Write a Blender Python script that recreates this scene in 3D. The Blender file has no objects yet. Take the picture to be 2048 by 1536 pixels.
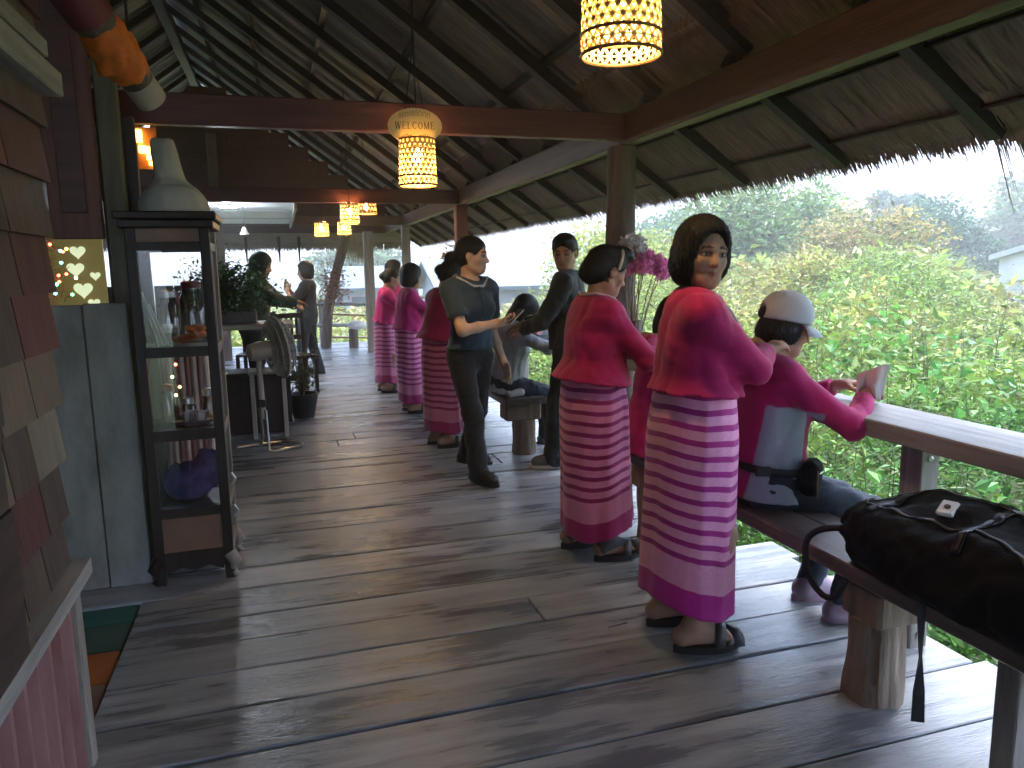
import bpy, bmesh, math, random
import numpy as np
from mathutils import Vector, Matrix

random.seed(7)
RNG = np.random.default_rng(7)
scene = bpy.context.scene
COL = scene.collection
R_ = math.radians

# ------------------------------------------------------------------ camera
cam_d = bpy.data.cameras.new('camera')
cam = bpy.data.objects.new('camera', cam_d)
COL.objects.link(cam)
cam_d.sensor_fit = 'HORIZONTAL'
cam_d.sensor_width = 36.0
cam_d.lens = 36.0 * 1500.0 / 2048.0
cam_d.clip_start = 0.05
cam_d.clip_end = 2000.0
cam.matrix_world = (Matrix.Translation((0, 0, 1.42)) @ Matrix.Rotation(R_(-17.0), 4, 'Z')
                    @ Matrix.Rotation(R_(90 - 8.75), 4, 'X') @ Matrix.Rotation(R_(-1.0), 4, 'Z'))
scene.camera = cam

# ------------------------------------------------------------------ light
SUN_EL, SUN_AZ = 66.0, 62.0      # azimuth measured clockwise from +Y towards +X
world = bpy.data.worlds.new('World')
scene.world = world
world.use_nodes = True
nt = world.node_tree
bg = nt.nodes['Background']
sky = nt.nodes.new('ShaderNodeTexSky')
sky.sky_type = 'NISHITA'
sky.sun_disc = False
sky.sun_elevation = R_(SUN_EL)
sky.sun_rotation = R_(SUN_AZ)
sky.air_density = 1.0
sky.dust_density = 1.5
sky.ozone_density = 1.0
nt.links.new(sky.outputs[0], bg.inputs[0])
bg.inputs[1].default_value = 0.15

sun_d = bpy.data.lights.new('sun', 'SUN')
sun_d.energy = 1.0
sun_d.angle = R_(40)
sun_d.color = (1.0, 0.97, 0.92)
sun = bpy.data.objects.new('sun', sun_d)
COL.objects.link(sun)
_a, _e = R_(SUN_AZ), R_(SUN_EL)
sdir = Vector((math.sin(_a) * math.cos(_e), math.cos(_a) * math.cos(_e), math.sin(_e)))
sun.rotation_euler = sdir.to_track_quat('Z', 'Y').to_euler()

scene.view_settings.view_transform = 'Standard'
scene.view_settings.look = 'None'
scene.view_settings.gamma = 1.0
scene.view_settings.exposure = 3.6
scene.view_settings.use_curve_mapping = False
scene.render.engine = 'CYCLES'
scene.cycles.max_bounces = 5
scene.cycles.diffuse_bounces = 3
scene.cycles.glossy_bounces = 3
scene.cycles.transmission_bounces = 6
scene.cycles.transparent_max_bounces = 12
scene.cycles.volume_bounces = 0
scene.cycles.use_adaptive_sampling = True
scene.cycles.adaptive_threshold = 0.03
scene.cycles.caustics_reflective = False
scene.cycles.caustics_refractive = False

# ------------------------------------------------------------------ materials
def _nodes(name):
    m = bpy.data.materials.new(name)
    m.use_nodes = True
    t = m.node_tree
    return m, t, t.nodes['Principled BSDF']

def mul(c, k):
    return (min(c[0] * k, 1), min(c[1] * k, 1), min(c[2] * k, 1), 1)

def mat(name, col, rough=0.6, var=0.2, scale=6.0, stretch=(1, 1, 1), col2=None, bump=0.0, bscale=60.0,
        metal=0.0, spec=0.5, rand=0.0, coord='Object', vcol=False, detail=4.0, rvar=0.0, sheen=0.0, blotch=0.0):
    m, t, p = _nodes(name)
    N, L = t.nodes, t.links
    tc = N.new('ShaderNodeTexCoord')
    mp = N.new('ShaderNodeMapping')
    mp.inputs['Scale'].default_value = stretch
    L.new(tc.outputs[coord], mp.inputs[0])
    vec = mp.outputs[0]
    if rand:
        oi = N.new('ShaderNodeObjectInfo')
        ad = N.new('ShaderNodeVectorMath'); ad.operation = 'ADD'
        sc = N.new('ShaderNodeMath'); sc.operation = 'MULTIPLY'; sc.inputs[1].default_value = 37.0
        L.new(oi.outputs['Random'], sc.inputs[0])
        L.new(mp.outputs[0], ad.inputs[0]); L.new(sc.outputs[0], ad.inputs[1])
        vec = ad.outputs[0]
    no = N.new('ShaderNodeTexNoise')
    no.inputs['Scale'].default_value = scale
    no.inputs['Detail'].default_value = detail
    no.inputs['Roughness'].default_value = 0.62
    L.new(vec, no.inputs['Vector'])
    mx = N.new('ShaderNodeMix'); mx.data_type = 'RGBA'
    if col2 is None:
        a, b = mul(col, 1 - var), mul(col, 1 + var)
    else:
        a, b = (*col[:3], 1), (*col2[:3], 1)
    mx.inputs['A'].default_value = a
    mx.inputs['B'].default_value = b
    rmp = N.new('ShaderNodeMapRange')
    rmp.inputs['From Min'].default_value = 0.3
    rmp.inputs['From Max'].default_value = 0.7
    fac = no.outputs[0]
    if blotch:
        n2 = N.new('ShaderNodeTexNoise'); n2.inputs['Scale'].default_value = blotch; n2.inputs['Detail'].default_value = 3
        mp2 = N.new('ShaderNodeMapping'); mp2.inputs['Scale'].default_value = (1, 2, 2)
        L.new(tc.outputs[coord], mp2.inputs[0])
        v2 = mp2.outputs[0]
        if rand:
            ad2 = N.new('ShaderNodeVectorMath'); ad2.operation = 'ADD'
            L.new(v2, ad2.inputs[0]); L.new(sc.outputs[0], ad2.inputs[1]); v2 = ad2.outputs[0]
        L.new(v2, n2.inputs['Vector'])
        ms = N.new('ShaderNodeMath'); ms.operation = 'MULTIPLY_ADD'; ms.inputs[1].default_value = 0.9; ms.inputs[2].default_value = -0.45
        L.new(n2.outputs[0], ms.inputs[0])
        sm = N.new('ShaderNodeMath'); sm.operation = 'ADD'; L.new(ms.outputs[0], sm.inputs[0]); L.new(fac, sm.inputs[1]); fac = sm.outputs[0]
    L.new(fac, rmp.inputs[0])
    L.new(rmp.outputs[0], mx.inputs['Factor'])
    out = mx.outputs['Result']
    if vcol:
        at = N.new('ShaderNodeAttribute'); at.attribute_name = 'Col'
        mm = N.new('ShaderNodeMix'); mm.data_type = 'RGBA'; mm.blend_type = 'MULTIPLY'
        mm.inputs['Factor'].default_value = 1.0
        L.new(out, mm.inputs['A']); L.new(at.outputs['Color'], mm.inputs['B'])
        out = mm.outputs['Result']
    if rand:
        hs = N.new('ShaderNodeHueSaturation')
        r1 = N.new('ShaderNodeMapRange')
        r1.inputs['To Min'].default_value = 1 - rand
        r1.inputs['To Max'].default_value = 1 + rand
        L.new(oi.outputs['Random'], r1.inputs[0])
        L.new(r1.outputs[0], hs.inputs['Value'])
        L.new(out, hs.inputs['Color'])
        out = hs.outputs[0]
    L.new(out, p.inputs['Base Color'])
    p.inputs['Roughness'].default_value = rough
    if rvar:
        rr = N.new('ShaderNodeMapRange')
        rr.inputs['To Min'].default_value = rough - rvar
        rr.inputs['To Max'].default_value = rough + rvar
        L.new(rmp.outputs[0], rr.inputs[0]); L.new(rr.outputs[0], p.inputs['Roughness'])
    p.inputs['Metallic'].default_value = metal
    p.inputs['Specular IOR Level'].default_value = spec
    if sheen:
        p.inputs['Sheen Weight'].default_value = sheen
    if bump:
        bn = N.new('ShaderNodeTexNoise')
        bn.inputs['Scale'].default_value = bscale
        bn.inputs['Detail'].default_value = 3
        L.new(vec, bn.inputs['Vector'])
        bp = N.new('ShaderNodeBump')
        bp.inputs['Strength'].default_value = bump
        bp.inputs['Distance'].default_value = 0.01
        L.new(bn.outputs[0], bp.inputs['Height'])
        L.new(bp.outputs[0], p.inputs['Normal'])
    return m

def emit(name, col, strength):
    m, t, p = _nodes(name)
    p.inputs['Base Color'].default_value = (*col, 1)
    p.inputs['Emission Color'].default_value = (*col, 1)
    p.inputs['Emission Strength'].default_value = strength
    return m

def glass(name, col=(1, 1, 1), rough=0.0, alpha=0.12):
    # thin pane: mostly see-through, with a glossy skin
    m, t, p = _nodes(name)
    N, L = t.nodes, t.links
    tr = N.new('ShaderNodeBsdfTransparent'); tr.inputs[0].default_value = (*col, 1)
    gl = N.new('ShaderNodeBsdfGlossy'); gl.inputs['Roughness'].default_value = rough
    mx = N.new('ShaderNodeMixShader')
    fr = N.new('ShaderNodeFresnel'); fr.inputs[0].default_value = 1.45
    ad = N.new('ShaderNodeMath'); ad.operation = 'ADD'; ad.inputs[1].default_value = alpha * 0.3
    L.new(fr.outputs[0], ad.inputs[0])
    L.new(ad.outputs[0], mx.inputs[0]); L.new(tr.outputs[0], mx.inputs[1]); L.new(gl.outputs[0], mx.inputs[2])
    L.new(mx.outputs[0], N['Material Output'].inputs[0])
    return m

def sarong_mat(name, base, stripe, hem, seed=0):
    m, t, p = _nodes(name)
    N, L = t.nodes, t.links
    uv = N.new('ShaderNodeUVMap'); uv.uv_map = 'UVMap'
    sep = N.new('ShaderNodeSeparateXYZ'); L.new(uv.outputs[0], sep.inputs[0])
    def math_(op, a, b=None):
        n = N.new('ShaderNodeMath'); n.operation = op
        for i, v in enumerate((a, b)):
            if v is None: continue
            if isinstance(v, (int, float)): n.inputs[i].default_value = v
            else: L.new(v, n.inputs[i])
        return n.outputs[0]
    v = sep.outputs['Y']                      # 0 waist .. 1 hem
    fr = math_('FRACT', math_('MULTIPLY', v, 15.5))
    st = math_('LESS_THAN', math_('ABSOLUTE', math_('SUBTRACT', fr, 0.55)), 0.195)
    st = math_('MULTIPLY', st, math_('LESS_THAN', v, 0.765))
    hm = math_('GREATER_THAN', v, 0.885)
    no = N.new('ShaderNodeTexNoise'); no.inputs['Scale'].default_value = 60
    L.new(uv.outputs[0], no.inputs['Vector'])
    nm = N.new('ShaderNodeMapRange'); nm.inputs['To Min'].default_value = 0.82; nm.inputs['To Max'].default_value = 1.14
    L.new(no.outputs[0], nm.inputs[0])
    m1 = N.new('ShaderNodeMix'); m1.data_type = 'RGBA'
    m1.inputs['A'].default_value = (*base, 1); m1.inputs['B'].default_value = (*stripe, 1)
    L.new(st, m1.inputs['Factor'])
    m2 = N.new('ShaderNodeMix'); m2.data_type = 'RGBA'
    m2.inputs['B'].default_value = (*hem, 1)
    L.new(m1.outputs['Result'], m2.inputs['A']); L.new(hm, m2.inputs['Factor'])
    hs = N.new('ShaderNodeHueSaturation'); L.new(m2.outputs['Result'], hs.inputs['Color']); L.new(nm.outputs[0], hs.inputs['Value'])
    L.new(hs.outputs[0], p.inputs['Base Color'])
    p.inputs['Roughness'].default_value = 0.75
    p.inputs['Sheen Weight'].default_value = 0.2
    wv = N.new('ShaderNodeTexNoise'); wv.inputs['Scale'].default_value = 260
    L.new(uv.outputs[0], wv.inputs['Vector'])
    bp = N.new('ShaderNodeBump'); bp.inputs['Strength'].default_value = 0.25; bp.inputs['Distance'].default_value = 0.003
    L.new(wv.outputs[0], bp.inputs['Height']); L.new(bp.outputs[0], p.inputs['Normal'])
    return m

# ------------------------------------------------------------------ mesh helpers
OFF = {}          # object -> world offset of its thing

def props(o, label=None, cat=None, group=None, kind=None):
    if label: o['label'] = label
    if cat: o['category'] = cat
    if group: o['group'] = group
    if kind: o['kind'] = kind
    return o

def thing(name, label=None, cat=None, loc=(0, 0, 0), group=None, kind=None):
    o = bpy.data.objects.new(name, None)
    o.empty_display_size = 0.1
    o.location = loc
    COL.objects.link(o)
    OFF[o.name] = Vector(loc)
    return props(o, label, cat, group, kind)

def mesh_np(name, V, F, smooth=True):
    """V (n,3) array, F (m,k) array of k-gons"""
    me = bpy.data.meshes.new(name)
    V = np.ascontiguousarray(V, dtype=np.float32); F = np.ascontiguousarray(F, dtype=np.int32)
    n, k = F.shape
    me.vertices.add(len(V)); me.vertices.foreach_set('co', V.ravel())
    me.loops.add(n * k); me.loops.foreach_set('vertex_index', F.ravel())
    me.polygons.add(n)
    me.polygons.foreach_set('loop_start', np.arange(0, n * k, k, dtype=np.int32))
    me.polygons.foreach_set('loop_total', np.full(n, k, dtype=np.int32))
    me.polygons.foreach_set('use_smooth', np.full(n, smooth, dtype=bool))
    me.update(calc_edges=True)
    return me

def link(name, me, material, parent=None):
    o = bpy.data.objects.new(name, me)
    COL.objects.link(o)
    if material is not None and len(me.materials) == 0:
        me.materials.append(material)
    if parent is not None:
        o.parent = parent
        OFF[o.name] = OFF.get(parent.name, Vector((0, 0, 0)))
    return o

def put_np(name, V, F, material, parent=None, smooth=True):
    off = OFF.get(parent.name, Vector((0, 0, 0))) if parent is not None else Vector((0, 0, 0))
    V = np.asarray(V, dtype=np.float64) - np.array(off)
    return link(name, mesh_np(name, V, F, smooth), material, parent)

class MB:
    """collects simple solids in world coordinates"""
    def __init__(s):
        s.v, s.f = [], []
    def add(s, vs, fs):
        n = len(s.v)
        s.v += [tuple(v) for v in vs]
        s.f += [tuple(i + n for i in f) for f in fs]
        return s
    def box(s, lo, hi, bev=0.0, M=None):
        x0, y0, z0 = lo; x1, y1, z1 = hi
        if bev <= 0:
            vs = [(x0, y0, z0), (x1, y0, z0), (x1, y1, z0), (x0, y1, z0), (x0, y0, z1), (x1, y0, z1), (x1, y1, z1), (x0, y1, z1)]
            fs = [(0, 3, 2, 1), (4, 5, 6, 7), (0, 1, 5, 4), (1, 2, 6, 5), (2, 3, 7, 6), (3, 0, 4, 7)]
        else:
            b = bev
            def ring(z, i):
                return [(x0 + i, y0 + b, z), (x0 + b, y0 + i, z), (x1 - b, y0 + i, z), (x1 - i, y0 + b, z),
                        (x1 - i, y1 - b, z), (x1 - b, y1 - i, z), (x0 + b, y1 - i, z), (x0 + i, y1 - b, z)]
            vs = ring(z0, b) + ring(z0 + b, 0) + ring(z1 - b, 0) + ring(z1, b)
            fs = [tuple(range(7, -1, -1)), tuple(range(24, 32))]
            for r in range(3):
                for i in range(8):
                    j = (i + 1) % 8
                    fs.append((r * 8 + i, r * 8 + j, r * 8 + 8 + j, r * 8 + 8 + i))
        if M is not None:
            vs = [tuple(M @ Vector(v)) for v in vs]
        return s.add(vs, fs)
    def beam(s, a, b, w, h, up=(0, 0, 1), bev=0.0):
        a, b = Vector(a), Vector(b)
        d = (b - a); ln = d.length; d.normalize()
        side = d.cross(Vector(up)).normalized(); u = side.cross(d)
        M = Matrix(((d.x, side.x, u.x, a.x), (d.y, side.y, u.y, a.y), (d.z, side.z, u.z, a.z), (0, 0, 0, 1)))
        return s.box((0, -w / 2, -h / 2), (ln, w / 2, h / 2), bev, M)
    def tube(s, pts, rad, n=10, cap=True):
        pts = [Vector(p) for p in pts]
        if not hasattr(rad, '__len__'): rad = [rad] * len(pts)
        base = len(s.v)
        ref = None
        for i, p in enumerate(pts):
            d = (pts[min(i + 1, len(pts) - 1)] - pts[max(i - 1, 0)])
            if d.length < 1e-9: d = Vector((0, 0, 1))
            d.normalize()
            if ref is None:
                ref = Vector((1, 0, 0)) if abs(d.x) < 0.9 else Vector((0, 1, 0))
            u = (ref - d * ref.dot(d))
            if u.length < 1e-6: u = d.orthogonal()
            u.normalize(); ref = u
            w = d.cross(u)
            for k in range(n):
                a = 2 * math.pi * k / n
                s.v.append(tuple(p + (u * math.cos(a) + w * math.sin(a)) * rad[i]))
        for i in range(len(pts) - 1):
            for k in range(n):
                j = (k + 1) % n
                s.f.append((base + i * n + k, base + i * n + j, base + (i + 1) * n + j, base + (i + 1) * n + k))
        if cap:
            s.f.append(tuple(base + k for k in range(n - 1, -1, -1)))
            e = base + (len(pts) - 1) * n
            s.f.append(tuple(e + k for k in range(n)))
        return s
    def ring(s, c, R, r, axis='z', n=24, m=6, M=None):
        c = Vector(c); base = len(s.v)
        for i in range(n):
            a = 2 * math.pi * i / n
            for j in range(m):
                b = 2 * math.pi * j / m
                q = (R + r * math.cos(b)); z = r * math.sin(b)
                p = {'z': Vector((q * math.cos(a), q * math.sin(a), z)), 'x': Vector((z, q * math.cos(a), q * math.sin(a))),
                     'y': Vector((q * math.sin(a), z, q * math.cos(a)))}[axis]
                if M is not None: p = M @ p
                s.v.append(tuple(c + p))
        for i in range(n):
            for j in range(m):
                i2, j2 = (i + 1) % n, (j + 1) % m
                s.f.append((base + i * m + j, base + i2 * m + j, base + i2 * m + j2, base + i * m + j2))
        return s
    def lathe(s, c, prof, n=24, M=None):
        """prof: list of (r, z)"""
        c = Vector(c); base = len(s.v); m = len(prof)
        for r, z in prof:
            for k in range(n):
                a = 2 * math.pi * k / n
                p = Vector((r * math.cos(a), r * math.sin(a), z))
                if M is not None: p = M @ p
                s.v.append(tuple(c + p))
        for i in range(m - 1):
            for k in range(n):
                j = (k + 1) % n
                s.f.append((base + i * n + k, base + i * n + j, base + (i + 1) * n + j, base + (i + 1) * n + k))
        if prof[0][0] > 1e-4: s.f.append(tuple(base + k for k in range(n - 1, -1, -1)))
        if prof[-1][0] > 1e-4: s.f.append(tuple(base + (m - 1) * n + k for k in range(n)))
        return s
    def prism(s, outline, z0, z1, M=None):
        n = len(outline)
        vs = [Vector((x, y, z0)) for x, y in outline] + [Vector((x, y, z1)) for x, y in outline]
        if M is not None: vs = [M @ v for v in vs]
        fs = [tuple(range(n - 1, -1, -1)), tuple(range(n, 2 * n))] + [(i, (i + 1) % n, n + (i + 1) % n, n + i) for i in range(n)]
        return s.add(vs, fs)
    def build(s, name, material, parent=None, smooth=False, share=None):
        off = OFF.get(parent.name, Vector((0, 0, 0))) if parent is not None else Vector((0, 0, 0))
        me = bpy.data.meshes.new(name)
        me.from_pydata([tuple(Vector(v) - off) for v in s.v], [], s.f)
        if smooth:
            me.polygons.foreach_set('use_smooth', np.ones(len(me.polygons), dtype=bool))
            try: me.set_sharp_from_angle(angle=R_(40))
            except Exception: pass
        me.update()
        return link(name, me, material, parent)

def cr(pts, n=6):
    """Catmull-Rom resampling of a polyline"""
    P = [Vector(p) for p in pts]; P = [P[0] * 2 - P[1]] + P + [P[-1] * 2 - P[-2]]; out = []
    for i in range(1, len(P) - 2):
        for k in range(n):
            t = k / n
            out.append(0.5 * ((2 * P[i]) + (P[i + 1] - P[i - 1]) * t + (2 * P[i - 1] - 5 * P[i] + 4 * P[i + 1] - P[i + 2]) * t * t + (3 * P[i] - P[i - 1] - 3 * P[i + 1] + P[i + 2]) * t ** 3))
    out.append(P[-2]); return out

def copy_tree(o, loc=None, rz=None, parent=None):
    c = o.copy(); COL.objects.link(c); c.parent = parent
    if loc is not None: c.location = loc
    if rz is not None: c.rotation_euler = (0, 0, rz)
    for ch in list(o.children):
        copy_tree(ch, parent=c)
    return c

def set_cols(me, cols):
    """per-vertex colours"""
    a = me.color_attributes.new('Col', 'FLOAT_COLOR', 'POINT')
    c = np.ones((len(me.vertices), 4), dtype=np.float32)
    c[:, :3] = cols
    a.data.foreach_set('color', c.ravel())
# ------------------------------------------------------------------ implicit surfaces (organic shapes)
class SDF:
    def __init__(s, lo, hi, h):
        s.lo = np.array(lo, dtype=np.float64); s.h = h
        s.n = np.ceil((np.array(hi) - s.lo) / h).astype(int) + 1
        s.ax = [s.lo[i] + h * np.arange(s.n[i]) for i in range(3)]
        s.D = np.full(tuple(s.n), 0.15, dtype=np.float32)
    def _sl(s, lo, hi):
        sl = []
        for i in range(3):
            a = int(max(0, math.floor((lo[i] - s.lo[i]) / s.h))); b = int(min(s.n[i], math.ceil((hi[i] - s.lo[i]) / s.h) + 1))
            if b <= a: return None
            sl.append(slice(a, b))
        g = [s.ax[0][sl[0]][:, None, None], s.ax[1][sl[1]][None, :, None], s.ax[2][sl[2]][None, None, :]]
        return tuple(sl), g
    def _op(s, sl, d, k, op):
        d = d.astype(np.float32); a = s.D[sl]
        if op == 'u':
            m = np.minimum(a, d)
            if k > 0:
                hh = np.maximum(k - np.abs(a - d), 0) / k
                m = m - hh * hh * k * 0.25
        else:
            d = -d
            m = np.maximum(a, d)
            if k > 0:
                hh = np.maximum(k - np.abs(a - d), 0) / k
                m = m + hh * hh * k * 0.25
        s.D[sl] = m
    def cone(s, a, b, r1, r2, k=0.02, op='u', flat=None):
        """flat: (axis vector, factor) squashes the section along an axis"""
        a = np.array(a, float); b = np.array(b, float)
        m = max(r1, r2) + k + 0.03
        r = s._sl(np.minimum(a, b) - m, np.maximum(a, b) + m)
        if r is None: return
        sl, (X, Y, Z) = r
        d = b - a; L2 = max(d @ d, 1e-12)
        t = np.clip(((X - a[0]) * d[0] + (Y - a[1]) * d[1] + (Z - a[2]) * d[2]) / L2, 0, 1)
        qx, qy, qz = X - a[0] - t * d[0], Y - a[1] - t * d[1], Z - a[2] - t * d[2]
        d2 = qx * qx + qy * qy + qz * qz
        if flat is not None:
            w = np.array(flat[0], float); f = flat[1]
            e = qx * w[0] + qy * w[1] + qz * w[2]
            d2 = d2 + e * e * (f * f - 1)
        s._op(sl, np.sqrt(d2) - (r1 + (r2 - r1) * t), k, op)
    def ell(s, c, r, A=None, k=0.02, op='u'):
        c = np.array(c, float); r = np.array(r, float)
        A = np.eye(3) if A is None else np.array(A, float)
        ext = np.sqrt(((A * r[:, None]) ** 2).sum(0)) + k + 0.03
        q = s._sl(c - ext, c + ext)
        if q is None: return
        sl, (X, Y, Z) = q
        x, y, z = X - c[0], Y - c[1], Z - c[2]
        u = [A[i, 0] * x + A[i, 1] * y + A[i, 2] * z for i in range(3)]
        k0 = np.sqrt((u[0] / r[0]) ** 2 + (u[1] / r[1]) ** 2 + (u[2] / r[2]) ** 2)
        k1 = np.sqrt((u[0] / r[0] ** 2) ** 2 + (u[1] / r[1] ** 2) ** 2 + (u[2] / r[2] ** 2) ** 2)
        s._op(sl, k0 * (k0 - 1) / np.maximum(k1, 1e-6), k, op)
    def ecyl(s, c, prof, A, k=0.02, op='u'):
        """stack of elliptical sections: prof list of (u, rx, ry, ox) in frame A (rows fwd,left,up)"""
        c = np.array(c, float); A = np.array(A, float); prof = sorted(prof)
        us = [p[0] for p in prof]; rm = max(max(p[1], p[2]) + abs(p[3]) for p in prof) + k + 0.03
        a = c + A[2] * us[0]; b = c + A[2] * us[-1]
        q = s._sl(np.minimum(a, b) - rm, np.maximum(a, b) + rm)
        if q is None: return
        sl, (X, Y, Z) = q
        x, y, z = X - c[0], Y - c[1], Z - c[2]
        u = [A[i, 0] * x + A[i, 1] * y + A[i, 2] * z for i in range(3)]
        rx = np.interp(u[2], us, [p[1] for p in prof]); ry = np.interp(u[2], us, [p[2] for p in prof]); ox = np.interp(u[2], us, [p[3] for p in prof])
        e = np.sqrt(((u[0] - ox) / rx) ** 2 + (u[1] / ry) ** 2)
        d = (e - 1) * np.minimum(rx, ry)
        cap = np.maximum(us[0] - u[2], u[2] - us[-1])
        s._op(sl, np.maximum(d, cap), k, op)
    def rbox(s, c, hs, A=None, r=0.02, k=0.02, op='u'):
        c = np.array(c, float); hs = np.array(hs, float); A = np.eye(3) if A is None else np.array(A, float)
        ext = np.abs(A.T) @ hs + k + 0.04
        q = s._sl(c - ext, c + ext)
        if q is None: return
        sl, (X, Y, Z) = q
        x, y, z = X - c[0], Y - c[1], Z - c[2]
        u = [np.abs(A[i, 0] * x + A[i, 1] * y + A[i, 2] * z) - (hs[i] - r) for i in range(3)]
        o = np.sqrt(sum(np.maximum(v, 0) ** 2 for v in u)) + np.minimum(np.maximum(np.maximum(u[0], u[1]), u[2]), 0) - r
        s._op(sl, o, k, op)
    def plane(s, c, n, k=0.0):
        """keep the side where (p-c).n < 0"""
        n = np.array(n, float); n /= np.linalg.norm(n); c = np.array(c, float)
        d = ((s.ax[0] - c[0]) * n[0])[:, None, None] + ((s.ax[1] - c[1]) * n[1])[None, :, None] + ((s.ax[2] - c[2]) * n[2])[None, None, :]
        d = d.astype(np.float32)
        if k > 0:
            hh = np.maximum(k - np.abs(s.D - d), 0) / k
            s.D = np.maximum(s.D, d) + hh * hh * k * 0.25
        else:
            s.D = np.maximum(s.D, d)
    def wrinkle(s, amp, wl, seed=0, zs=1.0, n=5):
        """cloth-like waves: sums of directional sines"""
        g = np.random.default_rng(seed)
        X, Y, Z = s.ax[0][:, None, None], s.ax[1][None, :, None], s.ax[2][None, None, :]
        band = np.abs(s.D) < 0.06
        w = np.zeros_like(s.D)
        for i in range(n):
            v = g.normal(size=3); v[2] *= zs; v /= np.linalg.norm(v)
            f = 2 * math.pi / (wl * g.uniform(0.6, 1.6)); ph = g.uniform(0, 6.28)
            u = g.normal(size=3); u /= np.linalg.norm(u); f2 = f * 0.31; ph2 = g.uniform(0, 6.28)
            sn = np.sin(0.5 * f * (X * v[0] + Y * v[1] + Z * v[2]) + ph + 0.9 * np.sin(f2 * (X * u[0] + Y * u[1] + Z * u[2]) + ph2))
            w += ((1.1 - 2.2 * np.abs(sn) ** 0.8)
                  * (0.5 + 0.5 * np.sin(f2 * (X * u[1] + Y * u[2] + Z * u[0]) + ph2))).astype(np.float32)
        s.D = np.where(band, s.D + amp * w / math.sqrt(n), s.D)
    def tri(s, P):
        """trilinear samples at points"""
        q = (P - s.lo) / s.h
        i = np.clip(np.floor(q).astype(int), 0, s.n - 2); t = np.clip(q - i, 0, 1); r = 0
        for a in (0, 1):
            for b in (0, 1):
                for c in (0, 1):
                    w = (t[:, 0] if a else 1 - t[:, 0]) * (t[:, 1] if b else 1 - t[:, 1]) * (t[:, 2] if c else 1 - t[:, 2])
                    r = r + w * s.D[i[:, 0] + a, i[:, 1] + b, i[:, 2] + c]
        return r
    def grad(s, P):
        e = s.h; g = np.stack([s.tri(P + np.eye(3)[k] * e) - s.tri(P - np.eye(3)[k] * e) for k in range(3)], 1)
        return g / np.maximum(np.linalg.norm(g, axis=1), 1e-9)[:, None]
    def at(s, p):
        i = np.clip(np.round((np.array(p) - s.lo) / s.h).astype(int), 0, s.n - 1)
        return s.D[tuple(i)]
    def nets(s):
        D = s.D
        for i in range(3):
            ix = [slice(None)] * 3
            for e in (0, -1):
                ix[i] = e
                D[tuple(ix)] = np.maximum(D[tuple(ix)], 0.01)
        S = D < 0
        c = np.zeros(tuple(s.n - 1), dtype=np.uint8)
        offs = [(i, j, k) for i in (0, 1) for j in (0, 1) for k in (0, 1)]
        nx, ny, nz = s.n
        for i, j, k in offs:
            c += S[i:nx - 1 + i, j:ny - 1 + j, k:nz - 1 + k]
        act = (c > 0) & (c < 8)
        idx = np.argwhere(act)
        ids = np.full(act.shape, -1, dtype=np.int32); ids[act] = np.arange(len(idx))
        val = {o: D[idx[:, 0] + o[0], idx[:, 1] + o[1], idx[:, 2] + o[2]] for o in offs}
        acc = np.zeros((len(idx), 3)); cnt = np.zeros(len(idx))
        for a in offs:
            for ax in range(3):
                if a[ax] == 1: continue
                b = list(a); b[ax] = 1; b = tuple(b)
                va, vb = val[a], val[b]
                m = (va < 0) != (vb < 0)
                t = np.where(m, va / np.where(va == vb, 1, va - vb), 0)
                for q in range(3):
                    acc[:, q] += np.where(m, a[q] + (t if q == ax else 0), 0)
                cnt += m
        P = s.lo + s.h * (idx + acc / np.maximum(cnt, 1)[:, None])
        F = []
        for ax in range(3):
            b1, b2 = (ax + 1) % 3, (ax + 2) % 3
            s0 = [slice(1, -1)] * 3; s1 = [slice(1, -1)] * 3
            s0[ax] = slice(0, -1); s1[ax] = slice(1, None)
            A, B = S[tuple(s0)], S[tuple(s1)]
            e = np.argwhere(A != B)
            if len(e) == 0: continue
            ins = A[e[:, 0], e[:, 1], e[:, 2]]
            e = e.copy()
            for q in range(3):
                if q != ax: e[:, q] += 1
            def cell(d1, d2):
                w = e.copy(); w[:, b1] += d1; w[:, b2] += d2
                return ids[w[:, 0], w[:, 1], w[:, 2]]
            q = np.stack([cell(-1, -1), cell(0, -1), cell(0, 0), cell(-1, 0)], 1)
            q[~ins] = q[~ins][:, ::-1]
            F.append(q)
        F = np.concatenate(F) if F else np.zeros((0, 4), int)
        F = F[(F >= 0).all(1)]
        return P, F
    def put(s, name, material, parent=None, relax=1):
        P, F = s.nets()
        for _ in range(relax):
            Q = P.copy(); W = np.ones(len(P))
            cen = P[F].mean(1)
            for q in range(4):
                W += np.bincount(F[:, q], minlength=len(P))
                for c in range(3): Q[:, c] += np.bincount(F[:, q], weights=cen[:, c], minlength=len(P))
            P = P * 0.35 + 0.65 * Q / W[:, None]
        s.P = P
        return put_np(name, P, F, material, parent)
# ------------------------------------------------------------------ people
def nrm(v):
    v = np.array(v, float); return v / max(np.linalg.norm(v), 1e-9)

def two_bone(a, t, l1, l2, hint):
    a, t, hint = np.array(a, float), np.array(t, float), np.array(hint, float)
    d = t - a; L = np.linalg.norm(d)
    if L > (l1 + l2) * 0.995:
        t = a + d / L * (l1 + l2) * 0.995; d = t - a; L = np.linalg.norm(d)
    u = d / L
    x = (l1 * l1 - l2 * l2 + L * L) / (2 * L); y = math.sqrt(max(l1 * l1 - x * x, 0))
    h = hint - u * (hint @ u); h = nrm(h)
    return a + u * x + h * y, t

def rot_about(v, ax, ang):
    ax = nrm(ax); c, s = math.cos(ang), math.sin(ang)
    return v * c + np.cross(ax, v) * s + ax * (ax @ v) * (1 - c)

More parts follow.
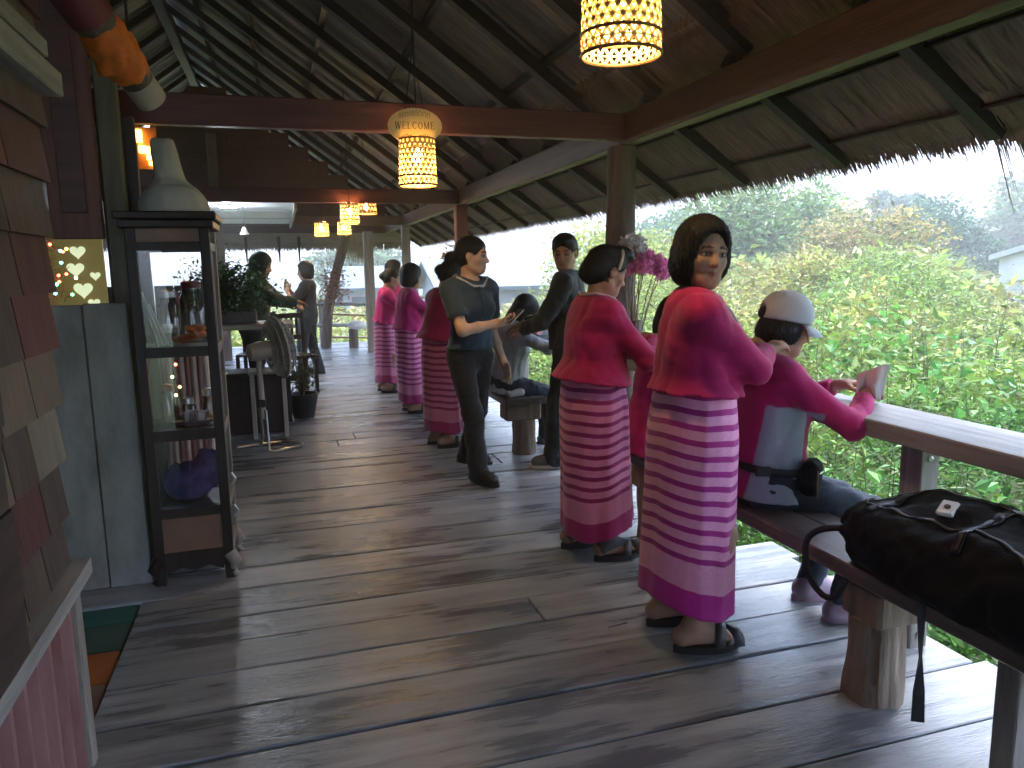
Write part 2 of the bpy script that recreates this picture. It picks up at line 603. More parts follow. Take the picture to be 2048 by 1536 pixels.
SKIN = {}
def make_skin(name, col):
    m = mat(name, col, rough=0.6, var=0.16, scale=16, bump=0.10, bscale=160, vcol=True, spec=0.28)
    p = m.node_tree.nodes['Principled BSDF']
    p.inputs['Subsurface Weight'].default_value = 0.12
    p.inputs['Subsurface Radius'].default_value = (0.010, 0.004, 0.002)
    return m
M_SKIN = make_skin('skin_tan', (0.46, 0.275, 0.19))
M_SKIN2 = make_skin('skin_light', (0.56, 0.37, 0.27))
M_HAIR = mat('hair_black', (0.010, 0.009, 0.009), rough=0.46, var=0.5, scale=30, stretch=(3, 3, 0.3), bump=0.6, bscale=90, spec=0.35)
M_EYE = mat('eye_dark', (0.02, 0.012, 0.008), rough=0.15, var=0.3)
M_EYEW = mat('eye_white', (0.42, 0.39, 0.36), rough=0.3, var=0.05)

def hand_prims(w, d, n, side, s, curl=0.35, spread=0.06):
    """w wrist, d finger direction, n palm facing, side -1 right / +1 left"""
    d = nrm(d); n = nrm(n - d * (n @ d)); t = np.cross(-n, d) * (-side)
    pr = []
    pr.append(('cone', w - d * 0.01, w + d * 0.03 * s, 0.023 * s, 0.026 * s, 0.02, 'hand'))
    for i, o in enumerate((0.027, 0.010, -0.009, -0.026)):
        kn = w + d * (0.088 - 0.006 * abs(i - 1)) * s + t * o * s
        pr.append(('cone', w + d * 0.022 * s + t * o * 0.6 * s, kn, 0.0135 * s, 0.0112 * s, 0.012, 'hand'))
        ln = (0.066, 0.074, 0.069, 0.053)[i] * s
        dd = nrm(d + t * spread * (1.2, 0.3, -0.5, -1.3)[i])
        p = kn
        axis = np.cross(dd, n)
        c = curl * (0.85 + 0.12 * i)
        for j, fr in enumerate((0.44, 0.31, 0.25)):
            dd = rot_about(dd, axis, c * (0.8, 1.1, 0.8)[j])
            q = p + dd * ln * fr
            r0 = (0.0098, 0.0088, 0.0080)[j] * s; r1 = (0.0088, 0.0080, 0.0070)[j] * s
            pr.append(('cone', p, q, r0, r1, 0.004, 'hand'))
            p = q
    tb = w + d * 0.028 * s + t * 0.026 * s
    td = nrm(d * 0.55 + t * 0.75 + n * 0.35)
    k1 = tb + td * 0.034 * s
    td2 = nrm(d * 0.85 + t * 0.35 + n * 0.35)
    k2 = k1 + td2 * 0.030 * s; k3 = k2 + nrm(td2 + n * 0.25) * 0.024 * s
    pr.append(('cone', w + d * 0.012 * s + t * 0.010 * s, tb, 0.016 * s, 0.0145 * s, 0.012, 'hand'))
    pr.append(('cone', tb, k1, 0.0135 * s, 0.011 * s, 0.008, 'hand'))
    pr.append(('cone', k1, k2, 0.0105 * s, 0.0095 * s, 0.004, 'hand'))
    pr.append(('cone', k2, k3, 0.0095 * s, 0.0078 * s, 0.004, 'hand'))
    return pr

def emit_prims(f, prims, tags, infl=0.0, kmul=1.0):
    for p in prims:
        if tags is not None and p[-1] not in tags: continue
        if p[0] == 'cone': f.cone(p[1], p[2], p[3] + infl, p[4] + infl, p[5] * kmul)
        elif p[0] == 'ell': f.ell(p[1], np.array(p[2]) + infl, p[3], p[4] * kmul)

def bounds(prims, tags, m=0.06):
    lo, hi = np.full(3, 1e9), np.full(3, -1e9)
    for p in prims:
        if tags is not None and p[-1] not in tags: continue
        if p[0] == 'cone':
            r = max(p[3], p[4])
            for q in (p[1], p[2]): lo = np.minimum(lo, q - r); hi = np.maximum(hi, q + r)
        else:
            r = max(p[2]); lo = np.minimum(lo, p[1] - r); hi = np.maximum(hi, p[1] + r)
    return lo - m, hi + m

def sole_outline(ln, w):
    pts = []
    for i in range(22):
        a = 2 * math.pi * i / 22
        x = math.cos(a); y = math.sin(a)
        ww = w * (0.42 + 0.10 * x - 0.05 * math.cos(2 * a))
        pts.append((ln / 2 * x, ww * y))
    return pts

def person(label, pos, phi, H=1.58, girth=1.0, lean=0.0, hip_z=None, hip_f=0.0, feet=None, hands=None, hint=None,
           hdir=None, hnorm=None, curl=(0.35, 0.35), head=(0, 0, 0), hair='bob', top=None, bottom=None, shoes='slippers',
           res=0.007, female=True, skin=None, shoe_mat=None, twist=0.0, group=None, knee=None, category='person'):
    """pos ground point, phi facing angle in degrees from +X; feet/hands are local (fwd, left, up): right first"""
    s = H / 1.58
    ph = R_(phi)
    F = np.array([math.cos(ph), math.sin(ph), 0]); L = np.array([-math.sin(ph), math.cos(ph), 0]); U = np.array([0, 0, 1.0])
    base = np.array([pos[0], pos[1], pos[2] if len(pos) > 2 else 0.0])
    W = lambda p: base + F * p[0] + L * p[1] + U * p[2]
    root = thing('person', label, category, tuple(base), group)
    if hip_z is None: hip_z = 0.525 * H
    P = W((hip_f, 0, hip_z))
    la = R_(lean)
    Ut = U * math.cos(la) + F * math.sin(la); Ft = F * math.cos(la) - U * math.sin(la)
    if twist:
        Ft2 = rot_about(Ft, Ut, R_(twist)); Lt2 = np.cross(Ut, Ft2)
    else:
        Ft2, Lt2 = Ft, L
    A = np.array([Ft, L, Ut]); A2 = np.array([Ft2, Lt2, Ut])
    T = lambda f, l, u: P + (Ft * f + L * l + Ut * u) * s
    T2 = lambda f, l, u: P + (Ft2 * f + Lt2 * l + Ut * u) * s
    g = girth; sw = 0.150 if female else 0.172
    pr = []
    E = lambda c, r, AA, k, tag: pr.append(('ell', np.array(c), np.array(r) * s, AA, k, tag))
    Cn = lambda a, b, r1, r2, k, tag: pr.append(('cone', np.array(a), np.array(b), r1 * s, r2 * s, k, tag))
    E(T(-0.012, 0, 0.0), (0.112 * g, 0.160 * g, 0.125), A, 0.05, 'hip')
    E(T(0.012, 0, 0.13), (0.105 * g, 0.135 * g, 0.13), A, 0.06, 'torso')
    E(T2(-0.004, 0, 0.29), (0.105 * g, 0.142 * g, 0.165), A2, 0.06, 'torso')
    Cn(T2(-0.012, sw - 0.03, 0.405), T2(-0.012, -sw + 0.03, 0.405), 0.060, 0.060, 0.05, 'torso')
    E(T2(-0.03, 0, 0.42), (0.055, 0.10, 0.06), A2, 0.05, 'torso')
    if female:
        for q in (-1, 1): E(T2(0.078 * g, q * 0.062, 0.285), (0.052, 0.058, 0.058), A2, 0.04, 'torso')
    # head
    hy, hp, hr = [R_(a) for a in head]
    Hf = rot_about(F, U, hy); Hl = np.cross(U, Hf); Hu = U.copy()
    Hf, Hu = Hf * math.cos(hp) - Hu * math.sin(hp), Hu * math.cos(hp) + Hf * math.sin(hp)
    if hr: Hl, Hu = rot_about(Hl, Hf, hr), rot_about(Hu, Hf, hr)
    nb = T2(-0.018, 0, 0.445)
    hs = 0.5 * (s + 1.0)
    hc = nb + Ut * 0.085 * s + Hu * 0.085 * hs + Hf * 0.022
    AH = np.array([Hf, Hl, Hu])
    Hd = lambda f, l, u: hc + (Hf * f + Hl * l + Hu * u) * hs
    def He(c, r, k=0.02, B=None): pr.append(('ell', Hd(*c), np.array(r) * hs, AH if B is None else B, k, 'head'))
    def Hc(a, b, r1, r2, k=0.012): pr.append(('cone', Hd(*a), Hd(*b), r1 * hs, r2 * hs, k, 'head'))
    pr.append(('cone', nb - Ut * 0.02, Hd(-0.022, 0, -0.055), 0.054 * s * (0.97 if female else 1.06), 0.050 * hs, 0.03, 'neck'))
    He((-0.012, 0, 0.030), (0.094, 0.076, 0.085), 0.02)
    He((0.022, 0, -0.030), (0.068, 0.062, 0.080), 0.03)
    Hc((0.058, -0.012, -0.090), (0.058, 0.012, -0.090), 0.022, 0.022, 0.035)
    for q in (-1, 1):
        Hc((0.000, q * 0.052, -0.062), (0.050, q * 0.020, -0.090), 0.018, 0.018, 0.03)
        He((0.052, q * 0.038, -0.026), (0.026, 0.022, 0.024), 0.025)
        Hc((0.079, q * 0.014, 0.022), (0.066, q * 0.048, 0.020), 0.009, 0.008, 0.016)
        Hc((0.086, q * 0.011, -0.036), (0.090, q * 0.009, -0.034), 0.0085, 0.0085, 0.008)
        He((-0.004, q * 0.077, -0.006), (0.019, 0.007, 0.032), 0.008)
    Hc((0.082, 0, 0.008), (0.103, 0, -0.032), 0.0075, 0.0120, 0.012)
    for q in (-1, 1): Hc((0.083, 0, -0.0615), (0.074, q * 0.022, -0.0575), 0.0072, 0.0050, 0.008)
    for q in (-1, 1): Hc((0.081, 0, -0.0725), (0.074, q * 0.019, -0.0655), 0.0080, 0.0050, 0.008)
    Hc((0.087, 0, -0.061), (0.086, 0, -0.072), 0.006, 0.0065, 0.008)
    # arms
    hands = hands or [(0.05, -0.22, 0.72 * s), (0.05, 0.22, 0.72 * s)]
    hint = hint or [(-0.6, -0.6, -0.3), (-0.6, 0.6, -0.3)]
    hdir = hdir or [None, None]; hnorm = hnorm or [None, None]
    arm = []
    for i, sd in enumerate((-1, 1)):
        sh = T2(-0.012, sd * (sw + 0.012), 0.395)
        tgt = W(hands[i])
        hv = F * hint[i][0] + L * hint[i][1] + U * hint[i][2]
        el, wr = two_bone(sh, tgt, 0.275 * s, 0.235 * s, hv)
        tg = 'armR' if sd < 0 else 'armL'
        gg = 0.5 + 0.5 * g
        Cn(sh, el, 0.049 * gg, 0.039 * gg, 0.03, tg + 'u')
        Cn(el, el * 0.55 + wr * 0.45, 0.038 * gg, 0.034 * gg, 0.02, tg + 'f')
        Cn(el * 0.55 + wr * 0.45, wr, 0.034 * gg, 0.024, 0.02, tg + 'f')
        d = nrm(wr - el) if hdir[i] is None else nrm(F * hdir[i][0] + L * hdir[i][1] + U * hdir[i][2])
        n = np.array([0, 0, -1.0]) if hnorm[i] is None else F * hnorm[i][0] + L * hnorm[i][1] + U * hnorm[i][2]
        if abs(nrm(n) @ d) > 0.95: n = F * 0.3 - L * sd
        pr += hand_prims(wr, d, np.array(n, float), sd, 0.97 * s, curl[i])
        arm.append((sh, el, wr, d))
    # legs
    feet = feet or [(0.0, -0.09, 5), (0.02, 0.09, -5)]
    sole = {'slippers': 0.03, 'shoes': 0.0, None: 0.0}[shoes]
    leg = []
    sar = bool(bottom) and bottom['kind'] == 'sarong'
    LG = (0.372, 0.352) if (sar or hip_z > 0.5 * H) else (0.385, 0.375)
    for i, sd in enumerate((-1, 1)):
        hpj = T(0, sd * 0.082, -0.035)
        ff = feet[i]
        fa = R_(ff[2]) + ph
        fd = np.array([math.cos(fa), math.sin(fa), 0]); fl = np.array([-math.sin(fa), math.cos(fa), 0])
        fz = (ff[3] if len(ff) > 3 else 0.0)
        fc = W((ff[0], ff[1], fz + sole))          # under the ankle
        an = fc + U * 0.075 * s
        kv = F * 1.0 + U * 0.15 + L * 0.1 * sd if knee is None else F * knee[i][0] + L * knee[i][1] + U * knee[i][2]
        kn, an = two_bone(hpj, an, LG[0] * s, LG[1] * s, kv)
        fc = an - U * 0.075 * s
        tg = 'leg'
        Cn(hpj, kn, 0.083 * g, 0.052, 0.05, 'thigh')
        Cn(kn, kn * 0.65 + an * 0.35 - fd * 0.008, 0.050, 0.050, 0.02, 'shin')
        Cn(kn * 0.65 + an * 0.35 - fd * 0.008, an, 0.048, 0.031, 0.02, 'shin')
        heel = fc - fd * 0.038 * s + U * 0.032 * s; ball = fc + fd * 0.105 * s + U * 0.026 * s; toe = fc + fd * 0.155 * s + U * 0.017 * s
        Cn(an, heel, 0.030, 0.030, 0.02, 'foot'); Cn(an, ball, 0.030, 0.024, 0.03, 'foot')
        Cn(heel, ball + fl * 0.012, 0.029, 0.026, 0.02, 'foot'); Cn(heel, ball - fl * 0.012, 0.029, 0.026, 0.02, 'foot')
        for q in range(5):
            o = (-0.026 + 0.013 * q) * s * (1 if sd > 0 else -1)
            Cn(ball + fl * o * 0.9, toe + fl * o - fd * 0.007 * abs(q - 1) * s, 0.013, 0.0095, 0.004, 'foot')
        leg.append((hpj, kn, an, fc, fd, fl))
    # ---- body, one continuous surface
    hide = ()
    f = SDF(*bounds(pr, None, 0.05), res)
    ai = -0.008 if (top and top.get('sleeve', 1.0) > 0.6) else 0.0
    if sar:
        emit_prims(f, pr, ('hip',), -0.045); emit_prims(f, pr, ('thigh',), -0.028); emit_prims(f, pr, ('torso',), -0.008); emit_prims(f, pr, ('shin',), -0.004)
        emit_prims(f, pr, ('armRu', 'armRf', 'armLu', 'armLf'), ai); emit_prims(f, pr, ('neck',))
    else:
        emit_prims(f, pr, ('hip', 'torso', 'thigh', 'shin'), -0.004); emit_prims(f, pr, ('armRu', 'armRf', 'armLu', 'armLf'), ai); emit_prims(f, pr, ('neck',))
    emit_prims(f, pr, ('head',)); emit_prims(f, pr, ('hand',))
    if shoes != 'shoes': emit_prims(f, pr, ('foot',))
    else: emit_prims(f, pr, ('foot',), -0.004)
    for q in (-1, 1):                               # eye sockets
        f.ell(Hd(0.090, q * 0.031, 0.001), np.array((0.013, 0.018, 0.0085)) * hs, AH, 0.008, op='s')
    body = f.put('body', skin or M_SKIN, root, relax=1)
    rel = (f.P - hc) / hs
    hx, hyv, hz = rel @ Hf, rel @ Hl, rel @ Hu
    col = np.ones((len(f.P), 3))
    lip = (hx > 0.072) & (np.abs(hyv) < 0.021) & (np.abs(hz + 0.0665 - 5.5 * hyv ** 2) < 0.0085 - 10 * hyv ** 2)
    col[lip] = (0.80, 0.50, 0.50)
    brow = (hx > 0.058) & (np.abs(np.abs(hyv) - 0.032) < 0.019) & (np.abs(hz - 0.0265 + 0.25 * np.abs(np.abs(hyv) - 0.027)) < 0.0048)
    col[brow] = (0.10, 0.10, 0.11)
    rim = (hx > 0.06) & (np.abs(np.abs(hyv) - 0.031) < 0.018) & (np.abs(hz - 0.001) < 0.0095)
    col[rim] = (0.42, 0.38, 0.38)
    scalp = (hz > 0.045) | ((hx < -0.01) & (hz > -0.06) & (np.abs(hyv) < 0.074))
    inh = (np.abs(hyv) < 0.12) & (np.abs(hx) < 0.14) & (hz > -0.09) & (hz < 0.2)
    col[scalp & inh & (hx < 0.055)] = (0.06, 0.06, 0.07)
    col[inh & (hz > 0.085 - 0.0 * hx)] = (0.06, 0.06, 0.07)
    set_cols(body.data, col)
    if res < 0.009:
        for q in (-1, 1):
            e = MB().lathe((0, 0, 0), [(0.0125 * hs * math.sin(a), -0.0125 * hs * math.cos(a)) for a in np.linspace(0.001, math.pi - 0.001, 9)], 12)
            c = Hd(0.0715, q * 0.031, 0.000)
            Ae = np.array([Hf * 0.80, Hl * 1.08, Hu * 0.52])
            e.v = [tuple(np.array(v) @ Ae + c) for v in e.v]
            eo = e.build('eye', M_EYEW, root, True)
            i2 = MB().lathe((0, 0, 0), [(0.0068 * hs * math.sin(a), -0.0068 * hs * math.cos(a)) for a in np.linspace(0.001, math.pi - 0.001, 7)], 10)
            c2 = Hd(0.0775, q * 0.031, 0.000)
            Ae = np.array([Hf * 0.72, Hl * 0.95, Hu * 0.95])
            i2.v = [tuple(np.array(v) @ Ae + c2) for v in i2.v]
            i2.build('iris', M_EYE, eo, True)
    # ---- hair
    hrres = max(res * 0.9, 0.005)
    def hair_strands(h, amp=0.0028, nn=46):
        X, Y, Z = h.ax[0][:, None, None] - hc[0], h.ax[1][None, :, None] - hc[1], h.ax[2][None, None, :] - hc[2]
        a = X * Hf[0] + Y * Hf[1] + Z * Hf[2] + 0.01; b = X * Hl[0] + Y * Hl[1] + Z * Hl[2]; c = X * Hu[0] + Y * Hu[1] + Z * Hu[2]
        th = np.arctan2(b, a)
        h.D = h.D + (amp * np.sin(nn * th + 18 * c + 3 * np.sin(40 * c))).astype(np.float32) * (c < 0.09)
    if hair:
        lo, hi = hc - 0.24 * hs, hc + 0.24 * hs
        h = SDF(lo, hi, hrres)
        if hair == 'bob':
            h.ell(Hd(-0.014, 0, 0.038), np.array((0.114, 0.092, 0.102)) * hs, AH, 0.02)
            h.ell(Hd(-0.036, 0, -0.045), np.array((0.078, 0.100, 0.088)) * hs, AH, 0.05)
            h.ell(Hd(0.012, 0, -0.030), np.array((0.055, 0.090, 0.070)) * hs, AH, 0.04)
            h.ell(Hd(0.108, 0, -0.030), np.array((0.088, 0.068, 0.118)) * hs, AH, 0.016, op='s')
            h.plane(Hd(0, 0, -0.118), -Hu + Hf * 0.0, 0.012)
        elif hair == 'long':
            h.ell(Hd(-0.014, 0, 0.036), np.array((0.105, 0.088, 0.094)) * hs, AH, 0.02)
            h.ell(Hd(-0.032, 0, -0.070), np.array((0.070, 0.092, 0.120)) * hs, AH, 0.05)
            h.ell(Hd(0.098, 0, -0.045), np.array((0.078, 0.058, 0.108)) * hs, AH, 0.016, op='s')
        elif hair == 'short':
            h.ell(Hd(-0.014, 0, 0.038), np.array((0.103, 0.086, 0.090)) * hs, AH, 0.02)
            h.ell(Hd(-0.050, 0, -0.020), np.array((0.056, 0.078, 0.060)) * hs, AH, 0.04)
            h.ell(Hd(0.045, 0, 0.085), np.array((0.058, 0.066, 0.034)) * hs, AH, 0.03)
            h.ell(Hd(0.098, 0, -0.040), np.array((0.080, 0.070, 0.100)) * hs, AH, 0.014, op='s')
            for q in (-1, 1): h.ell(Hd(0.020, q * 0.085, -0.038), np.array((0.045, 0.03, 0.050)) * hs, AH, 0.012, op='s')
        elif hair in ('updo', 'bun', 'pony'):
            h.ell(Hd(-0.014, 0, 0.036), np.array((0.101, 0.084, 0.088)) * hs, AH, 0.02)
            h.ell(Hd(-0.050, 0, -0.020), np.array((0.055, 0.074, 0.062)) * hs, AH, 0.04)
            h.ell(Hd(0.100, 0, -0.042), np.array((0.084, 0.072, 0.104)) * hs, AH, 0.014, op='s')
            for q in (-1, 1): h.ell(Hd(0.015, q * 0.085, -0.035), np.array((0.050, 0.03, 0.050)) * hs, AH, 0.012, op='s')
            if hair == 'bun': h.ell(Hd(-0.108, 0, -0.005), np.array((0.042, 0.046, 0.044)) * hs, AH, 0.015)
            if hair == 'updo':
                h.ell(Hd(0.052, 0, 0.104), np.array((0.062, 0.058, 0.036)) * hs, AH, 0.02)
                h.ell(Hd(-0.085, 0, -0.030), np.array((0.045, 0.060, 0.055)) * hs, AH, 0.03)
            if hair == 'pony':
                h.cone(Hd(-0.100, 0, 0.010), Hd(-0.150, 0, -0.020), 0.022 * hs, 0.030 * hs, 0.02)
                h.cone(Hd(-0.150, 0, -0.020), Hd(-0.160, 0, -0.085), 0.030 * hs, 0.012 * hs, 0.02)
        elif hair == 'undercap':
            h.ell(Hd(-0.030, 0, -0.030), np.array((0.080, 0.088, 0.080)) * hs, AH, 0.04)
            h.ell(Hd(-0.005, 0, -0.010), np.array((0.070, 0.084, 0.070)) * hs, AH, 0.03)
            h.ell(Hd(0.100, 0, -0.045), np.array((0.078, 0.072, 0.108)) * hs, AH, 0.014, op='s')
            h.plane(Hd(0, 0, -0.105), -Hu - Hf * 0.15, 0.02)
        elif hair == 'hood':
            h.ell(Hd(-0.020, 0, 0.020), np.array((0.122, 0.108, 0.130)) * hs, AH, 0.02)
            h.ell(Hd(-0.040, 0, -0.110), np.array((0.110, 0.130, 0.070)) * hs, AH, 0.05)
            h.ell(Hd(0.110, 0, -0.025), np.array((0.070, 0.070, 0.095)) * hs, AH, 0.014, op='s')
        if hair != 'hood': hair_strands(h)
        ho = h.put('hair' if hair != 'hood' else 'hood', M_HAIR if hair != 'hood' else top['mat'], root, relax=1)
        if hair != 'hood' and res < 0.0095:          # loose strands lying over the hair mass
            gh = np.random.default_rng(5); nS = 2600 if res < 0.007 else 1000
            S = h.P[gh.integers(0, len(h.P), nS)].copy()
            flow = {'bob': -Hu, 'long': -Hu, 'short': -Hu * 0.4 + Hf * 0.5, 'undercap': -Hu}.get(hair, -Hf * 0.9 - Hu * 0.35)
            flow = flow + gh.normal(0, 0.13, (nS, 3)); rows = []
            lift = gh.uniform(0.0005, 0.0030, nS)[:, None]; stray = (gh.random(nS) < 0.14)[:, None] * 0.012
            for k in range(5):
                nG = h.grad(S)
                if k < 3: S = S - nG * h.tri(S)[:, None]
                rows.append(S + nG * (lift + stray * (k / 4) ** 2))
                tdir = flow - nG * (flow * nG).sum(1)[:, None]
                S = S + tdir / np.maximum(np.linalg.norm(tdir, axis=1), 1e-6)[:, None] * 0.012
            w = np.cross(h.grad(rows[2]), flow); w /= np.maximum(np.linalg.norm(w, axis=1), 1e-6)[:, None]
            wd = (gh.uniform(0.0006, 0.0014, nS))[:, None]; V = []
            for k in range(5):
                ww = wd * (1.0, 1.0, 0.9, 0.7, 0.15)[k]
                V += [rows[k] - w * ww, rows[k] + w * ww]
            V = np.stack(V, 1).reshape(-1, 3); bb = (np.arange(nS) * 10)[:, None]
            Fh = np.concatenate([bb + np.array([[2 * k, 2 * k + 1, 2 * k + 3, 2 * k + 2]]) for k in range(4)])
            so_ = put_np('hair_strands', V, Fh, M_HAIR, root, True); so_['kind'] = 'stuff'
    info = dict(root=root, Hd=Hd, AH=AH, hs=hs, hc=hc, W=W, T=T, T2=T2, A=A, A2=A2, arm=arm, leg=leg, s=s, F=F, L=L, U=U, pr=pr, P=P, Ut=Ut, Ft=Ft2, Lt=Lt2)
    # ---- upper garment
    cres = max(res, 0.007)
    if top:
        it = top.get('infl', 0.016)
        sl = top.get('sleeve', 1.0)
        tp = [p for p in pr if p[-1] in ('torso', 'hip')]
        for i, sd in enumerate((-1, 1)):
            sh, el, wr, d = arm[i]
            tg = 'sleeve'
            sr = top.get('srad', 0.050) * s
            if sl > 0.6:
                e2 = el + (wr - el) * min(1, (sl - 0.5) * 2) * 0.97
                tp.append(('cone', sh, el, sr + 0.004, sr * 0.92, 0.035, tg)); tp.append(('cone', el, e2, sr * 0.92, sr * top.get('cuff', 0.72), 0.02, tg))
            else:
                e2 = sh + (el - sh) * sl * 2
                tp.append(('cone', sh, e2, sr + 0.004, sr * 1.08, 0.03, tg))
        lo, hi = bounds(tp, None, 0.08)
        f = SDF(lo, hi, cres)
        emit_prims(f, tp, ('torso', 'hip'), it, 1.2)
        hem = top.get('hem', -0.06); fl = top.get('flare', 0.0)
        prof = [(hem * s, (0.120 * g + it + fl) * s, (0.158 * g + it + fl) * s, 0.002), (0.06 * s, (0.114 * g + it + fl * 0.4) * s, (0.146 * g + it + fl * 0.4) * s, 0.004),
                (0.18 * s, (0.108 * g + it) * s, (0.138 * g + it) * s, 0.008), (0.36 * s, (0.095 * g + it) * s, (0.132 * g + it) * s, 0.0)]
        f.ecyl(P, prof, A, 0.02)
        f.plane(P + Ut * hem * s, -Ut)
        emit_prims(f, tp, ('sleeve',), 0.0)
        sd0 = int(abs(pos[0] * 97 + pos[1] * 31)) + 3
        f.wrinkle(top.get('wr', 0.006) * 0.75, top.get('wl', 0.10) * 0.9, seed=sd0, zs=0.28, n=3); f.wrinkle(top.get('wr', 0.006) * 0.26, top.get('wl', 0.10) * 0.42, seed=sd0 + 1, zs=0.5, n=3)
        for i in (0, 1):                             # clean cuffs
            sh, el, wr, d = arm[i]
            dd = nrm(wr - el) if sl > 0.6 else nrm(el - sh)
            e2 = (el + (wr - el) * min(1, (sl - 0.5) * 2) * 0.97) if sl > 0.6 else (sh + (el - sh) * sl * 2)
            c = e2 + dd * 0.058
            f.ell(c, (0.062, 0.062, 0.055), np.array([np.cross(dd, nrm(np.cross(dd, (0.3, 0.2, 0.9)))), nrm(np.cross(dd, (0.3, 0.2, 0.9))), dd]), 0.004, op='s')
        if top.get('neck') == 'v':
            f.ell(T2(0.075, 0, 0.41), np.array((0.070, 0.060, 0.10)) * s, A2, 0.012, op='s')
        f.ell(T2(-0.004, 0, 0.490), np.array((0.074, 0.072, 0.050)) * s, A2, 0.012, op='s')
        info['top_sdf'] = f
        info['top'] = f.put(top.get('name', 'jacket'), top['mat'], root, relax=1)
        if top.get('side'):                          # contrast side panels, painted as cloth colour
            v = (f.P - P) / s
            ff_, ll, uu = v @ Ft2, v @ Lt2, v @ Ut
            m_ = top['side'](ff_, ll, uu)
            me_ = info['top'].data; li = np.zeros(len(me_.loops), dtype=np.int32); me_.loops.foreach_get('vertex_index', li); li = li.reshape(-1, 4)
            m_ = m_.astype(float)
            for _ in range(4):
                fa = m_[li].mean(1); sm_ = np.zeros(len(m_)); ct_ = np.zeros(len(m_))
                for q in range(4): sm_ += np.bincount(li[:, q], weights=fa, minlength=len(m_)); ct_ += np.bincount(li[:, q], minlength=len(m_))
                m_ = sm_ / np.maximum(ct_, 1)
            m_ = np.clip((m_ - 0.5) * 3 + 0.5, 0, 1)
            cc_ = m_[:, None] * np.array(top['cols'][1]) + (1 - m_[:, None]) * np.array(top['cols'][0])
            set_cols(info['top'].data, cc_)
    # ---- lower garment
    if bottom and bottom['kind'] == 'pants':
        ib = bottom.get('infl', 0.012)
        bp = [p for p in pr if p[-1] in ('hip', 'thigh')]
        for i in (0, 1):
            hpj, kn, an, fc, fd, fl = leg[i]
            c = bottom.get('cuff', 0.052)
            bp.append(('cone', kn, an + (kn - an) * 0.02, 0.055 * s, c * s, 0.03, 'shinp'))
        f = SDF(*bounds(bp, None, 0.07), cres)
        emit_prims(f, bp, ('hip', 'thigh'), ib); emit_prims(f, bp, ('shinp',), ib * 0.6)
        f.plane(P + Ut * 0.12 * s, Ut)
        f.wrinkle(0.007, 0.10, seed=int(abs(pos[0] * 57 + pos[1] * 91)), zs=2.0); f.wrinkle(0.003, 0.04, seed=int(abs(pos[0] * 57 + pos[1] * 91)) + 1, zs=2.0)
        info['bottom'] = f.put('trousers', bottom['mat'], root, relax=1)
    if bottom and bottom['kind'] == 'sarong':
        nt_, nr = 72, 64
        fc = 0.5 * (leg[0][3] + leg[1][3])
        zt = bottom.get('top', 0.07); hemz = bottom.get('hem', 0.15)
        tpos = T(0, 0, zt)
        V = []; UV = []
        sd_ = bottom.get('seed', 1); gq = np.random.default_rng(sd_); p1, p2, p3 = gq.uniform(0, 6.28, 3)
        wrap = bottom.get('wrap', 1.0)
        for r in range(nr + 1):
            v = r / nr
            z = tpos[2] + (base[2] + hemz - tpos[2]) * v
            cx_, cy_ = tpos[0] + (fc[0] + F[0] * 0.03 - tpos[0]) * v, tpos[1] + (fc[1] + F[1] * 0.03 - tpos[1]) * v
            if v < 0.28:
                q = v / 0.28; q = q * q * (3 - 2 * q)
                rx, ry = 0.126 * g + 0.018 * q, 0.152 * g + 0.026 * q
            else:
                q = (v - 0.28) / 0.72
                rx, ry = 0.126 * g + 0.018 + 0.010 * q, 0.152 * g + 0.026 - 0.010 * math.sin(q * 3.1) + 0.006 * q
            tk = 0.90 + 0.10 * min(1.0, v / 0.07)
            rx, ry = rx * tk, ry * tk
            for k in range(nt_ + 1):
                a = 2 * math.pi * k / nt_
                fold = 1 + (0.014 + 0.052 * v) * math.sin(3 * a + p1 + 0.8 * v) * 0.6 + (0.014 + 0.060 * v) * (abs(math.sin(2.5 * a + p2 - 1.3 * v)) - 0.6) * 0.7 + (0.006 + 0.016 * v) * math.sin(9 * a + p3 + 2 * v) + 0.006 * math.sin(17 * a + 5 * v + p1)
                da = (a - wrap) % (2 * math.pi)
                fold += 0.075 * max(0, 1 - da / 0.9) * (0.3 + 0.7 * v)      # overlapping front panel
                x = rx * s * fold * math.cos(a); y = ry * s * fold * math.sin(a)
                drop = 0.010 * math.sin(a * 2 + p1) * (0.3 + v) + 0.003 * math.sin(5 * a + p2 + 3 * v) + bottom.get('tilt', 0.0) * v * math.cos(a)
                V.append((cx_ + F[0] * x + L[0] * y, cy_ + F[1] * x + L[1] * y, z + drop)); UV.append((k / nt_, v))
        V = np.array(V); w = nt_ + 1
        Fq = np.array([(r * w + k, r * w + k + 1, (r + 1) * w + k + 1, (r + 1) * w + k) for r in range(nr) for k in range(nt_)])[:, ::-1]
        o = put_np('sarong', V, Fq, bottom['mat'], root)
        uvl = o.data.uv_layers.new(name='UVMap')
        uvl.data.foreach_set('uv', np.array(UV, dtype=np.float32)[Fq.ravel()].ravel())
        so = o.modifiers.new('thick', 'SOLIDIFY'); so.thickness = 0.004; so.offset = -1
        info['bottom'] = o
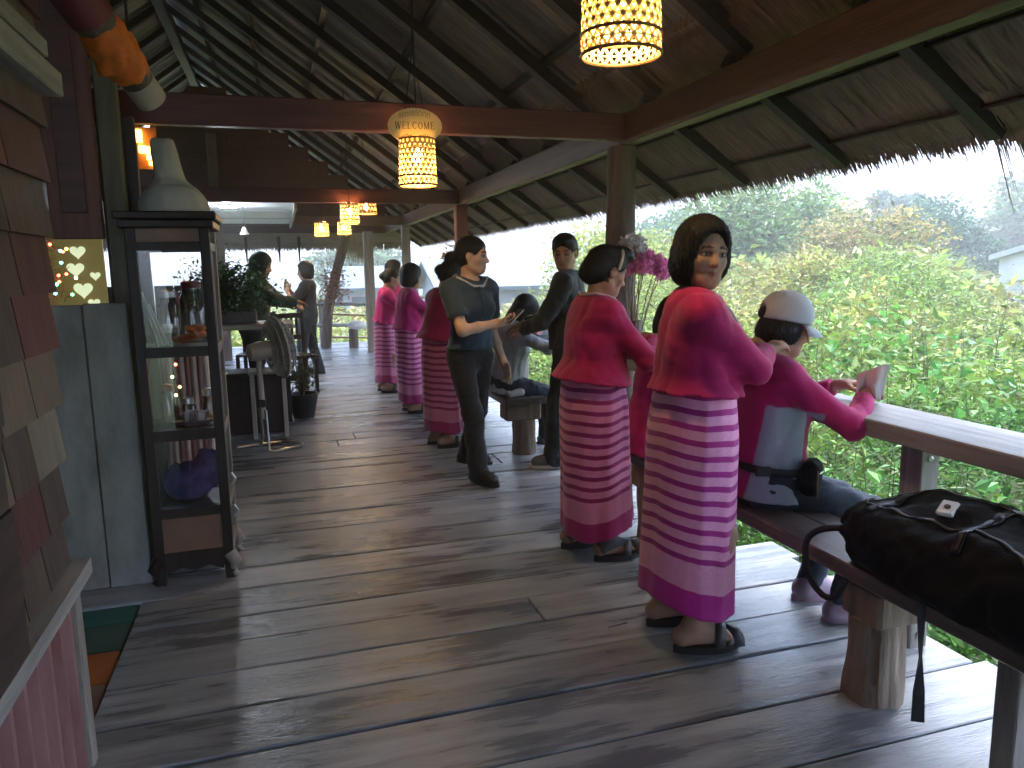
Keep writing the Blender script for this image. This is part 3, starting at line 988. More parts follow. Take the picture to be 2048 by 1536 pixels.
    # ---- footwear
    if shoes == 'slippers':
        for i in (0, 1):
            hpj, kn, an, fc, fd, fl = leg[i]
            c = fc + fd * 0.055 * s - U * sole
            Mx = Matrix(((fd[0], fl[0], 0, c[0]), (fd[1], fl[1], 0, c[1]), (0, 0, 1, c[2]), (0, 0, 0, 1)))
            b = MB().prism(sole_outline(0.255 * s, 0.100 * s), 0.0, 0.030, Mx)
            so = b.build('slipper', shoe_mat or M_RUBBER, root)
            for x0, sk in ((0.055, 0.022), (0.085, -0.022)):
                sb = MB(); n = 9; top_, bot_ = [], []
                for j in range(n):
                    q = j / (n - 1) * math.pi
                    ly = 0.052 * math.cos(q); lz = 0.028 + 0.062 * math.sin(q) ** 0.8 * (1.1 - 4 * (x0 - 0.055))
                    for wv in (-0.020, 0.020):
                        top_.append(tuple(Mx @ Vector(((x0 + wv + sk * math.cos(q)) * s, ly * s * 1.05, lz * s))))
                sb.add(top_, [(2 * j, 2 * j + 1, 2 * j + 3, 2 * j + 2) for j in range(n - 1)])
                so2 = sb.build('strap', M_STRAP, so, True)
                mo = so2.modifiers.new('t', 'SOLIDIFY'); mo.thickness = 0.004; mo.offset = 1
    elif shoes == 'shoes':
        for i in (0, 1):
            hpj, kn, an, fc, fd, fl = leg[i]
            A3 = np.array([fd, fl, U])
            lo = np.minimum(an, fc - fd * 0.15) - 0.2; hi = np.maximum(an, fc + fd * 0.2) + 0.2
            f = SDF(lo, hi, max(0.006, res * 0.9))
            f.cone(an + U * 0.01, fc - fd * 0.02 + U * 0.05, 0.044 * s, 0.046 * s, 0.03)
            f.cone(fc - fd * 0.035 * s + U * 0.038, fc + fd * 0.13 * s + U * 0.034, 0.041 * s, 0.040 * s, 0.03)
            f.cone(an, fc + fd * 0.11 * s + U * 0.045, 0.040 * s, 0.034 * s, 0.03)
            f.plane(an + U * 0.025, U)
            f.plane(fc + U * 0.010, -U)
            sh_ = f.put('shoe', shoe_mat or M_SHOE, root)
            c = fc + fd * 0.050 * s
            Mx = Matrix(((fd[0], fl[0], 0, c[0]), (fd[1], fl[1], 0, c[1]), (0, 0, 1, c[2]), (0, 0, 0, 1)))
            MB().prism(sole_outline(0.270 * s, 0.102 * s), 0.0, 0.022, Mx).build('sole', bottom.get('sole', M_RUBBER) if bottom else M_RUBBER, sh_)
    return info

def tube_on(info, pts, r, material, name, out=0.004, n=6):
    """thin cord lying on the upper garment: pts in torso frame, pushed to the surface along the listed direction"""
    f = info['top_sdf']; P = []
    for (a, b, c), dr in pts:
        p = info['T2'](a, b, c); d = info['Ft'] * dr[0] + info['Lt'] * dr[1] + info['Ut'] * dr[2]; d = nrm(d)
        q = p + d * 0.085
        for _ in range(160):
            if f.at(q) < 0.002: break
            q = q - d * 0.003
        P.append(q + d * out)
    return MB().tube(P, r, n).build(name, material, info['root'], True)
# ------------------------------------------------------------------ shared materials
M_PLANK = mat('weathered_plank', (0.110, 0.120, 0.132), col2=(0.35, 0.372, 0.395), rough=0.33, scale=2.2, stretch=(0.8, 8, 8), bump=0.25, bscale=22, rand=0.22, spec=0.6, rvar=0.12, detail=6, blotch=1.7)
M_GREYWOOD = mat('grey_sawn_wood', (0.20, 0.195, 0.19), col2=(0.40, 0.395, 0.385), rough=0.6, scale=3, stretch=(9, 0.8, 9), bump=0.3, bscale=20, rand=0.15, detail=6)
M_GREYWOODZ = mat('grey_upright_wood', (0.20, 0.18, 0.16), col2=(0.40, 0.37, 0.33), rough=0.65, scale=3, stretch=(9, 9, 0.8), bump=0.3, bscale=20, rand=0.15, detail=6)
M_BENCH = mat('dark_bench_wood', (0.060, 0.045, 0.036), col2=(0.20, 0.16, 0.135), rough=0.38, scale=3, stretch=(10, 0.7, 9), bump=0.25, bscale=20, rand=0.15, detail=6, rvar=0.1)
M_LOG = mat('peeled_log', (0.16, 0.105, 0.07), col2=(0.37, 0.29, 0.22), rough=0.62, scale=3.2, stretch=(5, 5, 0.8), bump=0.7, bscale=9, detail=6)
M_BEAMRED = mat('red_brown_beam', (0.065, 0.018, 0.014), col2=(0.15, 0.045, 0.034), rough=0.45, scale=3, stretch=(0.6, 8, 8), bump=0.2, bscale=25, rand=0.15)
M_BEAMBR = mat('brown_beam', (0.055, 0.028, 0.021), col2=(0.125, 0.066, 0.05), rough=0.5, scale=3, stretch=(8, 0.6, 8), bump=0.25, bscale=22, rand=0.15)
M_RAFTER = mat('dark_rafter', (0.011, 0.008, 0.0065), col2=(0.036, 0.026, 0.021), rough=0.6, scale=4, stretch=(0.8, 8, 8), bump=0.2, bscale=25, rand=0.25)
M_SHEET = mat('old_roof_sheet', (0.12, 0.117, 0.112), col2=(0.31, 0.30, 0.285), rough=0.6, scale=1.6, stretch=(0.5, 4, 1), rand=0.22, detail=6)
M_THATCH = mat('thatch', (0.10, 0.077, 0.068), col2=(0.28, 0.215, 0.185), rough=0.85, scale=5, stretch=(1, 14, 1), detail=5)
M_THATCHT = mat('thatch_tips', (0.14, 0.105, 0.075), col2=(0.33, 0.26, 0.19), rough=0.85, scale=9)
M_BAMBOO = mat('bamboo', (0.20, 0.13, 0.07), col2=(0.36, 0.25, 0.14), rough=0.45, scale=5, stretch=(3, 0.6, 3))
M_DARKWOOD = mat('dark_wall_board', (0.022, 0.014, 0.011), col2=(0.060, 0.036, 0.028), rough=0.55, scale=3, stretch=(8, 0.8, 8), bump=0.2, bscale=20, rand=0.2)
M_REDBOARD = mat('red_wood_board', (0.10, 0.034, 0.020), col2=(0.21, 0.075, 0.045), rough=0.5, scale=3, stretch=(8, 8, 0.6), bump=0.2, bscale=18)
M_OLIVE = mat('olive_post', (0.085, 0.075, 0.048), col2=(0.17, 0.15, 0.10), rough=0.6, scale=4, stretch=(6, 6, 0.7), bump=0.2)
M_CEMENT = mat('blue_grey_cement_board', (0.125, 0.125, 0.118), col2=(0.35, 0.35, 0.335), rough=0.8, scale=3.0, stretch=(2, 2, 0.8), bump=0.3, bscale=30, detail=7)
M_PINKSHEET = mat('faded_red_sheet', (0.22, 0.085, 0.085), col2=(0.38, 0.22, 0.215), rough=0.55, scale=3, stretch=(2, 4, 0.8), detail=6)
M_WHITEWALL = mat('white_sheet', (0.74, 0.76, 0.78), rough=0.6, var=0.06, scale=2)
M_STEEL = mat('steel', (0.55, 0.56, 0.58), rough=0.3, var=0.1, metal=0.9)
M_RUBBER = mat('black_rubber', (0.018, 0.018, 0.020), rough=0.5, var=0.2)
M_STRAP = mat('grey_strap', (0.060, 0.060, 0.066), rough=0.4, var=0.3)
M_SHOE = mat('black_shoe', (0.014, 0.014, 0.016), rough=0.55, var=0.3, bump=0.2)
M_BOLT = mat('bolt', (0.5, 0.5, 0.48), rough=0.35, metal=1.0)

# ------------------------------------------------------------------ deck
deck = thing('deck_floor', kind='structure')
y = -6.0; i = 0
GAPS = {}
while y < 15.9:
    w = random.uniform(0.215, 0.31)
    x0 = -0.66 if y + w < 3.62 else (-3.0)
    if y > 13.6: x0 = -3.0
    x1 = 2.36 + random.uniform(-0.05, 0.05)
    if 3.22 < y + w / 2 < 3.42: x1 = 2.12
    if 2.02 < y + w / 2 < 2.20: x1 = 2.30
    if y > 14.9: x1 = random.uniform(1.2, 1.9)
    dz = random.uniform(-0.004, 0.004)
    cut = random.uniform(0.1, 1.9) if random.random() < 0.22 else None
    spans = [(x0, x1)] if cut is None else [(x0, cut - 0.003), (cut + 0.003, x1)]
    for a, b in spans:
        t = random.uniform(-0.003, 0.003)
        if y > 15.5: continue
        M = Matrix.Translation(((a + b) / 2, y + w / 2, -0.02 + dz)) @ Matrix.Rotation(random.uniform(-0.0022, 0.0022), 4, 'Z') @ Matrix.Rotation(t, 4, 'X')
        mb = MB()
        g = random.uniform(0.003, 0.007)
        mb.box((-(b - a) / 2, -w / 2 + g, -0.02), ((b - a) / 2, w / 2 - g, 0.02), 0.004)
        o = mb.build('plank', M_PLANK, deck)
        o.matrix_local = M
    y += w; i += 1
for x in (-0.45, 0.3, 1.1, 1.95):
    MB().box((x - 0.035, -4.0, -0.20), (x + 0.035, 15.4, -0.046)).build('joist', M_RAFTER, deck)

nl = MB()
for o_ in [c for c in deck.children if c.name.startswith('plank')]:
    yc = o_.matrix_local.translation.y; zc = o_.matrix_local.translation.z + 0.0205; wd_ = max(v.co.y for v in o_.data.vertices) - 0.035; hx_ = max(v.co.x for v in o_.data.vertices)
    if yc > 8: continue
    for jx in (-0.45, 0.3, 1.1, 1.95):
        if abs(jx - o_.matrix_local.translation.x) > hx_ - 0.03: continue
        for sy in (-1, 1):
            cx_, cy_ = jx + random.uniform(-0.015, 0.015), yc + sy * wd_ + random.uniform(-0.012, 0.012)
            nl.add([(cx_ + 0.0045 * math.cos(q * 1.047), cy_ + 0.0045 * math.sin(q * 1.047), zc) for q in range(6)], [tuple(range(6))])
nl.build('nail_heads', mat('rusty_nail', (0.03, 0.02, 0.015), rough=0.7, var=0.3), deck)['kind'] = 'stuff'

# small painted boards beside the deck, in front of the cement board
lb = thing('painted_step', 'low step of green and orange painted boards by the grey cement board', 'step', (-0.85, 3.0, -0.05))
cols = [((0.012, 0.085, 0.075), (0.03, 0.16, 0.14), 3.30, 3.64), ((0.020, 0.055, 0.045), (0.04, 0.10, 0.08), 3.05, 3.295), ((0.23, 0.065, 0.012), (0.40, 0.13, 0.02), 2.80, 3.045), ((0.14, 0.10, 0.09), (0.24, 0.18, 0.16), 2.30, 2.795)]
for c1, c2, ya, yb in cols:
    MB().box((-1.2, ya, -0.055), (-0.672, yb, -0.012), 0.004).build('board', mat('painted_board', c1, col2=c2, rough=0.5, scale=5, detail=6), lb)

# ------------------------------------------------------------------ pavilion roof and frame
pav = thing('pavilion', 'open pavilion with dark rafters, old roof sheets, thatched eave and log posts', 'pavilion', (2.12, 4.4, 0))
SL = 0.72; XB, ZB = 2.12, 2.37            # rafter underside passes over the beam here
RX = -1.19
rz = lambda x: ZB + SL * (XB - x)
Y0, Y1 = -6.0, 15.6
# purlin beams over the posts
for a, b in ((-6.0, -0.01), (0.0, 4.40), (4.41, 8.88), (8.89, 13.0), (13.01, 15.6)):
    MB().box((XB - 0.045, a, 2.165), (XB + 0.045, b, 2.345), 0.006).build('eave_beam', M_BEAMBR, pav)
# tie beams
for yy, m in ((4.45, M_BEAMRED), (8.90, M_BEAMRED), (13.05, M_BEAMBR)):
    MB().box((-2.2, yy - 0.14 if yy < 5 else yy - 0.13, 2.178), (XB - 0.048, yy - 0.07, 2.335), 0.006).build('tie_beam', m, pav)
# posts
def log_post(x, y, z0, z1, r, material, name='post', bend=0.02, parent=pav, n=14, seed=0):
    g = random.Random(seed)
    pts, rad = [], []
    for k in range(13):
        q = k / 12
        pts.append((x + bend * math.sin(q * 4 + seed), y + bend * math.cos(q * 3 + seed) * 0.6, z0 + (z1 - z0) * q))
        rad.append(r * (1.06 - 0.12 * q + g.uniform(-0.05, 0.05)))
    return MB().tube(pts, rad, n).build(name, material, parent, True)
M_POSTD = mat('dark_log_post', (0.070, 0.050, 0.042), col2=(0.19, 0.145, 0.12), rough=0.7, scale=3, stretch=(5, 5, 0.8), bump=0.8, bscale=12, detail=6)
M_POSTR = mat('red_painted_post', (0.17, 0.04, 0.035), col2=(0.30, 0.085, 0.07), rough=0.5, scale=4, stretch=(4, 4, 0.8), bump=0.2)
log_post(2.12, 4.46, -1.2, 2.16, 0.098, M_POSTD, seed=2)
log_post(2.13, 0.0, -1.2, 2.16, 0.095, M_POSTD, seed=5)
MB().box((2.05, 8.84, -1.2), (2.19, 8.98, 2.16), 0.01).build('post', M_POSTR, pav)
MB().box((2.06, 13.0, -1.2), (2.20, 13.14, 2.16), 0.01).build('post', M_GREYWOODZ, pav)
MB().box((1.44, 13.3, -1.2), (1.60, 13.45, 2.10), 0.01).build('post', M_GREYWOODZ, pav)
MB().tube([(0.74, 14.6, -0.4), (0.86, 14.62, 0.7), (1.08, 14.66, 1.5), (1.30, 14.7, 2.15)], [0.10, 0.095, 0.09, 0.09], 12).build('leaning_post', M_POSTD, pav, True)
# braces, dark inner posts on the left
MB().box((-0.95, 13.0, -0.2), (-0.80, 13.15, 3.6), 0.01).build('post', M_POSTD, pav)
# rafters (right slope, main) and the flatter thatch rafters
yy = -5.42; k = 0
while yy < 15.5:
    MB().beam((XB + 0.02, yy, rz(XB + 0.02) + 0.045), (RX, yy, rz(RX) + 0.045), 0.075, 0.09, up=(0, 1, 0)).build('rafter', M_RAFTER, pav)
    MB().beam((XB - 0.03, yy + 0.09, 2.385), (2.80, yy + 0.09, 1.925), 0.07, 0.06, up=(0, 1, 0)).build('thatch_rafter', M_RAFTER, pav)
    MB().beam((RX - 0.02, yy, rz(RX) + 0.03), (RX - 2.4, yy, rz(RX) - 1.75), 0.075, 0.09, up=(0, 1, 0)).build('rafter', M_RAFTER, pav)
    yy += 0.86; k += 1
MB().box((RX - 0.06, Y0, rz(RX) - 0.10), (RX + 0.06, Y1, rz(RX) + 0.06)).build('ridge_beam', M_RAFTER, pav)
# battens along the slope, above the rafters
for x in np.arange(1.75, RX, -0.62):
    MB().beam((x, Y0, rz(x) + 0.113), (x, Y1, rz(x) + 0.113), 0.05, 0.035).build('batten', M_RAFTER, pav)
# corrugated sheets, each its own part
def corr_sheet(y0, y1, xa, za, xb, zb, pitch=0.076, amp=0.011, th=0.004):
    n = int((y1 - y0) / pitch * 6)
    vs = []; 
    for side in (0, 1):
        for q in range(n + 1):
            yv = y0 + (y1 - y0) * q / n
            o = amp * math.sin(2 * math.pi * yv / pitch) + side * th
            vs.append((xa, yv, za + o)); vs.append((xb, yv, zb + o))
    fs = []
    w = 2 * (n + 1)
    for q in range(n):
        fs.append((2 * q, 2 * q + 2, 2 * q + 3, 2 * q + 1)); fs.append((w + 2 * q, w + 2 * q + 1, w + 2 * q + 3, w + 2 * q + 2))
    fs += [(0, 1, w + 1, w), (2 * n, w + 2 * n, w + 2 * n + 1, 2 * n + 1)]
    return MB().add(vs, fs)
yy = Y0; r = 0
while yy < Y1:
    for (xa, xb) in ((2.25, 1.08), (1.16, -0.02), (0.06, RX - 0.03)):
        lift = 0.148 + 0.008 * (r % 2) + (0.0 if xa > 2 else (0.018 if xa > 1 else 0.036))
        corr_sheet(yy, yy + 0.84, xa, rz(xa) + lift, xb, rz(xb) + lift).build('roof_sheet', M_SHEET, pav, True)
    lift = 0.13 + 0.008 * (r % 2)
    corr_sheet(yy, yy + 0.84, RX - 0.02, rz(RX) + lift, RX - 2.4, rz(RX) - 1.75 + lift).build('roof_sheet', M_SHEET, pav, True)
    yy += 0.80; r += 1
MB().box((-3.45, -4.0, -0.2), (-3.40, 9.0, 3.2)).build('side_wall', M_DARKWOOD, pav)
# far gable boards
for q in range(11):
    z = 2.36 + q * 0.22
    xr = XB - (z + 0.22 - ZB) / SL
    xl = RX - 2.3 + (z - 2.36) * 1.3 if z < 5 else RX - 0.2
    if xr > xl + 0.2:
        MB().box((max(xl, -3.4), 13.3 + 0.004 * (q % 2), z), (xr, 13.325 + 0.004 * (q % 2), z + 0.226)).build('gable_board', M_BEAMBR, pav)
# thatch: layers of blades under and over the eave
def thatch_mesh(y0, y1, n, xa, za, xb, zb, seed, tip=(0.02, 0.10), w=(0.006, 0.014), sag=0.0, rag=0.03, axis='y'):
    g = np.random.default_rng(seed)
    yv = g.uniform(y0, y1, n); ws = g.uniform(*w, n); ln = g.uniform(*tip, n); tilt = g.normal(0, 0.06, n); st = g.uniform(-0.25, 0.25, n)
    dx, dz = xb - xa, zb - za; L = math.hypot(dx, dz); ux, uz = dx / L, dz / L
    off = g.uniform(-rag, rag, n)
    px, pz = -uz, ux
    if pz < 0: px, pz = -px, -pz
    P0 = np.stack([xa + 0 * yv + st * 0, yv, za + off], 1)
    s0 = np.maximum(0, g.uniform(-0.3, 0.55, n)) * L
    A = np.stack([xa + ux * s0, yv, za + uz * s0 + off], 1)
    B = np.stack([np.full(n, xb), yv + tilt * 0.8, np.full(n, zb) + off], 1)
    C = B + np.stack([ux * ln * 0.75, tilt * ln * 1.5, uz * ln - 0.35 * ln], 1)
    sd = np.stack([np.zeros(n), ws / 2, np.zeros(n)], 1)
    V = np.stack([A - sd, A + sd, B + sd * 0.9, B - sd * 0.9, C + sd * 0.25, C - sd * 0.25], 1).reshape(-1, 3)
    b = (np.arange(n) * 6)[:, None]
    F = np.concatenate([b + np.array([[0, 1, 2, 3]]), b + np.array([[3, 2, 4, 5]])])
    if axis == 'x': V = V[:, [1, 0, 2]]
    return V, F
V, F = thatch_mesh(-6.0, 15.6, 21000, 2.00, 2.535, 2.80, 1.965, 1, w=(0.008, 0.022), tip=(0.01, 0.09))
o = put_np('thatch_eave', V, F, M_THATCH, pav, False); o['kind'] = 'stuff'
V2, F2 = thatch_mesh(-4.0, 15.6, 3300, 2.60, 2.09, 2.80, 1.95, 2, w=(0.003, 0.008), tip=(0.04, 0.15))
for (yc, sp, n, tl, sd) in ((2.32, 0.05, 60, (0.14, 0.36), 3), (2.12, 0.12, 40, (0.06, 0.20), 4), (4.9, 0.2, 25, (0.05, 0.12), 5), (1.9, 0.2, 40, (0.06, 0.2), 6)):
    g = np.random.default_rng(sd)
    a, b = thatch_mesh(yc - sp, yc + sp, n, 2.62, 2.07, 2.80, 1.94, sd, w=(0.004, 0.010), tip=tl, rag=0.02)
    F2 = np.concatenate([F2, b + len(V2)]); V2 = np.concatenate([V2, a])
o = put_np('thatch_fringe', V2, F2, M_THATCHT, pav, False); o['kind'] = 'stuff'
# solid core of the thatch so daylight does not pass through
MB().add([(1.98, Y0, 2.575), (2.79, Y0, 2.00), (2.79, Y1, 2.00), (1.98, Y1, 2.575), (1.98, Y0, 2.66), (2.80, Y0, 2.06), (2.80, Y1, 2.06), (1.98, Y1, 2.66)],
         [(0, 1, 2, 3), (7, 6, 5, 4), (0, 4, 5, 1), (1, 5, 6, 2), (2, 6, 7, 3), (3, 7, 4, 0)]).build('thatch_core', M_THATCH, pav)
for x, z in ((2.30, 2.262), (2.37, 2.212), (2.66, 2.005)):
    MB().tube([(x, Y0, z), (x + 0.01, 5, z + 0.008), (x, 10, z - 0.006), (x, Y1, z)], 0.010, 8).build('bamboo_batten', M_RAFTER, pav, True)
# far end eave (across the walkway)
V, F = thatch_mesh(-3.2, 2.6, 5200, 15.1, 2.42, 15.75, 2.03, 11, w=(0.012, 0.03), tip=(0.05, 0.22), axis='x')
o = put_np('thatch_eave', V, F[:, ::-1], M_THATCH, pav, False); o['kind'] = 'stuff'
V, F = thatch_mesh(1.25, 1.75, 160, 15.3, 2.30, 15.75, 2.03, 12, w=(0.012, 0.03), tip=(0.2, 0.55), axis='x')
o = put_np('thatch_fringe', V, F[:, ::-1], M_THATCHT, pav, False); o['kind'] = 'stuff'
MB().box((-3.2, 15.2, 2.16), (2.1, 15.32, 2.34)).build('end_beam', M_BEAMBR, pav)
for xx in (-0.55, 0.42, 0.05):
    MB().tube([(xx, 15.4, 2.1), (xx, 15.4, 1.62)], [0.035, 0.012], 8).build('hanging_bell', M_RAFTER, pav, True)
# white ceiling panel at the far left bay with seams
MB().box((-2.6, 9.05, 2.20), (0.22, 13.0, 2.215)).build('ceiling_panel', M_WHITEWALL, pav)
MB().box((0.22, 9.05, 2.13), (0.25, 13.0, 2.22)).build('ceiling_trim', M_GREYWOOD, pav)
for yv in (10.2, 11.6):
    MB().box((-2.6, yv, 2.192), (0.21, yv + 0.02, 2.199)).build('ceiling_trim', M_GREYWOOD, pav)
# left back wall of the room behind the cabinet
room = thing('back_wall', 'dark plank wall behind the glass cabinet', 'wall', (-1.9, 6, 0))
yy = 3.9
while yy < 9.0:
    MB().box((-1.93 + random.uniform(0, 0.006), yy, -0.1), (-1.90, yy + 0.205, 2.9)).build('board', M_DARKWOOD, room)
    yy += 0.21
for q in range(6):
    MB().box((-1.9 + q * 0.2, 9.02, 0), (-1.9 + q * 0.2 + 0.19, 9.04, 1.3)).build('board', M_DARKWOOD, room)
# ------------------------------------------------------------------ ground, garden, trees, houses, hills
def fbm(x, y, seed=0):
    g = np.random.default_rng(seed); r = 0
    for o in range(5):
        f = 0.09 * 1.9 ** o; a = 0.55 ** o
        for _ in range(3):
            d = g.uniform(0, 6.28); ph = g.uniform(0, 6.28)
            r = r + a * np.sin(f * 6.28 * (x * math.cos(d) + y * math.sin(d)) + ph + 0.7 * np.sin(0.5 * f * 6.28 * (y * math.cos(d) - x * math.sin(d)) + ph * 2))
    return r / 3
def sstep(a, b, x):
    t = np.clip((x - a) / (b - a), 0, 1); return t * t * (3 - 2 * t)
def ground_z(x, y):
    r = np.hypot(x, y)
    az = np.degrees(np.arctan2(x, y))
    hill = sstep(70, 300, r) * (5 + 17 * sstep(12, 55, az) + (2 + 4 * sstep(12, 55, az)) * np.sin(np.arctan2(x, y) * 9 + 1) + 1.5 * np.sin(np.arctan2(x, y) * 23))
    return -1.1 + 0.12 * fbm(x * 0.6, y * 0.6, 4) * sstep(6, 40, r) - 0.5 * sstep(10, 60, r) + hill
n = 90
rr = np.concatenate([np.linspace(0.01, 30, 30), np.geomspace(31, 420, 50)]); th = np.linspace(0, 2 * math.pi, 97)[:-1]
RR, TH = np.meshgrid(rr, th, indexing='ij'); X, Y = RR * np.sin(TH), RR * np.cos(TH)
V = np.stack([X, Y, ground_z(X, Y)], -1).reshape(-1, 3)
m = len(th); F = []
for i in range(len(rr) - 1):
    a = i * m + np.arange(m); b = i * m + (np.arange(m) + 1) % m
    F.append(np.stack([a, a + m, b + m, b], 1))
M_GROUND = mat('garden_soil_and_grass', (0.035, 0.060, 0.018), col2=(0.10, 0.12, 0.04), rough=0.9, scale=0.5, bump=0.4, bscale=6, detail=8)
gr = put_np('ground', V, np.concatenate(F)[:, ::-1], M_GROUND, None); props(gr, kind='structure')

M_LEAF = mat('leaf', (1, 1, 1), var=0.0, rough=0.45, vcol=True, spec=0.45)
def leaf_trans(m):
    N, L = m.node_tree.nodes, m.node_tree.links
    p = N['Principled BSDF']; out = N['Material Output']
    tr = N.new('ShaderNodeBsdfTranslucent'); mx = N.new('ShaderNodeMixShader'); mx.inputs[0].default_value = 0.32
    src = p.inputs['Base Color'].links[0].from_socket
    L.new(src, tr.inputs[0]); L.new(p.outputs[0], mx.inputs[1]); L.new(tr.outputs[0], mx.inputs[2]); L.new(mx.outputs[0], out.inputs[0])
leaf_trans(M_LEAF)
M_STEM = mat('stem', (0.09, 0.07, 0.035), col2=(0.16, 0.15, 0.06), rough=0.8)
M_BARK = mat('bark', (0.07, 0.055, 0.045), col2=(0.16, 0.13, 0.10), rough=0.85, scale=5, stretch=(3, 3, 0.6), bump=0.6, bscale=10)

def leaves(P, size, cols, seed, up=0.35, aspect=0.42):
    """folded four-point leaves around the points P"""
    g = np.random.default_rng(seed); n = len(P)
    d = g.normal(size=(n, 3)); d[:, 2] = d[:, 2] * 0.6 + 0.15; d /= np.linalg.norm(d, axis=1)[:, None]
    w = g.normal(size=(n, 3)) + np.array([0, 0, up]); sd = np.cross(d, w); sd /= np.maximum(np.linalg.norm(sd, axis=1), 1e-6)[:, None]
    nn = np.cross(sd, d)
    sz = (size * g.uniform(0.6, 1.35, n))[:, None]
    A = P; B = P + d * sz * 0.45 + sd * sz * aspect * 0.5 + nn * sz * 0.08; C = P + d * sz - nn * sz * 0.10; D = P + d * sz * 0.45 - sd * sz * aspect * 0.5 + nn * sz * 0.08
    V = np.stack([A, B, C, D], 1).reshape(-1, 3)
    b = (np.arange(n) * 4)[:, None]
    F = np.concatenate([b + np.array([[0, 1, 2]]), b + np.array([[0, 2, 3]])])
    return V, F, np.repeat(cols, 4, axis=0)

def leaf_obj(name, V, F, C, parent=None):
    o = put_np(name, V, F, M_LEAF, parent, False)
    set_cols(o.data, C); return o

def palette(n, seed, base, spread=0.25, alt=None, pa=0.0):
    g = np.random.default_rng(seed)
    c = np.array(base)[None, :] * np.exp(g.normal(0, spread, (n, 1))) * np.exp(g.normal(0, 0.08, (n, 3)))
    if alt is not None:
        m = g.random(n) < pa
        c[m] = np.array(alt)[None, :] * np.exp(g.normal(0, spread, (m.sum(), 1)))
    return np.clip(c, 0.003, 0.9)

def canopy(x, y):
    r = np.hypot(x, y)
    base = -0.35 + 0.80 * sstep(2.4, 5.0, x) + 0.95 * sstep(4.5, 10, x) + 0.30 * sstep(10, 16, x)
    base = base + 0.30 * fbm(x * 2.0, y * 2.0, 9) + 0.16 * fbm(x * 7, y * 7, 10)
    base = base - 0.85 * sstep(44, 50, np.degrees(np.arctan2(x, y))) * sstep(6.5, 10, r)
    far_end = sstep(13, 17, y) * (1 - sstep(2.0, 9.0, x - 0.12 * y))
    return base * (1 - far_end) + far_end * (-0.25 + 0.35 * fbm(x * 1.5, y * 1.5, 12))
def shrubs(name, label, r0, r1, n, size, seed, a0, a1, depth, parent=None):
    g = np.random.default_rng(seed)
    r = np.sqrt(g.uniform(r0 * r0, r1 * r1, n)); a = np.radians(g.uniform(a0, a1, n))
    x, y = r * np.sin(a), r * np.cos(a)
    ok = (x > 2.48) | (y > 16.2)
    x, y, r = x[ok], y[ok], r[ok]; n = len(x)
    top = canopy(x, y)
    dz = np.abs(g.normal(0, depth, n)); spike = (g.random(n) < 0.12) * np.abs(g.normal(0, 0.22, n))
    z = top - dz + spike
    z = np.maximum(z, -1.1)
    patch = fbm(x * 1.1, y * 1.1, 21)
    patch2 = fbm(x * 2.3 + 9, y * 2.3, 22)
    t = sstep(-0.35, 0.35, patch)[:, None]; t2 = sstep(0.05, 0.5, patch2)[:, None]
    c = np.array([0.060, 0.145, 0.030]) * (1 - t) + np.array([0.150, 0.215, 0.042]) * t
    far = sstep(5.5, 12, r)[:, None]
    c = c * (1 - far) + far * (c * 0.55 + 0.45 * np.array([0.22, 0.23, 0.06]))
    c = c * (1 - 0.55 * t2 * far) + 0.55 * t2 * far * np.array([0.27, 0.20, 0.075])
    c = 1.5 * c * np.exp(g.normal(0, 0.34, (n, 1))) * np.exp(g.normal(0, 0.07, (n, 3)))
    hi = g.random(n) < 0.05
    c[hi] = c[hi] * 1.6 + 0.05
    V, F, C = leaves(np.stack([x, y, z], 1), size * (0.55 + 1.1 * g.random(n) ** 2), np.clip(c, 0.004, 0.8), seed + 1)
    o = leaf_obj(name, V, F, C, parent)
    return o
o1 = shrubs('shrub_thicket', '', 2.6, 6.5, 72000, 0.055, 31, 18, 78, 0.22)
props(o1, 'dense fresh green shrub thicket right below the plank counter', 'shrubs', kind='stuff')
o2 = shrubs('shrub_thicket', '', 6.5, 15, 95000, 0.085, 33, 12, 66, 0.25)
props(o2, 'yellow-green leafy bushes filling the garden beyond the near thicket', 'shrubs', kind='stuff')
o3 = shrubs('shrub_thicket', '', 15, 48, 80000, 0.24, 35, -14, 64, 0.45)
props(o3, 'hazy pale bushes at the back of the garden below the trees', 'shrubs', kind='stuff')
# broad-leaved clumps among the near shrubs
gb = np.random.default_rng(91); PB = []; CB = []
for _ in range(95):
    rr_ = math.sqrt(gb.uniform(3.0 ** 2, 9.5 ** 2)); aa_ = R_(gb.uniform(22, 62)); bx_, by_ = rr_ * math.sin(aa_), rr_ * math.cos(aa_)
    if bx_ < 2.7: continue
    bz_ = float(canopy(np.array([bx_]), np.array([by_]))[0]); nb2 = int(gb.integers(18, 44)); sp_ = gb.uniform(0.12, 0.30)
    PB.append(np.array([bx_, by_, bz_ + 0.02]) + gb.normal(0, 1, (nb2, 3)) * np.array([sp_, sp_, 0.13]))
    CB.append(np.clip(np.array([0.055, 0.17, 0.04]) * gb.uniform(0.6, 2.4) * np.exp(gb.normal(0, 0.2, (nb2, 1))) + np.array([0.05, 0.03, 0]) * gb.uniform(0, 2.5), 0.01, 0.7))
PB = np.concatenate(PB); CB = np.concatenate(CB)
V, F, C = leaves(PB, np.full(len(PB), 0.105), CB, 92, aspect=0.62)
props(leaf_obj('broadleaf_clumps', V, F, C), 'broad-leaved green weeds scattered through the near thicket', 'weeds', kind='stuff')
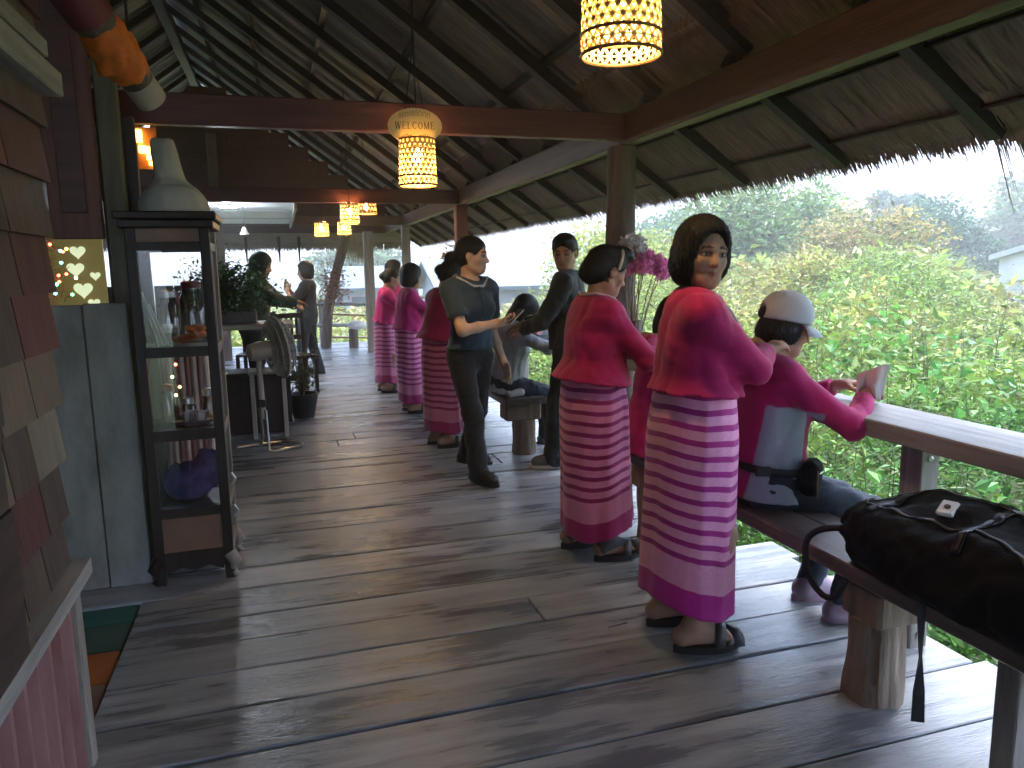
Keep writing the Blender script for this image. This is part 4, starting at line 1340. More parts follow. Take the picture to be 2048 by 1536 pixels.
# upright weed stems that stand out of the thicket
def stems(seed, n, r0, r1, a0, a1, hgt):
    g = np.random.default_rng(seed); mb = MB(); LP = []
    for _ in range(n):
        r = math.sqrt(g.uniform(r0 ** 2, r1 ** 2)); a = R_(g.uniform(a0, a1)); x, y = r * math.sin(a), r * math.cos(a)
        if x < 2.55: continue
        z = float(canopy(np.array([x]), np.array([y]))[0]); h = hgt * g.uniform(0.5, 1.3)
        dx, dy = g.normal(0, 0.12, 2) * h
        mb.tube([(x, y, z - 0.5), (x + dx * 0.4, y + dy * 0.4, z + h * 0.4), (x + dx, y + dy, z + h)], [0.006, 0.004, 0.002], 4)
        for q in np.linspace(0.1, 1, int(10 + 8 * g.random())):
            LP.append((x + dx * q + g.normal(0, 0.03), y + dy * q + g.normal(0, 0.03), z + h * q + g.normal(0, 0.02)))
    return mb, np.array(LP)
mb, LP = stems(5, 150, 3.0, 9.0, 24, 60, 0.40)
so = mb.build('weed_stems', M_STEM, None); props(so, 'thin upright weed stems standing out of the thicket', 'weeds', kind='stuff')
V, F, C = leaves(LP, np.full(len(LP), 0.07), palette(len(LP), 8, (0.13, 0.20, 0.05), 0.3), 40)
leaf_obj('weed_leaves', V, F, C, so)['kind'] = 'stuff'

def tree(name, label, x, y, h, crown, base_col, nleaf, lsize, seed, alt=None, pa=0.0, nblob=16, trunk_r=0.16, fill=0.45, group=None, lean=0.0, lowest=0.3, cat='tree'):
    """crown = (rx, ry, rz, z centre above ground)"""
    g = np.random.default_rng(seed)
    z0 = float(ground_z(np.array([x]), np.array([y]))[0]) - 0.1
    t = thing(name, label, cat, (x, y, z0), group)
    cz = z0 + crown[3]
    blobs = []
    for b in range(nblob):
        d = g.normal(size=3); d /= np.linalg.norm(d); rad = g.uniform(0.15, 1.0) ** 0.5
        c = np.array([x + lean + d[0] * crown[0] * rad * 0.8, y + d[1] * crown[1] * rad * 0.8, cz + d[2] * crown[2] * rad * 0.8])
        blobs.append((c, g.uniform(0.28, 0.5) * min(crown[0], crown[2]) * 1.05))
    mb = MB()
    top = np.array([x + lean * 0.6, y, cz])
    mb.tube([(x, y, z0 - 0.2), (x + lean * 0.2, y, z0 + h * 0.25), tuple(top)], [trunk_r, trunk_r * 0.75, trunk_r * 0.3], 8)
    for c, r in blobs[:12]:
        q = g.uniform(0.3, 0.8); p = np.array([x, y, z0 + h * 0.15]) * (1 - q) + top * q
        mid = (p + c) / 2 + np.array([0, 0, 0.15 * h * 0.2])
        mb.tube([tuple(p), tuple(mid), tuple(c)], [trunk_r * 0.4, trunk_r * 0.25, trunk_r * 0.08], 5)
    mb.build('trunk', M_BARK, t, True)
    P = []; C = []
    per = nleaf // nblob
    for i, (c, r) in enumerate(blobs):
        d = g.normal(size=(per, 3)); d /= np.linalg.norm(d, axis=1)[:, None]
        rad = (fill + (1 - fill) * g.random(per) ** 0.6)[:, None] * r
        p = c + d * rad * np.array([1.15, 1.15, 0.85]) + g.normal(0, 0.08 * r, (per, 3))
        P.append(p); C.append(palette(per, seed * 31 + i, 2.0 * np.array(base_col) * g.uniform(0.75, 1.3), 0.25, alt, pa))
    P = np.concatenate(P); C = np.concatenate(C)
    V, F, CC = leaves(P, np.full(len(P), lsize), C, seed + 3)
    leaf_obj('crown', V, F, CC, t)
    return t
grp = 'trees at the back of the garden'
tree('garden_tree', 'tall airy light green tree behind the woman looking back at the camera', 14.2, 20.0, 6, (2.6, 2.2, 2.3, 3.7), (0.10, 0.15, 0.05), 9000, 0.22, 51, nblob=24, trunk_r=0.14, fill=0.25, group=grp)
tree('garden_tree', 'rounded dark green tree on the right behind the orange bush', 23.0, 22.0, 5, (2.2, 2.0, 2.3, 3.0), (0.035, 0.075, 0.040), 9000, 0.22, 52, nblob=18, group=grp)
tree('garden_bush', 'orange-tinged dry bush to the left of the dark green tree', 13.4, 15.0, 3.2, (2.2, 2.0, 1.5, 2.7), (0.19, 0.16, 0.06), 9000, 0.13, 53, alt=(0.16, 0.18, 0.05), pa=0.35, nblob=20, trunk_r=0.06, fill=0.2, group=grp, cat='bush')
tree('garden_tree', 'pale distant tree at the right edge above the white house', 39, 31.0, 7, (4.5, 4.0, 3.8, 4.6), (0.075, 0.11, 0.05), 6000, 0.42, 54, nblob=16, group=grp)
tree('garden_tree', 'blue-grey spreading tree top between the orange bush and the dark tree', 29.5, 33.0, 7, (4.2, 3, 1.6, 5.2), (0.06, 0.09, 0.06), 5000, 0.36, 55, nblob=16, group=grp)
tree('garden_bush', 'light yellow-green bush between the boy in black and the girl in blue', 7.0, 15.0, 3.0, (2.4, 1.8, 1.7, 2.0), (0.17, 0.20, 0.05), 10000, 0.12, 56, nblob=22, trunk_r=0.06, fill=0.2, group=grp, cat='bush')
tree('garden_tree', 'distant green tree right of the log post with flowers', 15.5, 29.0, 5, (3.0, 3, 2.4, 3.2), (0.06, 0.10, 0.05), 7000, 0.28, 57, nblob=18, group=grp)
tree('garden_tree', 'distant tree beyond the end of the deck near the grey house', 5.0, 46.0, 5, (4, 3, 2.2, 3.0), (0.06, 0.09, 0.045), 5000, 0.42, 59, nblob=16, group=grp)
tree('garden_bush', 'golden green bush right of the seated woman in the cap', 9.4, 11.4, 2.6, (1.5, 1.5, 1.1, 1.8), (0.17, 0.185, 0.045), 9000, 0.10, 60, alt=(0.22, 0.15, 0.05), pa=0.2, nblob=18, trunk_r=0.05, fill=0.2, group=grp, cat='bush')

# houses
def house(name, label, x0, x1, y0, y1, zb, zw, zr, wall, roof, ridge='x', win=2, over=0.4):
    t = thing(name, label, 'house', ((x0 + x1) / 2, (y0 + y1) / 2, zb))
    w = MB().box((x0, y0, zb), (x1, y1, zw)); w.build('wall', wall, t)
    ym = (y0 + y1) / 2; xm = (x0 + x1) / 2; o = over; th = 0.12
    r = MB()
    if ridge == 'x':
        for s_, ye in ((-1, y0 - o), (1, y1 + o)):
            ze = zw - (zr - zw) * o / (ym - y0)
            r.add([(x0 - o, ye, ze), (x1 + o, ye, ze), (x1 + o, ym, zr), (x0 - o, ym, zr), (x0 - o, ye, ze + th), (x1 + o, ye, ze + th), (x1 + o, ym, zr + th), (x0 - o, ym, zr + th)],
                  [(0, 3, 2, 1), (4, 5, 6, 7), (0, 1, 5, 4), (1, 2, 6, 5), (2, 3, 7, 6), (3, 0, 4, 7)])
        for xx in (x0, x1):
            w2 = MB().add([(xx, y0, zw), (xx, y1, zw), (xx, ym, zr), (xx + 0.02, y0, zw), (xx + 0.02, y1, zw), (xx + 0.02, ym, zr)], [(0, 1, 2), (5, 4, 3), (0, 3, 4, 1), (1, 4, 5, 2), (2, 5, 3, 0)])
            w2.build('gable', wall, t)
    else:
        for s_, xe in ((-1, x0 - o), (1, x1 + o)):
            ze = zw - (zr - zw) * o / (xm - x0)
            r.add([(xe, y0 - o, ze), (xe, y1 + o, ze), (xm, y1 + o, zr), (xm, y0 - o, zr), (xe, y0 - o, ze + th), (xe, y1 + o, ze + th), (xm, y1 + o, zr + th), (xm, y0 - o, zr + th)],
                  [(0, 3, 2, 1), (4, 5, 6, 7), (0, 1, 5, 4), (1, 2, 6, 5), (2, 3, 7, 6), (3, 0, 4, 7)])
        for yv in (y0, y1):
            w2 = MB().add([(x0, yv, zw), (x1, yv, zw), (xm, yv, zr), (x0, yv + 0.02, zw), (x1, yv + 0.02, zw), (xm, yv + 0.02, zr)], [(0, 1, 2), (5, 4, 3), (0, 3, 4, 1), (1, 4, 5, 2), (2, 5, 3, 0)])
            w2.build('gable', wall, t)
    r.build('roof', roof, t)
    for k in range(win):
        xx = x0 + (x1 - x0) * (k + 0.6) / (win + 0.4)
        zz = zb + (zw - zb) * 0.45
        wn = MB().box((xx - 0.4, y0 - 0.04, zz), (xx + 0.4, y0 - 0.003, zz + 0.8)).build('window', M_GREYWOOD, t)
        MB().box((xx - 0.34, y0 - 0.05, zz + 0.06), (xx + 0.34, y0 - 0.042, zz + 0.74)).build('pane', M_WINDOW, wn)
    return t
M_WINDOW = mat('window_glass', (0.05, 0.06, 0.07), rough=0.1, var=0.2)
M_HOUSEW = mat('white_house_wall', (0.76, 0.77, 0.78), rough=0.7, var=0.05, scale=2)
M_HOUSEG = mat('grey_house_wall', (0.26, 0.29, 0.32), rough=0.7, var=0.1, scale=2)
M_ROOFBL = mat('blue_grey_roof', (0.095, 0.135, 0.155), rough=0.6, var=0.15, scale=3)
M_ROOFPA = mat('pale_metal_roof', (0.55, 0.58, 0.60), rough=0.45, var=0.08, scale=3)
house('white_house', 'white garden house with pale metal roof at the right edge', 15.4, 19.5, 10.6, 13.0, -1.2, 1.45, 1.75, M_HOUSEW, M_ROOFPA, 'x', 3, 0.15)
house('garden_shed', 'long shed with blue-grey roof behind the girl in the dark blue shirt', 5.5, 12.0, 26.0, 30.0, -1.4, 0.85, 1.65, M_HOUSEG, M_ROOFBL, 'x', 3)
house('village_house', 'pale grey house beyond the row of women in pink', 2.6, 6.4, 36.0, 40.0, -1.5, 0.7, 1.55, M_HOUSEG, M_ROOFBL, 'x', 2)

# ------------------------------------------------------------------ haze in the air
hz = MB().box((-430, -430, -6), (430, 430, 60)).build('haze', None)
hm = bpy.data.materials.new('haze_air'); hm.use_nodes = True
ht = hm.node_tree; ht.nodes.remove(ht.nodes['Principled BSDF'])
pv = ht.nodes.new('ShaderNodeVolumePrincipled')
pv.inputs['Color'].default_value = (0.93, 0.96, 1.0, 1)
pv.inputs['Density'].default_value = 0.0078
pv.inputs['Anisotropy'].default_value = 0.2
ht.links.new(pv.outputs[0], ht.nodes['Material Output'].inputs['Volume'])
hz.data.materials.append(hm)
props(hz, 'thin pale haze filling the air of the whole place', 'haze', kind='stuff')
# ------------------------------------------------------------------ kiosk wall on the left
kw = thing('kiosk_wall', 'near left kiosk wall with faded shingles, dark boards and a red ribbed metal base', 'wall', (-0.7, 1.5, 0))
SHC = [((0.13, 0.038, 0.034), (0.22, 0.075, 0.065)), ((0.30, 0.22, 0.15), (0.42, 0.33, 0.24)), ((0.13, 0.085, 0.065), (0.21, 0.145, 0.115)), ((0.40, 0.34, 0.25), (0.55, 0.48, 0.37)), ((0.20, 0.055, 0.05), (0.30, 0.09, 0.08)), ((0.10, 0.068, 0.055), (0.18, 0.125, 0.10))]
M_SH = [mat('shingle', tuple(v * 0.48 for v in a), col2=tuple(v * 0.52 for v in b), rough=0.65, scale=4, stretch=(4, 4, 0.8), bump=0.3, bscale=20, detail=6, rand=0.1) for a, b in SHC]
order = [5, 2, 3, 1, 4, 0, 2, 0, 5, 2, 0, 5]
z = 0.60
for r, q in enumerate(order):
    hgt = 0.155
    yb = 2.30 + (z - 0.6) * 0.19
    ys = [1.74, 1.92 - 0.03 * (r % 2), 2.10 + 0.04 * (r % 2), yb]
    for c in range(3):
        a, b = ys[c], ys[c + 1]
        lean = 0.020
        mm = M_SH[q] if c == 2 else M_SH[(q + 2 + r + c) % 6]
        x = -0.625
        MB().add([(x + lean, a + 0.004, z), (x + lean, b - 0.004, z), (x, b - 0.004, z + hgt + 0.03), (x, a + 0.004, z + hgt + 0.03),
                  (x + lean - 0.014, a + 0.004, z), (x + lean - 0.014, b - 0.004, z), (x - 0.014, b - 0.004, z + hgt + 0.03), (x - 0.014, a + 0.004, z + hgt + 0.03)],
                 [(0, 1, 2, 3), (7, 6, 5, 4), (0, 4, 5, 1), (1, 5, 6, 2), (2, 6, 7, 3), (3, 7, 4, 0)]).build('shingle', mm, kw)
    z += hgt
# dark boards nearer to the camera, standing proud
z = 0.60
for r in range(9):
    MB().box((-0.60, -5.9, z), (-0.565 + 0.004 * (r % 2), 1.77 - 0.010 * (r % 3), z + 0.168)).build('wall_board', M_DARKWOOD, kw)
    z += 0.172
MB().box((-0.66, -5.9, 0.0), (-0.637, 2.0, 3.4)).build('wall_backing', M_DARKWOOD, kw)
MB().beam((-0.585, 0.4, 0.575), (-0.585, 2.32, 0.600), 0.045, 0.045).build('trim_strip', M_GREYWOOD, kw)
# ribbed red sheet
vs = []; n = 0
yv = 0.5; prof = [(0.0, 0), (0.055, 0), (0.065, 0.022), (0.085, 0.022), (0.095, 0)]
pts = []
while yv < 2.26:
    for dy, dx in prof: pts.append((yv + dy, dx))
    yv += 0.098
for yy_, dx in pts: vs += [(-0.632 + dx, yy_, -0.02), (-0.632 + dx, yy_, 0.60)]
MB().add(vs, [(2 * k, 2 * k + 2, 2 * k + 3, 2 * k + 1) for k in range(len(pts) - 1)]).build('ribbed_sheet', M_PINKSHEET, kw)
MB().box((-0.66, 2.275, -0.02), (-0.60, 2.325, 0.62), 0.005).build('corner_trim', M_GREYWOODZ, kw)
# light grey ledge beams above
MB().box((-0.66, 0.2, 1.93), (-0.56, 2.55, 2.00), 0.005).build('ledge', M_GREYWOOD, kw)
MB().box((-0.70, 0.2, 2.05), (-0.60, 2.60, 2.10), 0.005).build('ledge', M_GREYWOOD, kw)
for k in range(26):
    yk = 0.9 + k * 0.066
    MB().box((-0.66, yk, 2.11), (-0.645 + random.uniform(0, 0.02), yk + 0.05, 2.11 + random.uniform(0.2, 0.55))).build('wall_slat', random.choice([M_DARKWOOD, M_OLIVE, M_DARKWOOD]), kw)
# small hanging board left of the column (dark opening behind)
hp = thing('hanging_board', 'wide red-brown wooden board hanging above the grey cement board', 'board', (-0.84, 3.9, 1.58))
MB().box((-0.955, 3.86, 1.585), (-0.745, 3.90, 3.4), 0.004).build('panel', M_REDBOARD, hp)
MB().box((-0.905, 3.852, 1.70), (-0.80, 3.8585, 3.3), 0.003).build('inset', M_BEAMRED, hp)
op = thing('olive_post', 'dull olive upright post beside the glass cabinet', 'post', (-0.69, 3.95, 0))
MB().box((-0.738, 3.90, 0), (-0.65, 3.98, 2.9), 0.006).build('shaft', M_OLIVE, op)
MB().box((-0.76, 3.985, 0), (-0.60, 4.03, 2.15), 0.004).build('backing', M_DARKWOOD, op)
cb = thing('cement_board', 'tall grey cement board standing behind the painted step', 'board', (-0.8, 3.7, 0))
MB().box((-1.20, 3.685, -0.03), (-0.83, 3.72, 1.295), 0.004).build('sheet', M_CEMENT, cb)
MB().box((-0.823, 3.68, -0.03), (-0.652, 3.715, 1.30), 0.004).build('sheet', M_CEMENT, cb)
# lit heart window with garland
hw = thing('lit_window', 'small yellow lit window with pale heart shapes above the grey cement board', 'window', (-1.2, 5.0, 1.2))
MB().box((-1.55, 5.0, 1.10), (-0.98, 5.03, 1.75)).build('pane', emit('window_yellow', (0.24, 0.20, 0.06), 0.025), hw)
M_HEART = emit('heart_pale', (0.70, 0.80, 0.52), 0.075)
def heart(cx_, cz_, r, yv):
    o = []
    for k in range(20):
        t = 2 * math.pi * k / 20
        o.append((cx_ + r * 16 * math.sin(t) ** 3 / 17, cz_ + r * (13 * math.cos(t) - 5 * math.cos(2 * t) - 2 * math.cos(3 * t) - math.cos(4 * t)) / 17))
    return MB().add([(a, yv, b) for a, b in o] + [(a, yv + 0.004, b) for a, b in o], [tuple(range(20)), tuple(range(39, 19, -1))] + [(k, k + 20, (k + 1) % 20 + 20, (k + 1) % 20) for k in range(20)])
for cx_, cz_, r in ((-1.11, 1.56, 0.045), (-1.13, 1.46, 0.05), (-1.10, 1.34, 0.055), (-1.03, 1.42, 0.03), (-1.05, 1.26, 0.035)):
    heart(cx_, cz_, r, 4.99).build('heart', M_HEART, hw)
gl = thing('light_garland', 'dark tinsel garland with tiny coloured lights in the lit window', 'garland', (-1.2, 4.7, 1.2))
g_ = random.Random(3)
mb = MB()
for k in range(420):
    x, zz = -1.235 + g_.gauss(0, 0.05), g_.uniform(1.15, 1.64)
    d = Vector((g_.gauss(0, 1), g_.gauss(0, 1), g_.gauss(0, 1))).normalized() * 0.04
    mb.tube([(x, 4.70, zz), (x + d.x, 4.70 + d.y, zz + d.z)], [0.003, 0.001], 3)
mb.build('tinsel', mat('tinsel', (0.22, 0.05, 0.03), rough=0.3, metal=0.5, var=0.4), gl)['kind'] = 'stuff'
for k in range(30):
    c = g_.choice([(1, 0.1, 0.05), (0.1, 0.8, 1), (1, 0.7, 0.1), (0.1, 1, 0.3), (1, 0.9, 0.8)])
    x, zz = -1.19 + g_.gauss(0, 0.055), g_.uniform(1.2, 1.6)
    MB().lathe((x, 4.66, zz), [(0.0001, -0.009), (0.008, -0.004), (0.008, 0.004), (0.0001, 0.009)], 6).build('bulb', emit('bulb', c, 1.2), gl)

# ------------------------------------------------------------------ glass cabinet
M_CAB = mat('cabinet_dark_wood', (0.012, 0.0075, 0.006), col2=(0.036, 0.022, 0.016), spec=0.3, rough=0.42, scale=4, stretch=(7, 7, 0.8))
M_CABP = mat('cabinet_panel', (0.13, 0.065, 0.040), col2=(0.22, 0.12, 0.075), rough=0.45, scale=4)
M_CABL = mat('cabinet_pale_side', (0.20, 0.17, 0.145), col2=(0.34, 0.30, 0.26), rough=0.5, scale=5, stretch=(7, 7, 0.8))  # paler tone for the right side: rails, stile, back post and feet
M_GLASS = glass('pane_glass')
cab = thing('glass_cabinet', 'tall narrow dark wood display cabinet with glass sides and curved feet', 'cabinet', (-0.45, 3.8, 0))
cx0, cx1, cy0, cy1 = -0.62, -0.28, 3.61, 3.98
pw = 0.042
for x, y in ((cx0, cy0), (cx1 - pw, cy0), (cx0, cy1 - pw), (cx1 - pw, cy1 - pw)):
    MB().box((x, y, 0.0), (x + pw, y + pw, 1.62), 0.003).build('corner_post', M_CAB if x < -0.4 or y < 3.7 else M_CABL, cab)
rails = [(1.525, 1.56), (1.055, 1.10), (0.675, 0.725), (0.315, 0.36), (0.10, 0.15)]
for a, b in rails:
    MB().box((cx0 + pw, cy0 + 0.004, a), (cx1 - pw, cy0 + 0.036, b)).build('rail', M_CAB, cab)
    MB().box((cx0 + pw, cy1 - 0.036, a), (cx1 - pw, cy1 - 0.004, b)).build('rail', M_CAB, cab)
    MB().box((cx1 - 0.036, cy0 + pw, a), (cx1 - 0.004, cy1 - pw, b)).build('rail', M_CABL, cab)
    MB().box((cx0 + 0.004, cy0 + pw, a), (cx0 + 0.036, cy1 - pw, b)).build('rail', M_CAB, cab)
for zz in (1.075, 0.695, 0.335):
    MB().box((cx0 + 0.037, cy0 + 0.037, zz), (cx1 - 0.037, cy1 - 0.037, zz + 0.02)).build('shelf', M_CAB, cab)
MB().box((cx0 + 0.037, cy0 + 0.037, 0.11), (cx1 - 0.037, cy1 - 0.037, 0.13)).build('shelf', M_CAB, cab)
MB().box((cx0 - 0.02, cy0 - 0.02, 1.62), (cx1 + 0.02, cy1 + 0.02, 1.655), 0.005).build('cornice', M_CAB, cab)
MB().box((cx0 - 0.035, cy0 - 0.035, 1.656), (cx1 + 0.035, cy1 + 0.035, 1.69), 0.006).build('cornice', M_CAB, cab)
MB().box((cx0 + pw + 0.001, cy0 + 0.012, 1.561), (cx1 - pw - 0.001, cy0 + 0.03, 1.619)).build('top_panel', M_CABP, cab)
MB().box((cx0 + pw + 0.001, cy0 + 0.010, 0.151), (cx1 - pw - 0.001, cy0 + 0.03, 0.314)).build('bottom_panel', M_CABP, cab)
for a, b in ((1.101, 1.524), (0.726, 1.054), (0.361, 0.674)):
    MB().box((cx0 + pw, cy0 + 0.018, a), (cx1 - pw, cy0 + 0.021, b)).build('glass_pane', M_GLASS, cab)
    MB().box((cx1 - 0.022, cy0 + pw, a), (cx1 - 0.019, cy1 - pw, b)).build('glass_pane', M_GLASS, cab)
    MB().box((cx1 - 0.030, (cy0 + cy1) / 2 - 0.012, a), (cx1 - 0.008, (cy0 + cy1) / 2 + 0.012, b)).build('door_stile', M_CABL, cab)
for x in (cx0 + 0.02, cx1 - 0.02):
    for y in (cy0 + 0.02, cy1 - 0.02):
        sx = 1 if x > -0.45 else -1
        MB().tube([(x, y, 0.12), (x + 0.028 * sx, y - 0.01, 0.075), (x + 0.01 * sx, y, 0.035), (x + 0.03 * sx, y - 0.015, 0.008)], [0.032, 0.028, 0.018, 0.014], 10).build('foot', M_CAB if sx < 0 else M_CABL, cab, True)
ap = [(cx0 + 0.03, 0.10), (cx0 + 0.05, 0.05), (cx0 + 0.11, 0.075), ((cx0 + cx1) / 2, 0.055), (cx1 - 0.11, 0.075), (cx1 - 0.05, 0.05), (cx1 - 0.03, 0.10)]
MB().add([(a, cy0 + 0.008, b) for a, b in ap] + [(a, cy0 + 0.026, b) for a, b in ap], [tuple(range(6, -1, -1))[::-1], tuple(range(13, 6, -1))] + [(k, k + 7, k + 8, k + 1) for k in range(6)]).build('apron', M_CAB, cab)
for zz in (0.24, 0.40):
    MB().tube([(cx1 + 0.002, 3.80, zz), (cx1 + 0.02, 3.80, zz + 0.03), (cx1 + 0.002, 3.80, zz + 0.06)], 0.006, 6).build('handle', M_BOLT, cab, True)
MB().lathe((cx1 + 0.01, 3.82, 0.95), [(0.0001, -0.012), (0.012, -0.006), (0.012, 0.006), (0.0001, 0.012)], 8).build('knob', M_BOLT, cab)
# contents
M_JAR = glass('jar_glass', (0.90, 0.93, 0.90), 0.05, 0.5)
def jar(x, y, z, r, h, label, lidm):
    t = thing('glass_jar', label, 'jar', (x, y, z), 'jars inside the glass cabinet')
    MB().lathe((x, y, z), [(r * 0.95, 0.001), (r, 0.015), (r, h * 0.78), (r * 0.72, h * 0.88), (r * 0.72, h)], 18).build('vessel', M_JAR, t, True)
    MB().lathe((x, y, z + h), [(r * 0.78, -0.012), (r * 0.78, 0.015), (r * 0.5, 0.022)], 18).build('lid', lidm, t, True)
    return t
M_LIDR = mat('red_lid', (0.20, 0.03, 0.03), rough=0.4)
jar(-0.50, 3.84, 1.097, 0.050, 0.23, 'tall clear jar at the left of the top cabinet shelf', M_STEEL)
jar(-0.40, 3.88, 1.097, 0.058, 0.27, 'wide clear jar with red lid on the top cabinet shelf', M_LIDR)
jar(-0.45, 3.86, 0.717, 0.030, 0.10, 'small clear jar on the middle cabinet shelf', M_STEEL)
M_PAPER = mat('paper', (0.74, 0.74, 0.72), rough=0.8, var=0.1, scale=8)
bk = thing('leaflet_stack', 'leaning printed leaflets at the left of the top cabinet shelf', 'leaflets', (-0.55, 3.7, 1.1))
for k in range(3):
    M = Matrix.Translation((-0.545 + k * 0.018, 3.72 + 0.03 * k, 1.10)) @ Matrix.Rotation(R_(-12 - 4 * k), 4, 'Y') @ Matrix.Rotation(R_(14), 4, 'Z')
    MB().box((-0.002, -0.06, 0), (0.002, 0.06, 0.30 - 0.05 * k), 0, M).build('leaflet', [mat('printed_leaflet', (0.10, 0.09, 0.09), col2=(0.45, 0.44, 0.42), rough=0.6, scale=18), M_PAPER, M_PAPER][k], bk)
M_ORANGE = mat('orange_cloth', (0.62, 0.16, 0.02), rough=0.7, var=0.3, scale=12)
f = SDF((-0.50, 3.64, 1.08), (-0.30, 3.86, 1.28), 0.006)
for k in range(12):
    a = k * 2.4; f.ell((-0.405 + 0.045 * math.cos(a), 3.73 + 0.03 * math.sin(a), 1.145 + 0.03 * math.sin(a * 1.7)), (0.036, 0.020, 0.016), [[math.cos(a), math.sin(a), 0.0], [-math.sin(a), math.cos(a), 0], [0, 0, 1]], 0.006)
props(f.put('orange_flower', M_ORANGE), 'orange artificial flower on the top cabinet shelf', 'flower')
tr = thing('silver_tray', 'shiny silver tray with small cups on the middle cabinet shelf', 'tray', (-0.40, 3.78, 0.717))
MB().lathe((-0.42, 3.78, 0.717), [(0.05, 0.0), (0.09, 0.012), (0.10, 0.03), (0.097, 0.03), (0.087, 0.015), (0.001, 0.006)], 20).build('dish', M_STEEL, tr, True)
for dx, dy in ((-0.03, -0.02), (0.035, 0.01), (-0.005, 0.04), (0.03, -0.05)):
    MB().lathe((-0.42 + dx, 3.78 + dy, 0.727), [(0.018, 0), (0.022, 0.05), (0.020, 0.05), (0.016, 0.004)], 12).build('cup', M_STEEL, tr, True)
f = SDF((-0.62, 3.62, 0.34), (-0.26, 3.98, 0.66), 0.009)
f.ell((-0.47, 3.80, 0.44), (0.11, 0.12, 0.09), None, 0.04); f.ell((-0.38, 3.78, 0.50), (0.06, 0.08, 0.085), None, 0.03)
f.wrinkle(0.012, 0.06, 8)
props(f.put('purple_bundle', mat('purple_cloth', (0.020, 0.018, 0.085), col2=(0.08, 0.06, 0.24), rough=0.7, scale=10)), 'crumpled purple cloth bundle on the lower cabinet shelf', 'cloth')
st = thing('striped_cloth', 'pale striped curtain hanging behind the glass cabinet', 'curtain', (-0.55, 4.4, 0.3))
M_STRIPE1 = mat('curtain_pale', (0.52, 0.48, 0.46), rough=0.8); M_STRIPE2 = mat('curtain_dark', (0.22, 0.12, 0.12), rough=0.8)
for k in range(12):
    MB().tube([(-0.78 + k * 0.032, 4.60, 0.2), (-0.78 + k * 0.032, 4.60, 1.05)], 0.017, 8).build('stripe', M_STRIPE1 if k % 2 else M_STRIPE2, st, True)
# more jars, cups and a short string of tiny lights inside the cabinet
jar(-0.545, 3.90, 0.717, 0.034, 0.16, 'slim clear jar at the back of the middle cabinet shelf', M_LIDR)
jar(-0.36, 3.90, 0.717, 0.036, 0.13, 'squat clear jar at the back right of the middle cabinet shelf', M_STEEL)
cs = thing('string_lights', 'short string of tiny red and amber lights inside the cabinet', 'lights', (-0.5, 3.93, 0.9))
sp_ = [(-0.53, 3.925, 1.045), (-0.50, 3.925, 0.99), (-0.52, 3.925, 0.93), (-0.49, 3.925, 0.88), (-0.51, 3.925, 0.84)]
MB().tube(cr(sp_), 0.002, 5).build('wire', M_RUBBER, cs, True)
for k, p_ in enumerate(sp_):
    MB().lathe((p_[0], p_[1] - 0.008, p_[2]), [(0.0001, -0.008), (0.007, -0.003), (0.007, 0.003), (0.0001, 0.008)], 6).build('bulb', emit('tiny_bulb', [(1, 0.5, 0.1), (1, 0.15, 0.1), (0.8, 0.9, 0.2), (1, 0.3, 0.1), (1, 0.6, 0.2)][k], 1.5), cs)
# herbal compress on the cabinet
f = SDF((-0.66, 3.58, 1.67), (-0.22, 4.02, 2.10), 0.009)
f.ell((-0.435, 3.80, 1.705), (0.150, 0.150, 0.135), None, 0.02)
f.cone((-0.44, 3.80, 1.82), (-0.462, 3.80, 2.00), 0.062, 0.050, 0.03)
f.ell((-0.468, 3.80, 2.04), (0.055, 0.05, 0.03), None, 0.02, op='s')
f.plane((0, 0, 1.692), (0, 0, -1))
f.wrinkle(0.005, 0.05, 12, zs=0.3)
props(f.put('herbal_compress', mat('unbleached_cloth', (0.46, 0.46, 0.43), rough=0.8, var=0.12, scale=7, bump=0.3, bscale=60)), 'big white cloth herbal compress ball standing on the glass cabinet', 'compress')
# hanging log with an orange ribbon
lg = thing('hanging_drum', 'tilted hanging wooden log drum tied with an orange cloth', 'drum', (-0.50, 2.9, 2.2))
a, b = Vector((-0.40, 3.05, 2.045)), Vector((-0.66, 2.55, 2.46))
pt = lambda q: tuple(a + (b - a) * q)
MB().tube([pt(0), pt(0.25), pt(0.5), pt(0.75), pt(1)], [0.052, 0.060, 0.066, 0.070, 0.072], 18).build('shell', M_POSTD, lg, True)
MB().tube([pt(-0.02), pt(0.10)], [0.054, 0.056], 18).build('end_ring', mat('pale_end', (0.42, 0.36, 0.31), rough=0.6, var=0.15), lg, True)
f = SDF((-0.75, 2.5, 1.95), (-0.30, 3.1, 2.5), 0.008)
f.cone(pt(0.20), pt(0.36), 0.066, 0.072, 0.02)
f.cone(pt(0.32), tuple(Vector(pt(0.32)) + Vector((-0.03, 0.0, -0.085))), 0.035, 0.014, 0.02)
f.cone(pt(0.26), tuple(Vector(pt(0.26)) + Vector((-0.055, 0.01, -0.045))), 0.030, 0.012, 0.02)
f.wrinkle(0.008, 0.05, 5)
f.put('orange_ribbon', mat('orange_ribbon', (0.70, 0.17, 0.025), rough=0.6, var=0.25, scale=14), lg)
MB().tube([pt(0.46), pt(0.62)], [0.0715, 0.0735], 18).build('red_band', mat('dark_red_band', (0.16, 0.03, 0.04), rough=0.6), lg, True)
for q in (0.15, 0.9):
    p = Vector(pt(q)); MB().tube([p, (p.x, p.y, rz(p.x) + 0.05)], 0.005, 5).build('cord', M_RUBBER, lg)

